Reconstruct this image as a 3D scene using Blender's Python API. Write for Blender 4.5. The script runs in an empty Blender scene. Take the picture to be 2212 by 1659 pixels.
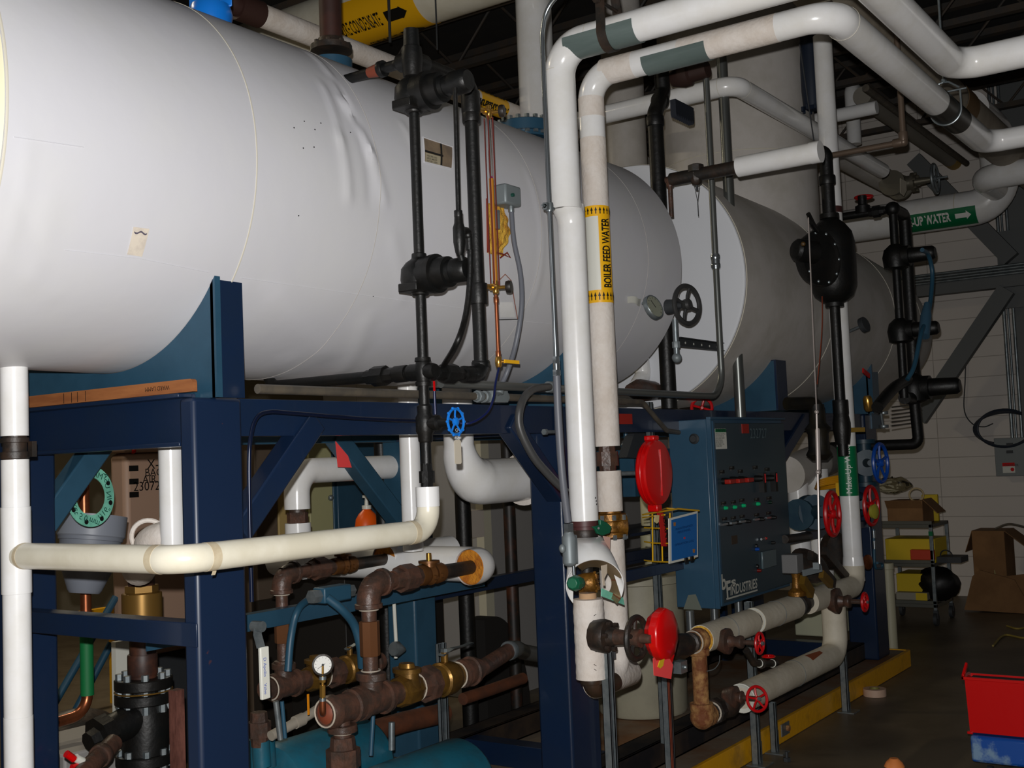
import bpy, math, random
from mathutils import Vector as V, Matrix
from math import sin, cos, pi, radians, sqrt, atan2
random.seed(7)
COL = bpy.context.scene.collection
# ---------------------------------------------------------------- camera model
FPX, YAW, PITCH, ROLL, H = 2494.5, 0.60638, 0.06378, 0.04059, 1.6
CX, CY = 1106.0, 829.5
CF = V((cos(PITCH)*cos(YAW), cos(PITCH)*sin(YAW), sin(PITCH)))
_R0 = V((sin(YAW), -cos(YAW), 0)); _U0 = _R0.cross(CF)
CR = _R0*cos(ROLL) - _U0*sin(ROLL); CU = _U0*cos(ROLL) + _R0*sin(ROLL)
CP = V((0, 0, H))
def ray(px, py): return CF + CR*((px-CX)/FPX) - CU*((py-CY)/FPX)
def at(px, py, X=None, Y=None, Z=None):
    """photograph point on a plane of the room"""
    r = ray(px, py)
    t = X/r.x if X is not None else (Y/r.y if Y is not None else (Z-H)/r.z)
    return CP + r*t
AX = {'x': V((1,0,0)), 'y': V((0,1,0)), 'z': V((0,0,1))}
def on(p, a, px, py):
    """point of the line through p along axis a that lies nearest the sight line"""
    d = AX[a] if isinstance(a, str) else a.normalized()
    r = ray(px, py).normalized(); w = p - CP
    b = d.dot(r); D = 1-b*b
    t = (b*r.dot(w) - d.dot(w))/D
    return p + d*t
def dep(p): return (p-CP).dot(CF)
def sz(p, w): return w*dep(p)/FPX
# ---------------------------------------------------------------- mesh builder
def frame(d):
    d = d.normalized()
    u = V((0,0,1)) if abs(d.z) < .9 else V((1,0,0))
    a = d.cross(u).normalized(); b = a.cross(d).normalized()
    return a, b
class MB:
    def __init__(s): s.v = []; s.f = []; s.m = []; s.mi = 0
    def add(s, vs, fs):
        n = len(s.v); s.v += [V(x) for x in vs]
        for f in fs: s.f.append([i+n for i in f]); s.m.append(s.mi)
        return s
    def box(s, a, b):
        x0,x1 = sorted((a[0],b[0])); y0,y1 = sorted((a[1],b[1])); z0,z1 = sorted((a[2],b[2]))
        return s.add([(x0,y0,z0),(x1,y0,z0),(x1,y1,z0),(x0,y1,z0),(x0,y0,z1),(x1,y0,z1),(x1,y1,z1),(x0,y1,z1)],
              [(0,3,2,1),(4,5,6,7),(0,1,5,4),(1,2,6,5),(2,3,7,6),(3,0,4,7)])
    def obox(s, c, ex, ey, ez):
        """box from centre and three half-extent vectors"""
        c = V(c); P = []
        for k in (-1,1):
            for i,j in ((-1,-1),(1,-1),(1,1),(-1,1)): P.append(c+ex*i+ey*j+ez*k)
        return s.add(P, [(0,3,2,1),(4,5,6,7),(0,1,5,4),(1,2,6,5),(2,3,7,6),(3,0,4,7)])
    def bar(s, p, q, w, t, up=V((0,0,1))):
        """rectangular bar p->q, w wide across up, t along the remaining side"""
        d = (q-p).normalized(); a = d.cross(up).normalized(); b = a.cross(d).normalized()
        return s.obox((p+q)/2, (q-p)/2, a*(t/2), b*(w/2))
    def rings(s, R, cap=True, close=False):
        n = len(R[0]); base = len(s.v); k = len(R)
        for r in R: s.v += r
        for i in range(k if close else k-1):
            j = (i+1) % k
            for a in range(n):
                b = (a+1) % n
                s.f.append([base+i*n+a, base+i*n+b, base+j*n+b, base+j*n+a]); s.m.append(s.mi)
        if cap and not close:
            s.f.append([base+a for a in range(n)][::-1]); s.m.append(s.mi)
            s.f.append([base+(k-1)*n+a for a in range(n)]); s.m.append(s.mi)
        return s
    def lathe(s, o, d, prof, seg=28, cap=True, ph=0):
        d = V(d).normalized(); a, b = frame(d)
        R = [[o+d*t+(a*cos(2*pi*k/seg+ph)+b*sin(2*pi*k/seg+ph))*max(r,1e-4) for k in range(seg)] for t, r in prof]
        return s.rings(R, cap)
    def cyl(s, p, q, r, r2=None, seg=20, cap=True, ph=0):
        return s.lathe(p, q-p, [(0, r), ((q-p).length, r if r2 is None else r2)], seg, cap, ph)
    def hexa(s, p, q, r): return s.cyl(p, q, r, seg=6)
    def shell(s, o, d, prof, th, seg=36):
        """open lathe with wall thickness th"""
        d = V(d).normalized()
        pr = [(t, r) for t, r in prof] + [(t, r-th) for t, r in reversed(prof)]
        a, b = frame(d)
        R = [[o+d*t+(a*cos(2*pi*k/seg)+b*sin(2*pi*k/seg))*r for k in range(seg)] for t, r in pr]
        return s.rings(R, False, True)
    def tube(s, pts, r, bend=0, seg=16, cap=True, n=8):
        P = fillet(pts, bend, n) if bend else [V(p) for p in pts]
        d = (P[1]-P[0]).normalized(); a, b = frame(d); R = []
        rr = r if isinstance(r, (list, tuple)) else None
        for i, p in enumerate(P):
            if i == 0: t = P[1]-P[0]
            elif i == len(P)-1: t = P[-1]-P[-2]
            else: t = (P[i+1]-P[i]).normalized()+(P[i]-P[i-1]).normalized()
            t = t.normalized(); a = (a - t*a.dot(t)).normalized(); b = t.cross(a)
            ri = rr[min(i, len(rr)-1)] if rr else r
            R.append([p+(a*cos(2*pi*k/seg)+b*sin(2*pi*k/seg))*ri for k in range(seg)])
        return s.rings(R, cap)
    def ball(s, c, r, sx=1, sy=1, sz_=1, seg=20, rg=12):
        c = V(c); R = []
        for i in range(rg+1):
            th = pi*i/rg
            R.append([c+V((sin(th)*cos(2*pi*k/seg)*r*sx, sin(th)*sin(2*pi*k/seg)*r*sy, cos(th)*r*sz_)) for k in range(seg)][::-1])
        return s.rings(R, False)
    def torus(s, c, d, R0, r, seg=32, sg=10):
        d = V(d).normalized(); a, b = frame(d); R = []
        for i in range(seg):
            A = 2*pi*i/seg; e = a*cos(A)+b*sin(A)
            R.append([c+e*(R0+r*cos(2*pi*k/sg))+d*(r*sin(2*pi*k/sg)) for k in range(sg)])
        return s.rings(R, False, True)
    def prism(s, poly, ex):
        """extrude a planar polygon by vector ex"""
        n = len(poly); ex = V(ex)
        return s.add([V(p) for p in poly]+[V(p)+ex for p in poly],
            [list(range(n))[::-1], [n+i for i in range(n)]]+[[i, (i+1) % n, n+(i+1) % n, n+i] for i in range(n)])
    def grid(s, fn, nu, nv, th=0):
        """sheet fn(u,v) with thickness th along its normal"""
        G = [[fn(i/nu, j/nv) for j in range(nv+1)] for i in range(nu+1)]
        b = len(s.v); W = nv+1
        for r in G: s.v += r
        F = [[b+i*W+j, b+(i+1)*W+j, b+(i+1)*W+j+1, b+i*W+j+1] for i in range(nu) for j in range(nv)]
        if th:
            b2 = len(s.v)
            for i in range(nu+1):
                for j in range(nv+1):
                    du = G[min(i+1,nu)][j]-G[max(i-1,0)][j]; dv = G[i][min(j+1,nv)]-G[i][max(j-1,0)]
                    s.v.append(G[i][j]+du.cross(dv).normalized()*th)
            F += [[b2+i*W+j+1, b2+(i+1)*W+j+1, b2+(i+1)*W+j, b2+i*W+j][::1] for i in range(nu) for j in range(nv)]
            E = [(i, 0) for i in range(nu)]+[(nu, j) for j in range(nv)]+[(i, nv) for i in range(nu, 0, -1)]+[(0, j) for j in range(nv, 0, -1)]
            for k in range(len(E)):
                (i, j), (i2, j2) = E[k], E[(k+1) % len(E)]
                F.append([b+i*W+j, b2+i*W+j, b2+i2*W+j2, b+i2*W+j2])
        s.f += F; s.m += [s.mi]*len(F)
        return s
    def wheel(s, c, d, R0, r, spokes=5, hub=None):
        """handwheel rim, spokes and hub"""
        d = V(d).normalized(); a, b = frame(d); hub = hub or R0*.22
        s.torus(c, d, R0, r, 36, 8)
        s.lathe(c-d*r*1.6, d, [(0, hub*.8), (r*.6, hub), (r*2.6, hub), (r*3.4, hub*.6)], 14)
        for k in range(spokes):
            A = 2*pi*k/spokes+.3; e = a*cos(A)+b*sin(A)
            s.tube([c+e*hub*.6-d*r*.2, c+e*(R0*.5)-d*r*.5, c+e*R0], r*.75, 0, 8)
        return s
    def bolts(s, c, d, R0, n, r, h, ph=.2):
        """a ring of hexagon bolt heads"""
        d = V(d).normalized(); a, b = frame(d)
        for k in range(n):
            A = 2*pi*k/n+ph; e = c+(a*cos(A)+b*sin(A))*R0
            s.hexa(e, e+d*h, r)
        return s
def fillet(pts, r, n=8):
    pts = [V(p) for p in pts]; out = [pts[0]]
    for i in range(1, len(pts)-1):
        a = (pts[i-1]-pts[i]); b = (pts[i+1]-pts[i]); la, lb = a.length, b.length
        a.normalize(); b.normalize(); ang = a.angle(b)
        if ang > pi-.02: out.append(pts[i]); continue
        t = min(r/math.tan(ang/2), la*.49 if i > 1 else la*.98, lb*.49 if i < len(pts)-2 else lb*.98)
        rr = t*math.tan(ang/2); c = pts[i]+(a+b).normalized()*(rr/sin(ang/2))
        s0 = pts[i]+a*t-c; s1 = pts[i]+b*t-c; tot = s0.angle(s1); ax = s0.cross(s1).normalized()
        for k in range(n+1): out.append(c+Matrix.Rotation(tot*k/n, 3, ax) @ s0)
    out.append(pts[-1]); return out
def spline(pts, n=8):
    """smooth curve through the points"""
    P = [V(p) for p in pts]; P = [P[0]*2-P[1]]+P+[P[-1]*2-P[-2]]; out = []
    for i in range(1, len(P)-2):
        for k in range(n):
            t = k/n
            out.append(.5*((2*P[i])+(P[i+1]-P[i-1])*t+(2*P[i-1]-5*P[i]+4*P[i+1]-P[i+2])*t*t+(3*P[i]-P[i-1]-3*P[i+1]+P[i+2])*t**3))
    out.append(P[-2]); return out
# ---------------------------------------------------------------- objects
def build(name, mb, mat, parent=None, label=None, ang=38, kind=None, bevel=0):
    me = bpy.data.meshes.new(name)
    off = parent.matrix_world_loc if False else V((0,0,0))
    p = parent
    while p is not None: off = off+p.location; p = p.parent
    me.from_pydata([tuple(v-off) for v in mb.v], [], mb.f)
    for m in (mat if isinstance(mat, (list, tuple)) else [mat]): me.materials.append(m)
    me.polygons.foreach_set('material_index', mb.m)
    me.polygons.foreach_set('use_smooth', [True]*len(me.polygons))
    me.update(); me.set_sharp_from_angle(angle=radians(ang))
    o = bpy.data.objects.new(name, me); COL.objects.link(o)
    if parent: o.parent = parent
    if label: o['label'] = label
    if kind: o['kind'] = kind
    if bevel:
        b = o.modifiers.new('edge', 'BEVEL'); b.width = bevel; b.segments = 2; b.limit_method = 'ANGLE'; b.angle_limit = radians(40)
    return o
def T(name, label, cat, loc, group=None):
    o = bpy.data.objects.new(name, None); COL.objects.link(o); o.location = loc; o.empty_display_size = .05
    o['label'] = label; o['category'] = cat
    if group: o['group'] = group
    return o
def S(name, mb, mat, label, cat, group=None, kind=None, bevel=0, ang=38):
    o = build(name, mb, mat, None, label, ang, kind, bevel); o['category'] = cat
    if group: o['group'] = group
    return o
def struct(name, mb, mat, parent=None, bevel=0):
    o = build(name, mb, mat, parent, bevel=bevel)
    if not parent: o['kind'] = 'structure'
    return o
def text(mb, s, fn, size=1, align='LEFT', shear=0, bold=0):
    """letter shapes laid out by fn(u,v)"""
    c = bpy.data.curves.new('lettering', 'FONT'); c.body = s; c.size = size; c.align_x = align
    c.resolution_u = 3; c.shear = shear; c.offset = bold
    o = bpy.data.objects.new('lettering', c); me = bpy.data.meshes.new_from_object(o)
    mb.add([fn(v.co.x, v.co.y) for v in me.vertices], [list(p.vertices) for p in me.polygons])
    bpy.data.objects.remove(o); bpy.data.curves.remove(c); bpy.data.meshes.remove(me)
    return mb
def textw(mb, s, fn, size, width, **k):
    """lettering squeezed or stretched to a given width"""
    t = MB(); text(t, s, lambda u, v: V((u, v, 0)), size, **k)
    w = max(p.x for p in t.v)-min(p.x for p in t.v); x0 = min(p.x for p in t.v); q = width/w
    return mb.add([fn((p.x-x0)*q, p.y) for p in t.v], t.f)
def arrow(mb, A, h=.3, hd=.55, n=10):
    """arrow bent over a surface: A(u,v), shaft 0..0.7, head to 1"""
    mb.grid(lambda u, v: A(.7*u, (2*v-1)*h), n, n, .0004); mb.grid(lambda u, v: A(.7+.3*u, (2*v-1)*hd*(1-u*.98)), n, n, .0004)
# ---------------------------------------------------------------- materials
def M(name, col, rough=.5, metal=0, col2=None, scale=6, amt=.5, bump=0, bscale=40, spec=.5, stretch=(1,1,1), lo=.42, hi=.62, coat=0):
    m = bpy.data.materials.new(name); m.use_nodes = True; nt = m.node_tree; N = nt.nodes; L = nt.links
    b = N['Principled BSDF']; b.inputs['Roughness'].default_value = rough; b.inputs['Metallic'].default_value = metal
    b.inputs['Specular IOR Level'].default_value = spec; b.inputs['Coat Weight'].default_value = coat
    c = tuple(x**2.2 for x in col)+(1,)
    b.inputs['Base Color'].default_value = c
    if col2 or bump:
        tc = N.new('ShaderNodeTexCoord'); mp = N.new('ShaderNodeMapping'); mp.inputs['Scale'].default_value = stretch
        L.new(tc.outputs['Object'], mp.inputs['Vector'])
    if col2:
        n = N.new('ShaderNodeTexNoise'); n.inputs['Scale'].default_value = scale; n.inputs['Detail'].default_value = 6; n.inputs['Roughness'].default_value = .65
        L.new(mp.outputs[0], n.inputs['Vector'])
        r = N.new('ShaderNodeValToRGB'); r.color_ramp.elements[0].position = lo; r.color_ramp.elements[1].position = hi
        r.color_ramp.elements[0].color = c
        c2 = tuple(x**2.2 for x in col2)
        r.color_ramp.elements[1].color = tuple(c[i]*(1-amt)+c2[i]*amt for i in range(3))+(1,)
        L.new(n.outputs['Fac'], r.inputs['Fac']); L.new(r.outputs['Color'], b.inputs['Base Color'])
    if bump:
        n2 = N.new('ShaderNodeTexNoise'); n2.inputs['Scale'].default_value = bscale; n2.inputs['Detail'].default_value = 4
        L.new(mp.outputs[0], n2.inputs['Vector'])
        bp = N.new('ShaderNodeBump'); bp.inputs['Strength'].default_value = bump; bp.inputs['Distance'].default_value = .01
        L.new(n2.outputs['Fac'], bp.inputs['Height']); L.new(bp.outputs[0], b.inputs['Normal'])
    return m
jacket = M('white_tank_jacket', (.79,.79,.81), .42, col2=(.80,.80,.80), scale=2.5, amt=.5, bump=.12, bscale=9)
jacket_cream = M('cream_head_jacket', (.84,.82,.70), .5)
jacket_grey = M('grey_white_tank_jacket', (.76,.74,.72), .4, col2=(.66,.64,.60), scale=3, amt=.6, bump=.2, bscale=6)
seam_m = M('jacket_seam', (.80,.78,.72), .5)
pvc = M('white_pvc', (.90,.90,.90), .22, col2=(.84,.83,.80), scale=5, amt=.5, bump=.05, bscale=14, coat=.3)
pvc_cream = M('aged_cream_pvc', (.88,.86,.79), .3, col2=(.80,.77,.68), scale=4, amt=.6, bump=.05, bscale=12)
canvas = M('off_white_canvas_jacket', (.86,.83,.80), .75, col2=(.78,.73,.68), scale=7, amt=.7, bump=.25, bscale=60)
canvas2 = M('beige_pipe_jacket', (.78,.75,.68), .6, col2=(.70,.66,.58), scale=6, amt=.6, bump=.2, bscale=30)
tape = M('yellowed_joint_tape', (.80,.75,.64), .55, col2=(.70,.62,.50), scale=20, amt=.5)
black = M('black_pipe_paint', (.08,.083,.083), .45, col2=(.11,.10,.09), scale=12, amt=.6, bump=.15, bscale=50, spec=.4)
blackiron = M('black_iron', (.14,.13,.12), .5, col2=(.25,.19,.15), scale=14, amt=.6, bump=.2, bscale=40)
brown = M('rusty_brown_iron', (.25,.20,.175), .42, col2=(.38,.26,.21), scale=16, amt=.7, bump=.25, bscale=60)
rust = M('flaking_rust', (.42,.24,.13), .8, col2=(.68,.52,.32), scale=14, amt=.8, bump=.7, bscale=45)
dope = M('white_pipe_dope', (.72,.68,.62), .6)
bronze = M('bronze_casting', (.50,.37,.17), .35, .6, col2=(.34,.26,.15), scale=14, amt=.7, bump=.1, bscale=50)
brass = M('bright_brass', (.78,.60,.30), .25, .85)
oldbrass = M('tarnished_amber_brass', (.52,.36,.14), .4, .5, col2=(.30,.20,.10), scale=25, amt=.8, bump=.3, bscale=60)
copper = M('copper', (.62,.36,.24), .32, .8, col2=(.42,.26,.18), scale=10, amt=.6)
galv = M('galvanized_steel', (.56,.59,.60), .38, .7, col2=(.42,.46,.48), scale=18, amt=.7)
chrome = M('zinc_plated_conduit', (.68,.71,.73), .22, .9)
dullconduit = M('dusty_conduit', (.36,.34,.31), .5, .4, col2=(.46,.42,.36), scale=12, amt=.6)
greyflex = M('grey_vinyl_flexible_conduit', (.38,.39,.42), .45)
darkflex = M('dark_grey_flexible_conduit', (.25,.25,.25), .42)
navy = M('navy_frame_paint', (.095,.155,.25), .33, col2=(.11,.16,.235), scale=5, amt=.6, bump=.06, bscale=30, coat=.15)
navy_rust = M('navy_paint_with_rust_chips', (.095,.155,.25), .4, col2=(.32,.20,.18), scale=9, amt=.8, lo=.66, hi=.70)
blue = M('steel_blue_paint', (.18,.305,.385), .35, col2=(.15,.26,.33), scale=4, amt=.6, bump=.06, bscale=25)
panelblue = M('panel_blue_enamel', (.20,.315,.40), .32, col2=(.17,.27,.35), scale=3, amt=.5)
teal = M('teal_pump_paint', (.12,.38,.46), .4, col2=(.18,.30,.34), scale=8, amt=.5, bump=.1)
paintedflex = M('blue_painted_conduit', (.16,.30,.38), .45)
skyblue = M('bright_blue_plastic_paint', (.10,.45,.82), .28, coat=.3)
redp = M('glossy_red_plastic', (.80,.05,.06), .28, coat=.3, bump=.05)
redw = M('red_handwheel_paint', (.74,.08,.10), .35)
pink = M('fluorescent_red_tag', (.95,.30,.30), .6)
yel = M('yellow_label_vinyl', (.94,.70,.10), .35)
yelpaint = M('yellow_curb_paint', (.86,.62,.07), .5, col2=(.48,.36,.14), scale=7, amt=.6, bump=.2, lo=.52, hi=.75)
yelwire = M('yellow_coated_wire', (.85,.66,.12), .4)
ink = M('black_ink', (.05,.05,.05), .5)
whiteink = M('white_ink', (.86,.86,.84), .5)
greenlab = M('green_label_vinyl', (.05,.42,.26), .35)
greentag = M('green_painted_handle', (.10,.36,.26), .4)
gasketm = M('green_gasket_sheet', (.48,.78,.68), .6, col2=(.36,.62,.54), scale=18, amt=.7)
foam = M('yellow_fibreglass_insulation', (.86,.68,.26), .95, col2=(.66,.42,.12), scale=25, amt=.8, bump=.8, bscale=80)
foamo = M('orange_fibreglass_insulation', (.78,.50,.14), .95, col2=(.60,.32,.08), scale=25, amt=.8, bump=.8, bscale=80)
greylab = M('grey_jacket_sheet', (.34,.39,.38), .35, col2=(.42,.47,.46), scale=5, amt=.6, stretch=(.3,.3,3))
castgrey = M('grey_cast_box', (.48,.51,.52), .5, .3)
cardboard = M('cardboard', (.52,.38,.24), .85, col2=(.44,.31,.19), scale=5, amt=.6)
yelbin = M('yellow_bin', (.82,.70,.10), .5)
orange = M('orange_plastic', (.92,.36,.08), .4)
whiteplastic = M('white_plastic', (.84,.84,.80), .4)
creamplastic = M('cream_plastic_drum', (.64,.62,.54), .5, col2=(.54,.52,.46), scale=4, amt=.5)
darkgrey = M('dark_grey_paint', (.20,.21,.22), .6)
steelgrey = M('grey_structural_paint', (.36,.37,.37), .6)
clear = M('clear_plastic', (.8,.8,.8), .1)
def glassy(name, col, a=.35):
    m = M(name, col, .08); b = m.node_tree.nodes['Principled BSDF']
    b.inputs['Transmission Weight'].default_value = 1; b.inputs['IOR'].default_value = 1.2
    return m
glass = glassy('gauge_glass', (.92,.93,.9))
plasticbag = glassy('clear_plastic_bag', (.9,.9,.8))
wood = M('orange_brown_board', (.60,.38,.22), .7, col2=(.48,.28,.16), scale=10, amt=.7, stretch=(1,.3,3))
# ================================================================ room
YC, ZC, R1 = 3.017, 2.497, .588
WX = 12.4
ZT = 5.2
floorm = M('brown_grey_concrete', (.40,.36,.30), .45, col2=(.32,.28,.23), scale=1.6, amt=.8, bump=.1, bscale=20)
struct('floor', MB().box((-3,-6,-.1),(WX+.2,12.2,0)), floorm)
# block wall
def blockwall(name, col, m1, ax):
    m = bpy.data.materials.new(name); m.use_nodes = True; N = m.node_tree.nodes; L = m.node_tree.links; b = N['Principled BSDF']
    tc = N.new('ShaderNodeTexCoord'); sp = N.new('ShaderNodeSeparateXYZ'); cb = N.new('ShaderNodeCombineXYZ'); br = N.new('ShaderNodeTexBrick')
    L.new(tc.outputs['Object'], sp.inputs[0]); L.new(sp.outputs[ax], cb.inputs[0]); L.new(sp.outputs['Z'], cb.inputs[1]); L.new(cb.outputs[0], br.inputs['Vector'])
    br.inputs['Scale'].default_value = 1; br.inputs['Brick Width'].default_value = .81; br.inputs['Row Height'].default_value = .203; br.inputs['Mortar Size'].default_value = .004
    br.offset = 0
    br.inputs['Color1'].default_value = tuple(x**2.2 for x in col)+(1,); br.inputs['Color2'].default_value = tuple((x*.985)**2.2 for x in col)+(1,)
    br.inputs['Mortar'].default_value = tuple(x**2.2 for x in m1)+(1,)
    L.new(br.outputs['Color'], b.inputs['Base Color']); b.inputs['Roughness'].default_value = .7
    bp = N.new('ShaderNodeBump'); bp.inputs['Strength'].default_value = .4; bp.inputs['Distance'].default_value = .004; bp.invert = True
    L.new(br.outputs['Fac'], bp.inputs['Height']); L.new(bp.outputs[0], b.inputs['Normal'])
    return m
wallm = blockwall('painted_block_wall', (.82,.79,.76), (.64,.61,.58), 'Y')
struct('wall_right', MB().box((WX,-6,0),(WX+.2,12,ZT)), wallm)
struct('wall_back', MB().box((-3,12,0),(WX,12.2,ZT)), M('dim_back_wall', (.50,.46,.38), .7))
ceilm = M('dark_roof_deck', (.13,.13,.135), .8, col2=(.18,.17,.16), scale=4, amt=.5)
struct('ceiling', MB().box((-3,-6,ZT),(WX+.2,12.2,ZT+.15)), ceilm)
# roof joists: open-web bar joists running across
jm = M('dark_joist_paint', (.22,.21,.20), .7, col2=(.30,.24,.18), scale=6, amt=.6)
for i in range(13):
    x = 1.2+i*.86
    b = MB(); b.box((x-.04,-5.5,ZT-.06),(x+.04,11.5,ZT-.002)); b.box((x-.035,-5.5,ZT-.5),(x+.035,11.5,ZT-.45))
    n = 42
    for k in range(n):
        y0 = -5.5+k*17/n; y1 = y0+17/n
        b.tube([V((x,y0,ZT-.48 if k%2 else ZT-.04)), V((x,y1,ZT-.04 if k%2 else ZT-.48))], .011, 0, 6)
    o = struct('trim_%d' % (i+1), b, jm)
# equipment pad with painted kerb
padm = M('stained_pad_concrete', (.48,.43,.37), .7, col2=(.44,.29,.16), scale=1.8, amt=.9, bump=.15, bscale=25)
b = MB(); b.box((-.5,2.515,0.001),(8.42,4.0,.115)); b.mi = 1; b.box((-.5,2.49,0.001),(8.44,2.515,.12)); b.box((8.42,2.515,0.001),(8.44,4.0,.12))
S('equipment_pad', b, [padm, yelpaint], 'low concrete equipment pad under the tank frame with a worn yellow kerb edge', 'platform', bevel=.004)
# ================================================================ steel frame
YF0, YF1 = 2.56, 3.474       # near and far faces
XA0, XA1 = 2.13, 2.31
XM0, XM1 = at(1245,1600,Y=YF0).x, at(1300,1600,Y=YF0).x
XR0, XR1 = 7.95, 8.2
ZB0, ZB1 = 1.695, 1.805
fr = T('steel_frame', 'tall navy steel frame on a skid carrying both insulated tanks', 'frame', (2.2,3.0,.115))
def column(x0, x1, y0, y1, z1, mat=navy):
    b = MB(); b.box((x0,y0,.118),(x1,y1,z1)); return build('column', b, mat, fr, bevel=.012)
column(XA0, XA1, YF0, YF0+.062, ZB1, navy_rust)
column(XA0, XA1, YF1, YF1+.062, ZB1)
column(XM0-.03, XM1, YF0, YF0+.16, ZB1)
column(XM0+.1, XM1+.06, YF1, YF1+.17, ZB1, blue)
column(XR0, XR1, YF0, YF0+.2, ZB1)
column(XR0, XR1, YF1, YF1+.16, ZB1)
# long beams (channels: web and two flanges)
def channel(p, q, h, fl, out, mat, name='beam'):
    d = (q-p).normalized(); b = MB(); t = .012; zc = V((0,0,1))
    c = (p+q)/2
    b.obox(c-out*(t/2), (q-p)/2, out*(t/2), zc*(h/2))
    for s in (-1,1): b.obox(c+out*(fl/2)+zc*(s*(h/2-t/2)), (q-p)/2, out*(fl/2), zc*(t/2))
    return build(name, b, mat, fr, bevel=.002)
zc = (ZB0+ZB1)/2; hb = ZB1-ZB0
channel(V((XA1,YF0+.03,zc)), V((XR0,YF0+.03,zc)), hb, .05, V((0,-1,0))*-1, navy, 'long_beam')
channel(V((XA1,YF1+.03,zc)), V((XR0,YF1+.03,zc)), hb, .05, V((0,1,0)), blue, 'long_beam')
channel(V((XA0+.05,YF0+.062,1.745)), V((XA0+.05,YF1,1.745)), .15, .05, V((-1,0,0)), navy, 'cross_beam')
for x in (XM0+.05, XR0+.05): channel(V((x,YF0+.16,zc)), V((x,YF1,zc)), hb, .04, V((-1,0,0)), navy, 'cross_beam')
# braces
def brace(a, c, y, w=.075, mat=navy):
    p = at(*a, Y=y); q = at(*c, Y=y); b = MB(); b.bar(V((p.x,y+.04,p.z)), V((q.x,y+.04,q.z)), w, .075, V((0,1,0)).cross((q-p).normalized()))
    build('brace', b, mat, fr, bevel=.006)
brace((528,1150), (692,908), YF0+.0)
brace((1110,908), (1232,1085), YF0+.0)
brace((100,1140), (232,955), YF1, .08, blue)
brace((735,938), (880,1130), YF1, .08, blue)
brace((1680,1010), (1745,905), YF0, .08)
# low cross angle and side angles
lo = at(260,1357,X=XA0); b = MB()
b.box((XA0-.006,YF0+.0,lo.z-.035),(XA0,YF1+.06,lo.z+.03)); b.box((XA0,YF0+.062,lo.z+.024),(XA0+.06,YF1,lo.z+.03))
build('cross_angle', b, navy, fr, bevel=.002)
b = MB(); z = at(760,1305,Y=3.2).z
b.box((XA1+.14,3.2,z-.03),(XM1+.1,3.206,z+.03)); b.box((XA1+.14,3.206,z+.024),(XM1+.1,3.25,z+.03)); b.box((XM1+.08,3.2,z-.03),(XM1+.1,YF1,z+.03))
build('side_angle', b, blue, fr)
z = at(1150,1245,Y=YF1).z
b = MB(); b.box((XM1+.06,YF1+.02,z-.03),(XR0,YF1+.08,z+.03)); build('side_rail', b, navy, fr, bevel=.003)
z = at(1480,1215,Y=YF0+.06).z
b = MB(); b.box((XM1,YF0+.03,z-.025),(XR0,YF0+.08,z+.025)); build('side_rail', b, navy, fr, bevel=.003)
z = at(1200,1250,Y=YF0+.1).z
# skid
for y0, nm in ((2.655,'skid_beam'), (3.56,'skid_beam')):
    b = MB(); b.box((1.6,y0,.116),(8.3,y0+.012,.235)); b.box((1.6,y0,.223),(8.3,y0+.13,.235)); b.box((1.6,y0,.116),(8.3,y0+.13,.128)); b.box((1.6,y0+.118,.116),(8.3,y0+.13,.235))
    build(nm, b, M('dusty_black_skid', (.09,.09,.11), .6, col2=(.30,.24,.18), scale=3, amt=.5), fr, bevel=.003)
for x in (2.1, 4.6, 7.9):
    b = MB(); b.box((x,2.75,.116),(x+.1,3.56,.225)); build('skid_cross_beam', b, navy, fr, bevel=.003)
# saddles
def saddle(x0, x1, R, zt, y0, mat, flange):
    b = MB(); A0 = math.acos((YC-y0)/R) if (YC-y0) < R else 0
    y1 = 2*YC-y0; a = math.asin(min(1,(ZC-zt)/R)); yy = R*cos(a)
    pts = [V((x0,y0,ZB1)), V((x0,y0,zt)), ]
    n = 36
    pts += [V((x0, YC-(R+.002)*cos(a+(pi-2*a)*k/n), ZC-(R+.002)*sin(a+(pi-2*a)*k/n))) for k in range(n+1)]
    pts += [V((x0,y1,zt)), V((x0,y1,ZB1))]
    # fan plate built as strips so the concave arc stays clean
    arc = pts[2:-2]
    for i in range(len(arc)-1):
        p, q = arc[i], arc[i+1]
        b.prism([V((x0,p.y,ZB1)), V((x0,q.y,ZB1)), q, p], V((.02,0,0)))
    if arc[0].y > y0+.001:
        b.prism([V((x0,y0,ZB1)), V((x0,arc[0].y,ZB1)), arc[0], V((x0,y0,zt))], V((.02,0,0)))
        b.prism([V((x0,y1,ZB1)), V((x0,y1,zt)), arc[-1], V((x0,arc[-1].y,ZB1))], V((.02,0,0)))
    o = build('saddle', b, mat, fr)
    b = MB(); b.box((x0,y0-.012,ZB1),(x1,y0,zt)); b.box((x0-.002,y0-.012,zt),(x1,arc[0].y+.02,zt+.006)); build('saddle_flange', b, flange, fr)
    b = MB(); b.box((x0,y1,ZB1),(x1,y1+.012,zt)); build('saddle_flange', b, flange, fr)
zt1 = at(463,598,Y=YF0).z
saddle(2.2, 2.31, R1, zt1, YF0, blue, navy)
saddle(4.2, 4.31, R1, zt1, YF0, blue, navy)
R2 = .672
p = at(1675,782,Y=2.5); saddle(p.x-.1, p.x+.05, R2*.99, p.z, 2.47, blue, navy)
saddle(8.0, 8.12, .615, 2.15, 2.55, blue, navy)
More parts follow.
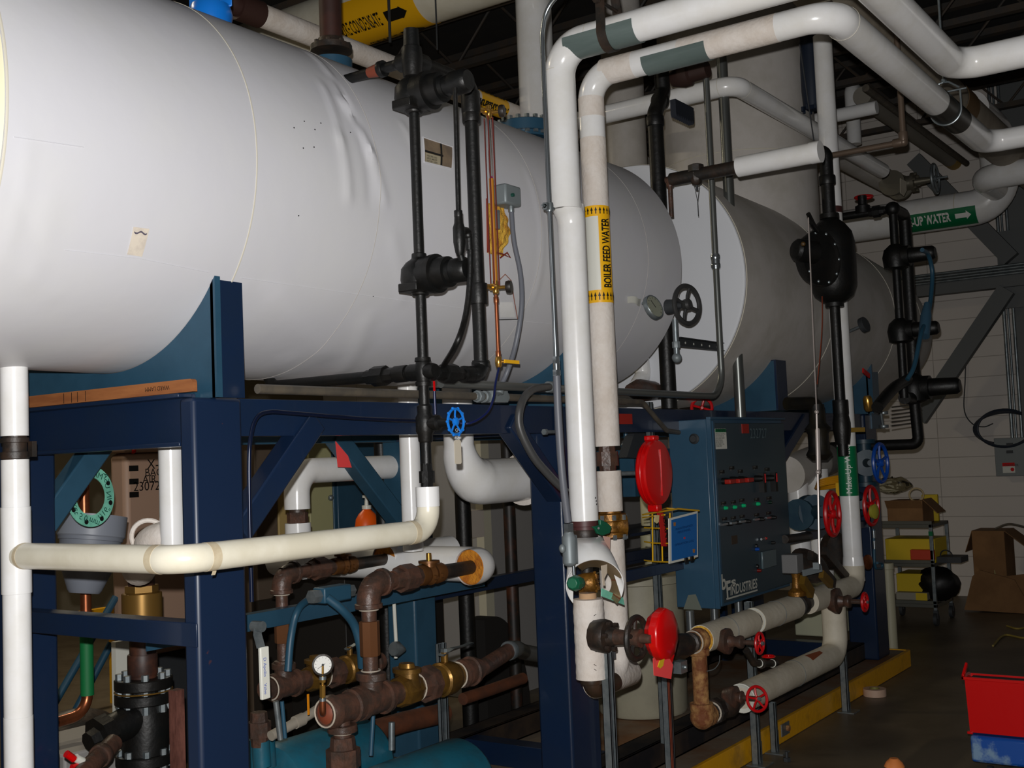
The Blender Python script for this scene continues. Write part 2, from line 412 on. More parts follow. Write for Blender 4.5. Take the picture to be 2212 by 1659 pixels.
# painted board resting on the cross beam
b = MB(); x = XA0+.002
z0 = 1.821; hh = .036; pts = []
y0, y1 = YF0+.002, 3.36
for k in range(7): A = pi/2*k/6; pts.append(V((x, y0+.012-.012*sin(A), z0+hh-.012+.012*cos(A))))
pts += [V((x,y0,z0)), V((x,y1,z0)), V((x,y1,z0+hh))]
bd = T('board', 'narrow orange-brown board with faint markings lying along the navy cross beam', 'board', (x,2.9,z0))
b.prism(pts, V((.016,0,0))); build('plank', b, wood, bd)
b = MB(); text(b, 'WARD LAMM', lambda u, v: V((x-.001, 2.66+.0+u, z0+.024-v)), .018); 
for yy in (3.05,3.09,3.12,3.16): b.box((x-.001,yy,z0+.002),(x-.0005,yy+.002,z0+hh-.003))
build('marking', b, ink, bd, 'faint black handwriting and tick marks')
# ================================================================ near tank
def tk(px, py, R=R1, off=0):
    """sight line meets the near side of the tank: (X, angle)"""
    r = ray(px, py); a = r.y**2+r.z**2; b = 2*(r.y*(0-YC)+r.z*(H-ZC)); c = YC**2+(H-ZC)**2-R*R
    D = b*b-4*a*c; t = (-b-sqrt(max(D, 0)))/(2*a)
    return r.x*t, atan2(H+r.z*t-ZC, r.y*t-YC) % (2*pi)
def tp(X, th, R=R1): return V((X, YC+R*cos(th), ZC+R*sin(th)))
X0 = None
for k in range(400):
    X = 1.0+k*.005; q = tp(X, pi-.25)
X0 = 1.42
best = 999
def pix(p):
    d = p-CP; z = d.dot(CF); return CX+FPX*d.dot(CR)/z, CY-FPX*d.dot(CU)/z
for k in range(300):      # near end of the shell: its rim just shows at the left edge
    X = .3+k*.006; m = max(pix(tp(X, 2*pi*j/60))[0] for j in range(60) if tp(X, 2*pi*j/60).dot(CF) > .2); d = abs(m-13)
    if d < best: best, X0 = d, X
print('X0', X0)
XE = 4.96
tank = T('insulated_tank', 'large white jacketed horizontal tank with creased cover in the foreground', 'tank', (3.2,YC,ZC-R1))
ridges = []
def ridge(a, c, w, h):
    x0, t0 = tk(*a); x1, t1 = tk(*c); ridges.append((x0, t0*R1, x1, t1*R1, w, h))
ridge((670,118), (745,225), .012, .006); ridge((745,225), (800,330), .016, .009); ridge((700,190), (735,300), .012, .005)
ridge((735,300), (752,420), .02, .006); ridge((800,330), (830,430), .02, .005); ridge((722,175), (770,262), .010, -.007); ridge((770,262), (800,420), .02, -.004)
ridge((60,320), (20,520), .02, .0016); ridge((110,440), (70,600), .03, .0016); ridge((30,420), (90,540), .02, -.0012); ridge((10,560), (110,640), .03, .0016)
ridge((900,330), (870,270), .015, .003); ridge((850,520), (870,640), .03, .003); ridge((600,640), (700,760), .05, .004); ridge((560,650), (620,760), .05, -.003)
ridge((790,700), (740,800), .04, .004); ridge((1040,700), (960,800), .04, .003); ridge((1150,400), (1160,620), .02, .003)
def disp(x, th):
    th = th % (2*pi); y = th*R1; s = 0
    for x0, y0, x1, y1, w, h in ridges:
        dx, dy = x1-x0, y1-y0; L2 = dx*dx+dy*dy; t = max(-.25, min(1.25, ((x-x0)*dx+(y-y0)*dy)/L2))
        d2 = (x-x0-dx*t)**2+(y-y0-dy*t)**2
        if d2 < 9*w*w:
            e = 1 if 0 <= t <= 1 else max(0, 1-4*abs(t-(0 if t < 0 else 1)))
            s += h*math.exp(-d2/(w*w))*e
    return s+.0012*sin(x*9+2*th)*cos(th*7)
b = MB(); NX, NT = 230, 300; Rg = []
for i in range(NX+1):
    x = X0+(XE-X0)*i/NX; rg = []
    for k in range(NT):
        th = pi-.2+2*pi*k/NT; th = atan2(sin(th), cos(th)); tt = th if th > -.4 else th
        a = th if th >= 0 else th+2*pi
        A = a-0 if a < 1.5*pi else a-2*pi
        rg.append(tp(x, th, R1+disp(x, th)))
    Rg.append(rg)
b.rings(Rg, True)
build('shell_jacket', b, jacket, tank)
b = MB(); b.lathe(V((XE,YC,ZC)), V((1,0,0)), [(-.004, R1-.002), (.004, R1-.006), (.02,R1-.03), (.06,R1*.8), (.1,R1*.5), (.12,.01)], 96, False)
build('far_head_jacket', b, jacket_grey, tank)
b = MB(); b.lathe(V((X0,YC,ZC)), V((-1,0,0)), [(-.01,R1-.003), (.0,R1-.004), (.03,R1-.03), (.1,R1*.75), (.16,R1*.4), (.18,.01)], 96, False)
build('near_head_jacket', b, jacket_cream, tank)
def seam(x, r=.0022, mat=seam_m):
    b = MB(); Rr = []
    for k in range(160):
        th = 2*pi*k/160; th = atan2(sin(th), cos(th)); c = tp(x, th, R1+disp(x, th)+.0005); e = V((0,cos(th),sin(th)))
        Rr.append([c+e*(r*cos(2*pi*j/6))+V((1,0,0))*(2*r*sin(2*pi*j/6)) for j in range(6)])
    b.rings(Rr, False, True); return build('seam', b, mat, tank)
seam(X0+.004, .002); seam(tk(553,293)[0], .0013); seam(tk(820,440)[0], .0006, jacket_grey); seam(tk(1165,560)[0], .0006, jacket_grey); seam(tk(1395,620)[0], .0006, jacket_grey)
def lap(pts, w=.0009):
    b = MB(); P = []
    for i in range(len(pts)-1):
        x0, t0 = tk(*pts[i]); x1, t1 = tk(*pts[i+1])
        for k in range(13): P.append(tp(x0+(x1-x0)*k/12, t0+(t1-t0)*k/12, R1+disp(x0+(x1-x0)*k/12, t0+(t1-t0)*k/12)+.0006))
    b.tube(P, w, 0, 6); build('lap_seam', b, jacket, tank)
lap([(140,540),(300,558),(450,588)]); lap([(520,600),(800,640),(1040,672)]); lap([(30,296),(180,318)], .0012)
lap([(1080,690),(1190,700)], .0012)
def patch(corners, off=.002, nu=10, nv=10, R=R1, disp_on=True):
    """sheet lying on the tank between four photograph points"""
    c = [tk(*p, R=R) for p in corners]
    def fn(u, v):
        x = (c[0][0]*(1-u)+c[1][0]*u)*(1-v)+(c[3][0]*(1-u)+c[2][0]*u)*v
        t = (c[0][1]*(1-u)+c[1][1]*u)*(1-v)+(c[3][1]*(1-u)+c[2][1]*u)*v
        return tp(x, t, R+off+(disp(x, t) if disp_on else 0))
    return fn
b = MB(); b.grid(patch([(288,490),(322,494),(306,554),(274,549)]), 6, 10, .0006)
build('tape_patch', b, M('old_tape', (.84,.80,.74), .5, col2=(.74,.70,.66), scale=40, amt=.6), tank, 'small yellowed strip of old tape')
b = MB(); f_ = patch([(288,490),(322,494),(306,554),(274,549)], .003); b.grid(lambda u, v: f_(.1+.8*u, .14+.06*v+.04*sin(9*u)), 8, 2, .0004); build('scuff', b, M('dark_scuff', (.35,.33,.38), .6), tank)
for (x, y) in ((657,262),(693,266),(757,286),(655,320),(678,318),(806,640),(635,276),(680,280),(645,466)):
    b = MB(); X, t = tk(x, y); n = V((0,cos(t),sin(t))); c = tp(X, t, R1+disp(X,t)); b.cyl(c-n*.001, c+n*.0012, .0022, seg=8); build('spot', b, ink, tank)
# nameplate window in the jacket
b = MB(); wn = [(912,297),(977,318),(975,365),(915,350)]; fn = patch(wn, .001); b.grid(fn, 12, 8, .001)
npl = build('nameplate_window', b, M('brown_primer_shell', (.42,.36,.30), .35, col2=(.56,.48,.38), scale=9, amt=.7), tank, 'cut-out in the white jacket showing a metal nameplate')
b = MB(); b.grid(lambda u, v: fn(.05+.52*u, .62+.36*v)+V((0,-.0016,.0003)), 8, 4, .0006); build('nameplate', b, M('plate_face', (.66,.62,.52), .4), npl)
b = MB(); b.grid(lambda u, v: fn(.0+.66*u, .52+.08*v)+V((0,-.002,.0003)), 8, 2, .0006); b.grid(lambda u, v: fn(.56+.06*u+.02*v, .0+1*v)+V((0,-.002,.0003)), 2, 8, .0006)
for r, s in ((.68,'WELDED, INC'),(.78,'SERIAL MAWP'),(.88,'NAT BD 11874')):
    text(b, s, lambda u, v: fn(.07+u*.42*.62/.62*.14, r+.09-v*.1)+V((0,-.0035,.0008)), 1, bold=.01)
build('plate_lettering', b, ink, npl)
b = MB()
for q in ((0,0,1,0),(0,1,1,1),(0,0,0,1),(1,0,1,1)):
    b.tube([fn(q[0]+(q[2]-q[0])*k/8, q[1]+(q[3]-q[1])*k/8)+V((0,-.002,0)) for k in range(9)], .0025, 0, 6)
build('cut_edge', b, jacket, npl)
# torn hole with fibreglass behind the probe box
b = MB(); fn = patch([(1050,440),(1094,442),(1096,553),(1054,548)], .006)
def torn(u, v):
    w = (.62+.38*sin(pi*v))*(1+.06*sin(27*v)); return fn(u*w, v)+V((0,-.012*sin(pi*u)*sin(pi*v)-.003*sin(19*u+13*v),0))
b.grid(torn, 14, 24, .01); build('exposed_insulation', b, foam, tank, 'ragged hole showing yellow fibreglass')
b = MB(); P = [(1066,545),(1080,548),(1097,556),(1090,545),(1075,556)]
b.tube([tp(*tk(*p), R=R1+.012) for p in P], .003, 0, 6); P = [(1048,430),(1049,480),(1050,545)]; b.tube([tp(*tk(*p), R=R1+.008) for p in P], .004, 0, 6)
build('torn_foil', b, M('red_brown_foil', (.55,.22,.16), .3, .4), tank)
# square patch below the gauge glass
b = MB(); P = [(1076,688),(1072,640),(1076,606),(1090,592),(1103,606),(1110,650),(1117,688)]
b.tube([tp(*tk(*p), R=R1+.003) for p in P], .0018, 0, 6); build('patch_edge', b, M('brown_edge', (.55,.36,.30), .6), tank)
b = MB(); b.tube([tp(*tk(*p), R=R1+.003) for p in ((1072,690),(1118,689))], .0018, 0, 6); b.box((0,0,0),(0,0,0)); build('patch_edge', b, ink, tank)
b = MB(); b.grid(patch([(1078,652),(1106,652),(1112,684),(1080,684)], .003), 6, 4, .001); build('tape_patch', b, pvc, tank)
# dial thermometer and its tag on the shell near the far end
X, t = tk(1388,655); n = V((0,cos(t),sin(t))); c = tp(X, t)
dc = at(1411,664,Y=c.y-.06); ax = (V((-.15,-1,.35))).normalized(); r = sz(dc, 28)
th_ = T('dial_thermometer', 'round dial thermometer with silver rim sticking out of the big tank near its far end', 'thermometer', c)
b = MB(); b.cyl(c, dc-ax*.0, .008, seg=12); build('stem', b, galv, th_)
b = MB(); b.lathe(dc-ax*.012, ax, [(0,r*.7),(.002,r),(.02,r),(.024,r*.96),(.021,r*.88)], 36, True); hd = build('case', b, galv, th_)
b = MB(); b.cyl(dc+ax*.0095, dc+ax*.0105, r*.87, seg=36); fc = build('dial', b, M('dial_face', (.55,.56,.50), .35), hd)
b = MB(); a1, b1 = frame(ax)
for k in range(11):
    A = -.7+k*.46; e = a1*cos(A)+b1*sin(A); b.bar(dc+ax*.0112+e*r*.66, dc+ax*.0112+e*r*.8, .0018, .0005, ax)
b.bar(dc+ax*.0118-(a1*.3+b1)*r*.1, dc+ax*.0118+(a1*.6+b1)*r*.5, .003, .0006, ax); build('needle', b, ink, hd)
b = MB(); fnp = patch([(1352,640),(1400,646),(1396,662),(1353,654)], .008); b.grid(lambda u, v: fnp(u, v)+V((0,-.01*sin(6*u),.004*sin(9*u))), 16, 4, .0006)
S('paper_tag', b, whiteplastic, 'crumpled white tag beside the dial thermometer on the big tank', 'tag')
# nozzles and top fittings
def nozzle(px, py, w, label, name='top_nozzle'):
    p = at(px, py, Y=YC); p = V((p.x, YC, ZC+R1)); r = sz(p, w)
    return p, r
p, r = nozzle(716,120,45,'')
ps = T('standpipe', 'rust-brown vertical pipe bolted on a blue flange on top of the big tank', 'pipe', p)
b = MB(); b.lathe(p-V((0,0,.05)), V((0,0,1)), [(0,r*.96),(.05,r*.96),(.12,r*.99)], 36); build('nozzle_flange', b, blue, ps)
zz = at(716,112,Y=YC).z; ft = p+V((0,0,.105))
b = MB(); b.lathe(ft, V((0,0,1)), [(0,r),(.022,r),(.024,r*.7),(.05,r*.62)], 36); b.bolts(ft+V((0,0,.022)), V((0,0,1)), r*.83, 8, .009, .012); build('pipe_flange', b, blackiron, ps)
b = MB(); rr = sz(p, 24); b.cyl(ft+V((0,0,.03)), ft+V((0,0,2.05)), rr, seg=24); build('pipe', b, M('dark_rust_pipe', (.20,.12,.10), .6, col2=(.30,.16,.12), scale=5, amt=.7), ps)
# blue valve body at the top
c = at(455,18,Y=3.05); r = sz(c, 46)
vb = T('blue_valve', 'bright blue valve body on top of the tank at the upper edge', 'valve', V((c.x,c.y,ZC+R1)))
b = MB(); b.lathe(c-V((0,0,r*1.1)), V((0,0,1)), [(0,r*.5),(r*.25,r*.92),(r*.7,r*1.02),(r*1.05,r*.95),(r*1.2,r*.9)], 32); build('body', b, skyblue, vb)
b = MB()
for s in (-1,1): b.obox(c+CR*(s*r*.72)+V((0,0,r*.9)), CR*r*.16, V((0,r*.25,0)), V((0,0,r*.9)))
b.obox(c+V((0,0,r*1.8)), CR*r*.88, V((0,r*.25,0)), V((0,0,r*.14))); build('yoke', b, skyblue, vb, bevel=.006)
b = MB(); b.cyl(c, c+V((0,0,r*2)), r*.14); build('stem', b, brass, vb)
b = MB(); b.cyl(V((c.x,c.y,ZC+R1-.03)), c-V((0,0,r*.9)), r*.5); build('nipple', b, blackiron, vb)
# manway with bolted blue cover
a = at(1098,262,Y=2.95); e = on(a, 'x', 1165,292)
mw = T('manway_neck', 'dark blue bolted manway flange lying along the top of the tank behind the gauge glass', 'flange', V((a.x+.3,2.95,ZC+R1-.03)))
ctr = V(((a.x+e.x)/2, 2.95, a.z-.012)); rx = (e.x-a.x)/2
b = MB(); b.lathe(ctr-V((0,0,.05)), V((0,0,1)), [(0,rx*.86),(.03,rx*.86)], 40); build('neck', b, blue, mw)
b = MB(); b.lathe(ctr-V((0,0,.028)), V((0,0,1)), [(0,rx),(.05,rx),(.054,rx*.95)], 48); mc = build('cover', b, blue, mw)
for k in range(18):
    b = MB(); A = k*pi/9; q = ctr+V((cos(A),sin(A),0))*rx*.88; b.hexa(q+V((0,0,-.040)), q+V((0,0,.042)), .013); build('bolt', b, galv, mc)
# ================================================================ far tank
X2 = 5.52
t2 = T('insulated_tank', 'second large grey-white horizontal tank with a flat round end behind the first', 'tank', (7.6,YC,ZC-R2))
prof = [(X2,R2),(X2+.02,R2+.002),(6.2,R2),(6.75,.668),(7.35,.64),(8.53,.60),(9.1,.565),(9.5,.52),(9.85,.45),(10.2,.33),(10.4,.18),(10.45,.01)]
b = MB(); b.lathe(V((0,YC,ZC)), V((1,0,0)), prof, 120, False); build('shell_jacket', b, jacket_grey, t2)
b = MB(); b.lathe(V((X2-.008,YC,ZC)), V((1,0,0)), [(0,.01),(0,R2-.02),(.004,R2-.004),(.012,R2-.001)], 120, False); build('near_head_jacket', b, M('flat_head_white', (.84,.85,.87), .5), t2)
for x in (X2+.012, 6.9, 8.3, 9.15):
    rr = [R for X, R in prof if X <= x][-1]
    i = max(k for k in range(len(prof)) if prof[k][0] <= x); f = (x-prof[i][0])/(prof[i+1][0]-prof[i][0]); rr = prof[i][1]+(prof[i+1][1]-prof[i][1])*f
    b = MB(); b.torus(V((x,YC,ZC)), V((1,0,0)), rr, .003, 120, 6); build('seam', b, seam_m, t2)
# tower on the far tank
c = at(1600,430,Y=YC); rt = sz(c, 163)
tw = T('vertical_tower', 'wide grey-white vertical vessel rising from the top of the second tank', 'vessel', (c.x,YC,ZC+.5))
b = MB(); b.lathe(V((c.x,YC,ZC+.42)), V((0,0,1)), [(0,rt),(1.45,rt),(1.62,rt*.9),(1.7,rt*.5),(1.72,.01)], 80); build('shell_jacket', b, jacket_grey, tw)
b = MB(); b.torus(V((c.x,YC,ZC+.95)), V((0,0,1)), rt, .003, 90, 6); build('seam', b, seam_m, tw)
# dial on the far tank
p = at(1861,704,Y=2.3); r = sz(p, 17); ax = V((-.2,-1,.3)).normalized()
d2 = T('dial_thermometer', 'dark small dial thermometer on the second tank beside the white riser', 'thermometer', p)
b = MB(); b.lathe(p, ax, [(0,r*.8),(.004,r),(.03,r),(.034,r*.9)], 28); build('case', b, darkgrey, d2)
b = MB(); b.cyl(p-ax*.3, p, .01); build('stem', b, galv, d2)
# ================================================================ helpers for pipework
def body(th, name, pts, r, mat, bend=None, seg=28, label=None):
    b = MB(); b.tube(pts, r, bend if bend is not None else r*1.6, seg, True, 10); return build(name, b, mat, th, label)
def sleeve(th, name, p, d, r, l0, l1, mat, label=None, seg=32):
    d = V(d).normalized(); b = MB(); b.lathe(p, d, [(l0, r*.985),(l0+.0005, r),(l1-.0005, r),(l1, r*.985)], seg, False); return build(name, b, mat, th, label)
def pl(p, r): return p, r
def uni(b, p, d, r, l):
    """union: three hex/round collars"""
    d = V(d).normalized(); b.lathe(p-d*l/2, d, [(0,r*1.05),(l*.28,r*1.15)], 8); b.lathe(p-d*l*.22, d, [(0,r*1.5),(l*.44,r*1.5)], 8); b.lathe(p+d*l*.22, d, [(0,r*1.15),(l*.28,r*1.05)], 8)
def coll(b, p, d, r, l, seg=20):
    d = V(d).normalized(); b.lathe(p-d*l/2, d, [(0,r),(l*.08,r*1.04),(l*.92,r*1.04),(l,r)], seg)
def wrap(o, d, r, ref):
    """map u along axis d, v around the pipe starting at the direction ref"""
    d = V(d).normalized(); ref = (ref-d*ref.dot(d)).normalized(); q = d.cross(ref)
    return lambda u, v, lift=0: o+d*u+(ref*cos(v/r)+q*sin(v/r))*(r+lift)
# ================================================================ drain pipe at the far left
p0 = V((1.866,3.0,1.92)); r = .0375
dp = T('drain_pipe', 'thick white jacketed vertical pipe hanging from the tank underside at the left edge', 'pipe', V((1.866,3.0,0)))
z1 = at(30,942,Y=3.0).z; z2 = at(30,993,Y=3.0).z
body(dp, 'jacket', [p0, V((p0.x,p0.y,z1))], r, pvc); 
b = MB(); b.lathe(p0-V((0,0,.01)), V((0,0,1)), [(0,r),(.03,r*1.2),(.07,r*2.2)], 32, False); build('flare', b, pvc, dp)
body(dp, 'jacket', [V((p0.x,p0.y,z2)), V((p0.x,p0.y,.0))], r, pvc)
b = MB(); b.cyl(V((p0.x,p0.y,z1)), V((p0.x,p0.y,z2)), r*.86); coll(b, V((p0.x,p0.y,z1-.012)), (0,0,1), r*.98, .014); coll(b, V((p0.x,p0.y,z2+.012)), (0,0,1), r*.98, .02)
b.box((p0.x+r*.7,p0.y-r*1.1,z2+.006),(p0.x+r*1.1,p0.y-r*.6,z2+.05)); build('rubber_coupling', b, blackiron, dp)
zz = [at(35,y,Y=3.0).z for y in (1165,1282,1548)]
sleeve(dp, 'sleeve', V((p0.x,p0.y,0)), (0,0,1), r*1.07, zz[1], zz[0]+.09, pvc); sleeve(dp, 'sleeve', V((p0.x,p0.y,0)), (0,0,1), r*1.03, .0, zz[2], pvc)
# branch: runs to the front, turns right, rises into the black column
rp = .036
e1 = at(372,1212,Y=2.3); zb = e1.z; xb = 1.866
e1 = V((xb,2.3,zb)); e2 = on(e1,'x',928,1160); top = on(e2,'z',926,1052)
br = T('branch_pipe', 'aged white branch pipe running across the front of the frame to the black column', 'pipe', V((e1.x,e1.y,zb)))
body(br, 'jacket', [V((xb,3.0-r*.6,zb)), e1, e2, top], rp, pvc_cream, rp*1.9)
for o, d, a, c in ((V((xb,2.3,zb)), (0,1,0), .072,.098), (V((xb,2.3,zb)), (1,0,0), .072,.10), (e2, (-1,0,0), .075,.10), (V((xb,3.0,zb)),(0,-1,0),.035,.05)):
    sleeve(br, 'joint_tape', o, d, rp*1.02, a, c, tape)
sleeve(br, 'end_sleeve', e2, (0,0,1), rp*1.04, .075, (top-e2).z, pvc)
b = MB(); b.cyl(V((top.x,top.y,top.z-.001)), V((top.x,top.y,top.z+.001)), rp*1.04); build('end_cap', b, pvc, br)
b = MB(); fnw = wrap(V((xb,2.3,zb)), V((1,0,0)), rp, V((0,-.2,-1))); b.grid(lambda u, v: fnw(.092+.012*u, .006*v, .001+.01*v), 3, 3, .001); build('loose_tape', b, tape, br)
# ================================================================ black water column
YW = 2.3
q = V((top.x, YW, top.z)); rr = .0165
wc = T('water_level_assembly', 'black painted boiler water column of pipes and float housings before the large tank', 'pipe assembly', V((q.x,YW,q.z)))
zu = lambda y, x=905: on(q,'z',x,y)
crossT = zu(118,900)
b = MB(); b.cyl(q-V((0,0,.02)), crossT, rr, seg=20); build('riser', b, black, wc)
b = MB(); uni(b, zu(1030,925), (0,0,1), rr, .085); coll(b, zu(920), (0,0,1), rr*1.35, .03); build('union', b, black, wc)
# valve with tee body
vz = zu(915,920); hub = on(vz, 'y', 985,918)
gv = T('globe_valve', 'small black globe valve with bright blue handwheel on the lower end of the black column', 'valve', vz)
b = MB(); b.lathe(vz-V((0,0,.06)), V((0,0,1)), [(0,rr*1.15),(.006,rr*1.4),(.025,rr*1.45),(.035,rr*1.8),(.08,rr*1.8),(.092,rr*1.4),(.115,rr*1.45),(.12,rr*1.15)], 16)
d = (hub-vz); d = V((0,-1,0)); L = max(.07, (hub-vz).length)
b.lathe(vz, d, [(0,rr*1.3),(L*.3,rr*1.2),(L*.32,rr*1.5),(L*.45,rr*1.5),(L*.5,rr*.9),(L*.75,rr*.7),(L*.8,rr*.3),(L,rr*.3)], 12); build('body', b, black, gv)
c = vz+d*L; b = MB(); R0 = sz(c, 34); a1, b1 = frame(d)
b.wheel(c, d, R0*.82, .0042, 5, R0*.26)
for k in range(10): A = 2*pi*k/10; b.ball(c+(a1*cos(A)+b1*sin(A))*R0*.88, .0052, seg=8, rg=6)
hw = build('handwheel', b, skyblue, gv)
tg = at(988,962,Y=c.y+.005); b = MB(); w = sz(tg, 9.5); h = sz(tg, 26); pts = []
for sx, sy in ((-1,-1),(1,-1),(1,1),(-1,1)):
    for k in range(4):
        A = {(-1,-1):pi,(1,-1):1.5*pi,(1,1):0,(-1,1):.5*pi}[(sx,sy)]+k*pi/6
        pts.append(tg+V((1,0,0))*(sx*w*.55+w*.45*cos(A))*1.25+V((0,0,1))*(sy*(h-w*.45)+w*.45*sin(A))-V((0,0,h*.55)))
tagt = T('metal_tag', 'shiny oval metal tag hanging from the blue handwheel', 'tag', tg)
b.prism(pts, V((0,-.0015,0))); build('plate', b, M('bright_aluminium', (.90,.86,.78), .3, .3), tagt)
b = MB()
for k in range(4): b.torus(tg+V((0,0,h*.55+.004+.009*k-.004)), V((1,.5*(k%2),0)), .004, .001, 12, 6)
build('chain', b, galv, tagt)
# lower cross and bottom run
lc = zu(803,917); b = MB(); b.lathe(lc-V((0,0,.045)), V((0,0,1)), [(0,rr*1.5),(.012,rr*1.6),(.014,rr*1.35),(.045,rr*1.8),(.076,rr*1.35),(.078,rr*1.6),(.09,rr*1.5)], 20)
rb = .022
r2b = on(lc,'x',1040,806)
b.lathe(lc, V((1,0,0)), [(0,rb*1.2),(.05,rb*1.25),(.06,rb*1.05)], 18); b.lathe(lc, V((0,1,0)), [(0,rb*1.2),(.05,rb*1.25),(.06,rb*1.05)], 18); b.lathe(lc, V((0,-1,0)), [(0,rb*1.1),(.04,rb*1.15),(.05,rb*1.0)], 18)
build('cross_fitting', b, black, wc)
b = MB(); b.cyl(lc, r2b, rb*.85); 
L = (r2b-lc).length
uni(b, lc+V((L*.42,0,0)), (1,0,0), rb*1.0, L*.4); coll(b, lc+V((L*.78,0,0)), (1,0,0), rb*1.25, L*.22); build('lower_run', b, black, wc)
b = MB(); b.tube([lc, V((lc.x,YC-.02,lc.z)), V((lc.x,YC-.02,ZC-R1+.02))], rb*.9, .05); uni(b, lc+V((0,.18,0)), (0,1,0), rb, .12); coll(b, lc+V((0,.09,0)), (0,1,0), rb*1.2, .05); build('tank_run', b, black, wc)
# second, thicker riser
r2 = .0235; e_b = on(lc,'x',1040,806); e_t = on(crossT,'x',1030,170)
x2 = e_b.x; e_t = V((x2,YW,on(V((x2,YW,3)),'z',1022,180).z)); ct = V((q.x,YW,e_t.z+.0))
b = MB(); b.tube([lc+V((L*.85,0,0)), V((x2,YW,lc.z)), e_t, V((q.x+.0,YW,e_t.z))], r2, .05, 24); build('main_riser', b, black, wc)
b = MB(); u2 = lambda y: on(e_b,'z',1028,y)
for y, l, k in ((222,.075,1.35),(252,.04,1.3),(635,.07,1.35),(788,.02,1.3)): b = MB(); coll(b, u2(y), (0,0,1), r2*k, l); build('collar', b, black, wc)
b = MB(); coll(b, V((x2-.04,YW,e_t.z)), (1,0,0), r2*1.3, .02); build('collar', b, black, wc)
b = MB(); b.tube([V((x2,YW,lc.z+.05)), V((x2,YW,lc.z)), V((x2-.06,YW,lc.z))], r2*1.25, .05, 24); build('elbow', b, black, wc); b = MB(); b.tube([V((x2,YW,e_t.z-.05)), e_t, V((x2-.05,YW,e_t.z))], r2*1.25, .05, 24); build('elbow', b, black, wc)
# top cross
tcz = V((q.x,YW,e_t.z)); b = MB()
b.lathe(tcz-V((0,0,.06)), V((0,0,1)), [(0,.022),(.004,.030),(.03,.032),(.06,.036),(.1,.032),(.104,.026),(.16,.024),(.162,.012)], 20)
b.lathe(tcz, V((1,0,0)), [(0,.03),(.06,.032),(.07,.026)], 20)
tn = at(832,182,Y=YC-.42); 
b.lathe(tcz, V((0,1,0)), [(0,.028),(.05,.03),(.06,.02),(.075,.016)], 16); build('top_cross', b, black, wc)
b = MB(); tn = V((tcz.x, YC-.2, tcz.z)); b.cyl(tcz, tn, .017); coll(b, on(tcz,'y',835,181), (0,1,0), .026, .02); b.mi = 1; b.cyl(on(tcz,'y',831,181), on(tcz,'y',805,184), .023, .017); build('upper_nozzle_pipe', b, [black, M('red_primer', (.46,.22,.15), .6)], wc)
sz1 = zu(120,900)
# float housings
def housing(cy, name, hx, up):
    c = zu(cy, 900); hp = T(name, 'black float switch housing on the upper part of the water column' if up else 'black float switch housing at mid height on the water column', 'switch', c, None)
    R = .062; b = MB()
    b.lathe(c-V((0,0,R*1.0)), V((0,0,1)), [(0,R*.42),(.012,R*.5),(.02,R*.9),(.05,R*1.0),(.085,R*.95),(.105,R*.7),(.118,R*.4),(.135,R*.38)], 24)
    b.obox(c+V((-R*.2,0,-R*.65)), V((R*.85,0,0)), V((0,R*.6,0)), V((0,0,R*.22)))
    build('float_chamber', b, black, hp, bevel=.003)
    b = MB(); d = V((0,-1,0)); b.lathe(c, d, [(.02,R*.92),(.055,R*.95),(.056,R*1.0),(.075,R*1.0),(.077,R*.82),(.12,R*.78),(.122,R*.6),(.135,R*.55)], 28); build('flange', b, black, hp)
    e = on(c,'y',hx,cy-35 if up else cy-22); L = (e-c).length
    b = MB(); b.lathe(c, d, [(.12,R*.52),(L*.72,R*.50),(L*.73,R*.62),(L*.95,R*.62),(L,R*.5)], 20); build('switch_box', b, black, hp); return c, c+d*L*.9
h1, s1 = housing(205, 'float_switch', 1012, True); h2, s2 = housing(597, 'float_switch', 1010, False)
# wiring conduits of the housings
cw = T('control_conduit', 'thin black conduit dropping between the two float switches into an angled fitting', 'conduit', s1)
a = V((s1.x, s1.y, s1.z)); pz = lambda x, y: at(x, y, Y=s1.y)
b = MB(); b.tube([at(983,190,Y=s1.y), pz(986,300), pz(990,455)], .0075, 0, 12); coll(b, pz(990,462), (0,0,1), .0125, .02); build('tube', b, black, cw)
b = MB(); c = pz(992,510); b.lathe(c-V((0,0,.06)), V((0,0,1)), [(0,.009),(.01,.014),(.04,.019),(.085,.019),(.10,.014),(.13,.012)], 16); b.tube([c+V((0,0,.02)), pz(1012,500), pz(1014,540)], .012, .01, 12); b.ball(pz(1011,508), .014, seg=12, rg=8); b.cyl(c-V((0,0,.05)), pz(998,562), .010); build('conduit_fitting', b, black, cw)
b = MB(); b.tube(spline([pz(1016,535), pz(1014,620), pz(1004,690), pz(985,745), at(958,790,Y=YW)]), .0095, 0, 14); build('flexible_conduit', b, black, cw)
# ================================================================ gauge glass
YG = YW-.005
gg = T('gauge_glass', 'brass sight glass with amber tube standing to the right of the black water column', 'sight glass', at(1060,600,Y=YG))
g = lambda x, y: at(x, y, Y=YG)
gx = at(1063,430,Y=YG).x
G = lambda y: on(V((gx,YG,2)),'z',1060,y)
tpz, btz = G(258), G(625)
b = MB(); b.cyl(tpz, G(386), sz(tpz,4.6), seg=16); build('glass_tube', b, glass, gg)
b = MB(); b.cyl(G(386), btz, sz(tpz,5.2), seg=14); build('water', b, M('amber_water', (.66,.43,.12), .4), gg)
b = MB(); b.cyl(G(396), G(382), sz(tpz,4.4), seg=14); b.cyl(G(475), G(492), sz(tpz,4.6), seg=14); build('marker_ring', b, M('magenta_ring', (.65,.10,.45), .4), gg)
b = MB()
for s in (-1,1): b.cyl(V((gx+s*.014,YG-.006,tpz.z+.01)), V((gx+s*.014,YG-.006,btz.z)), .0026, seg=8)
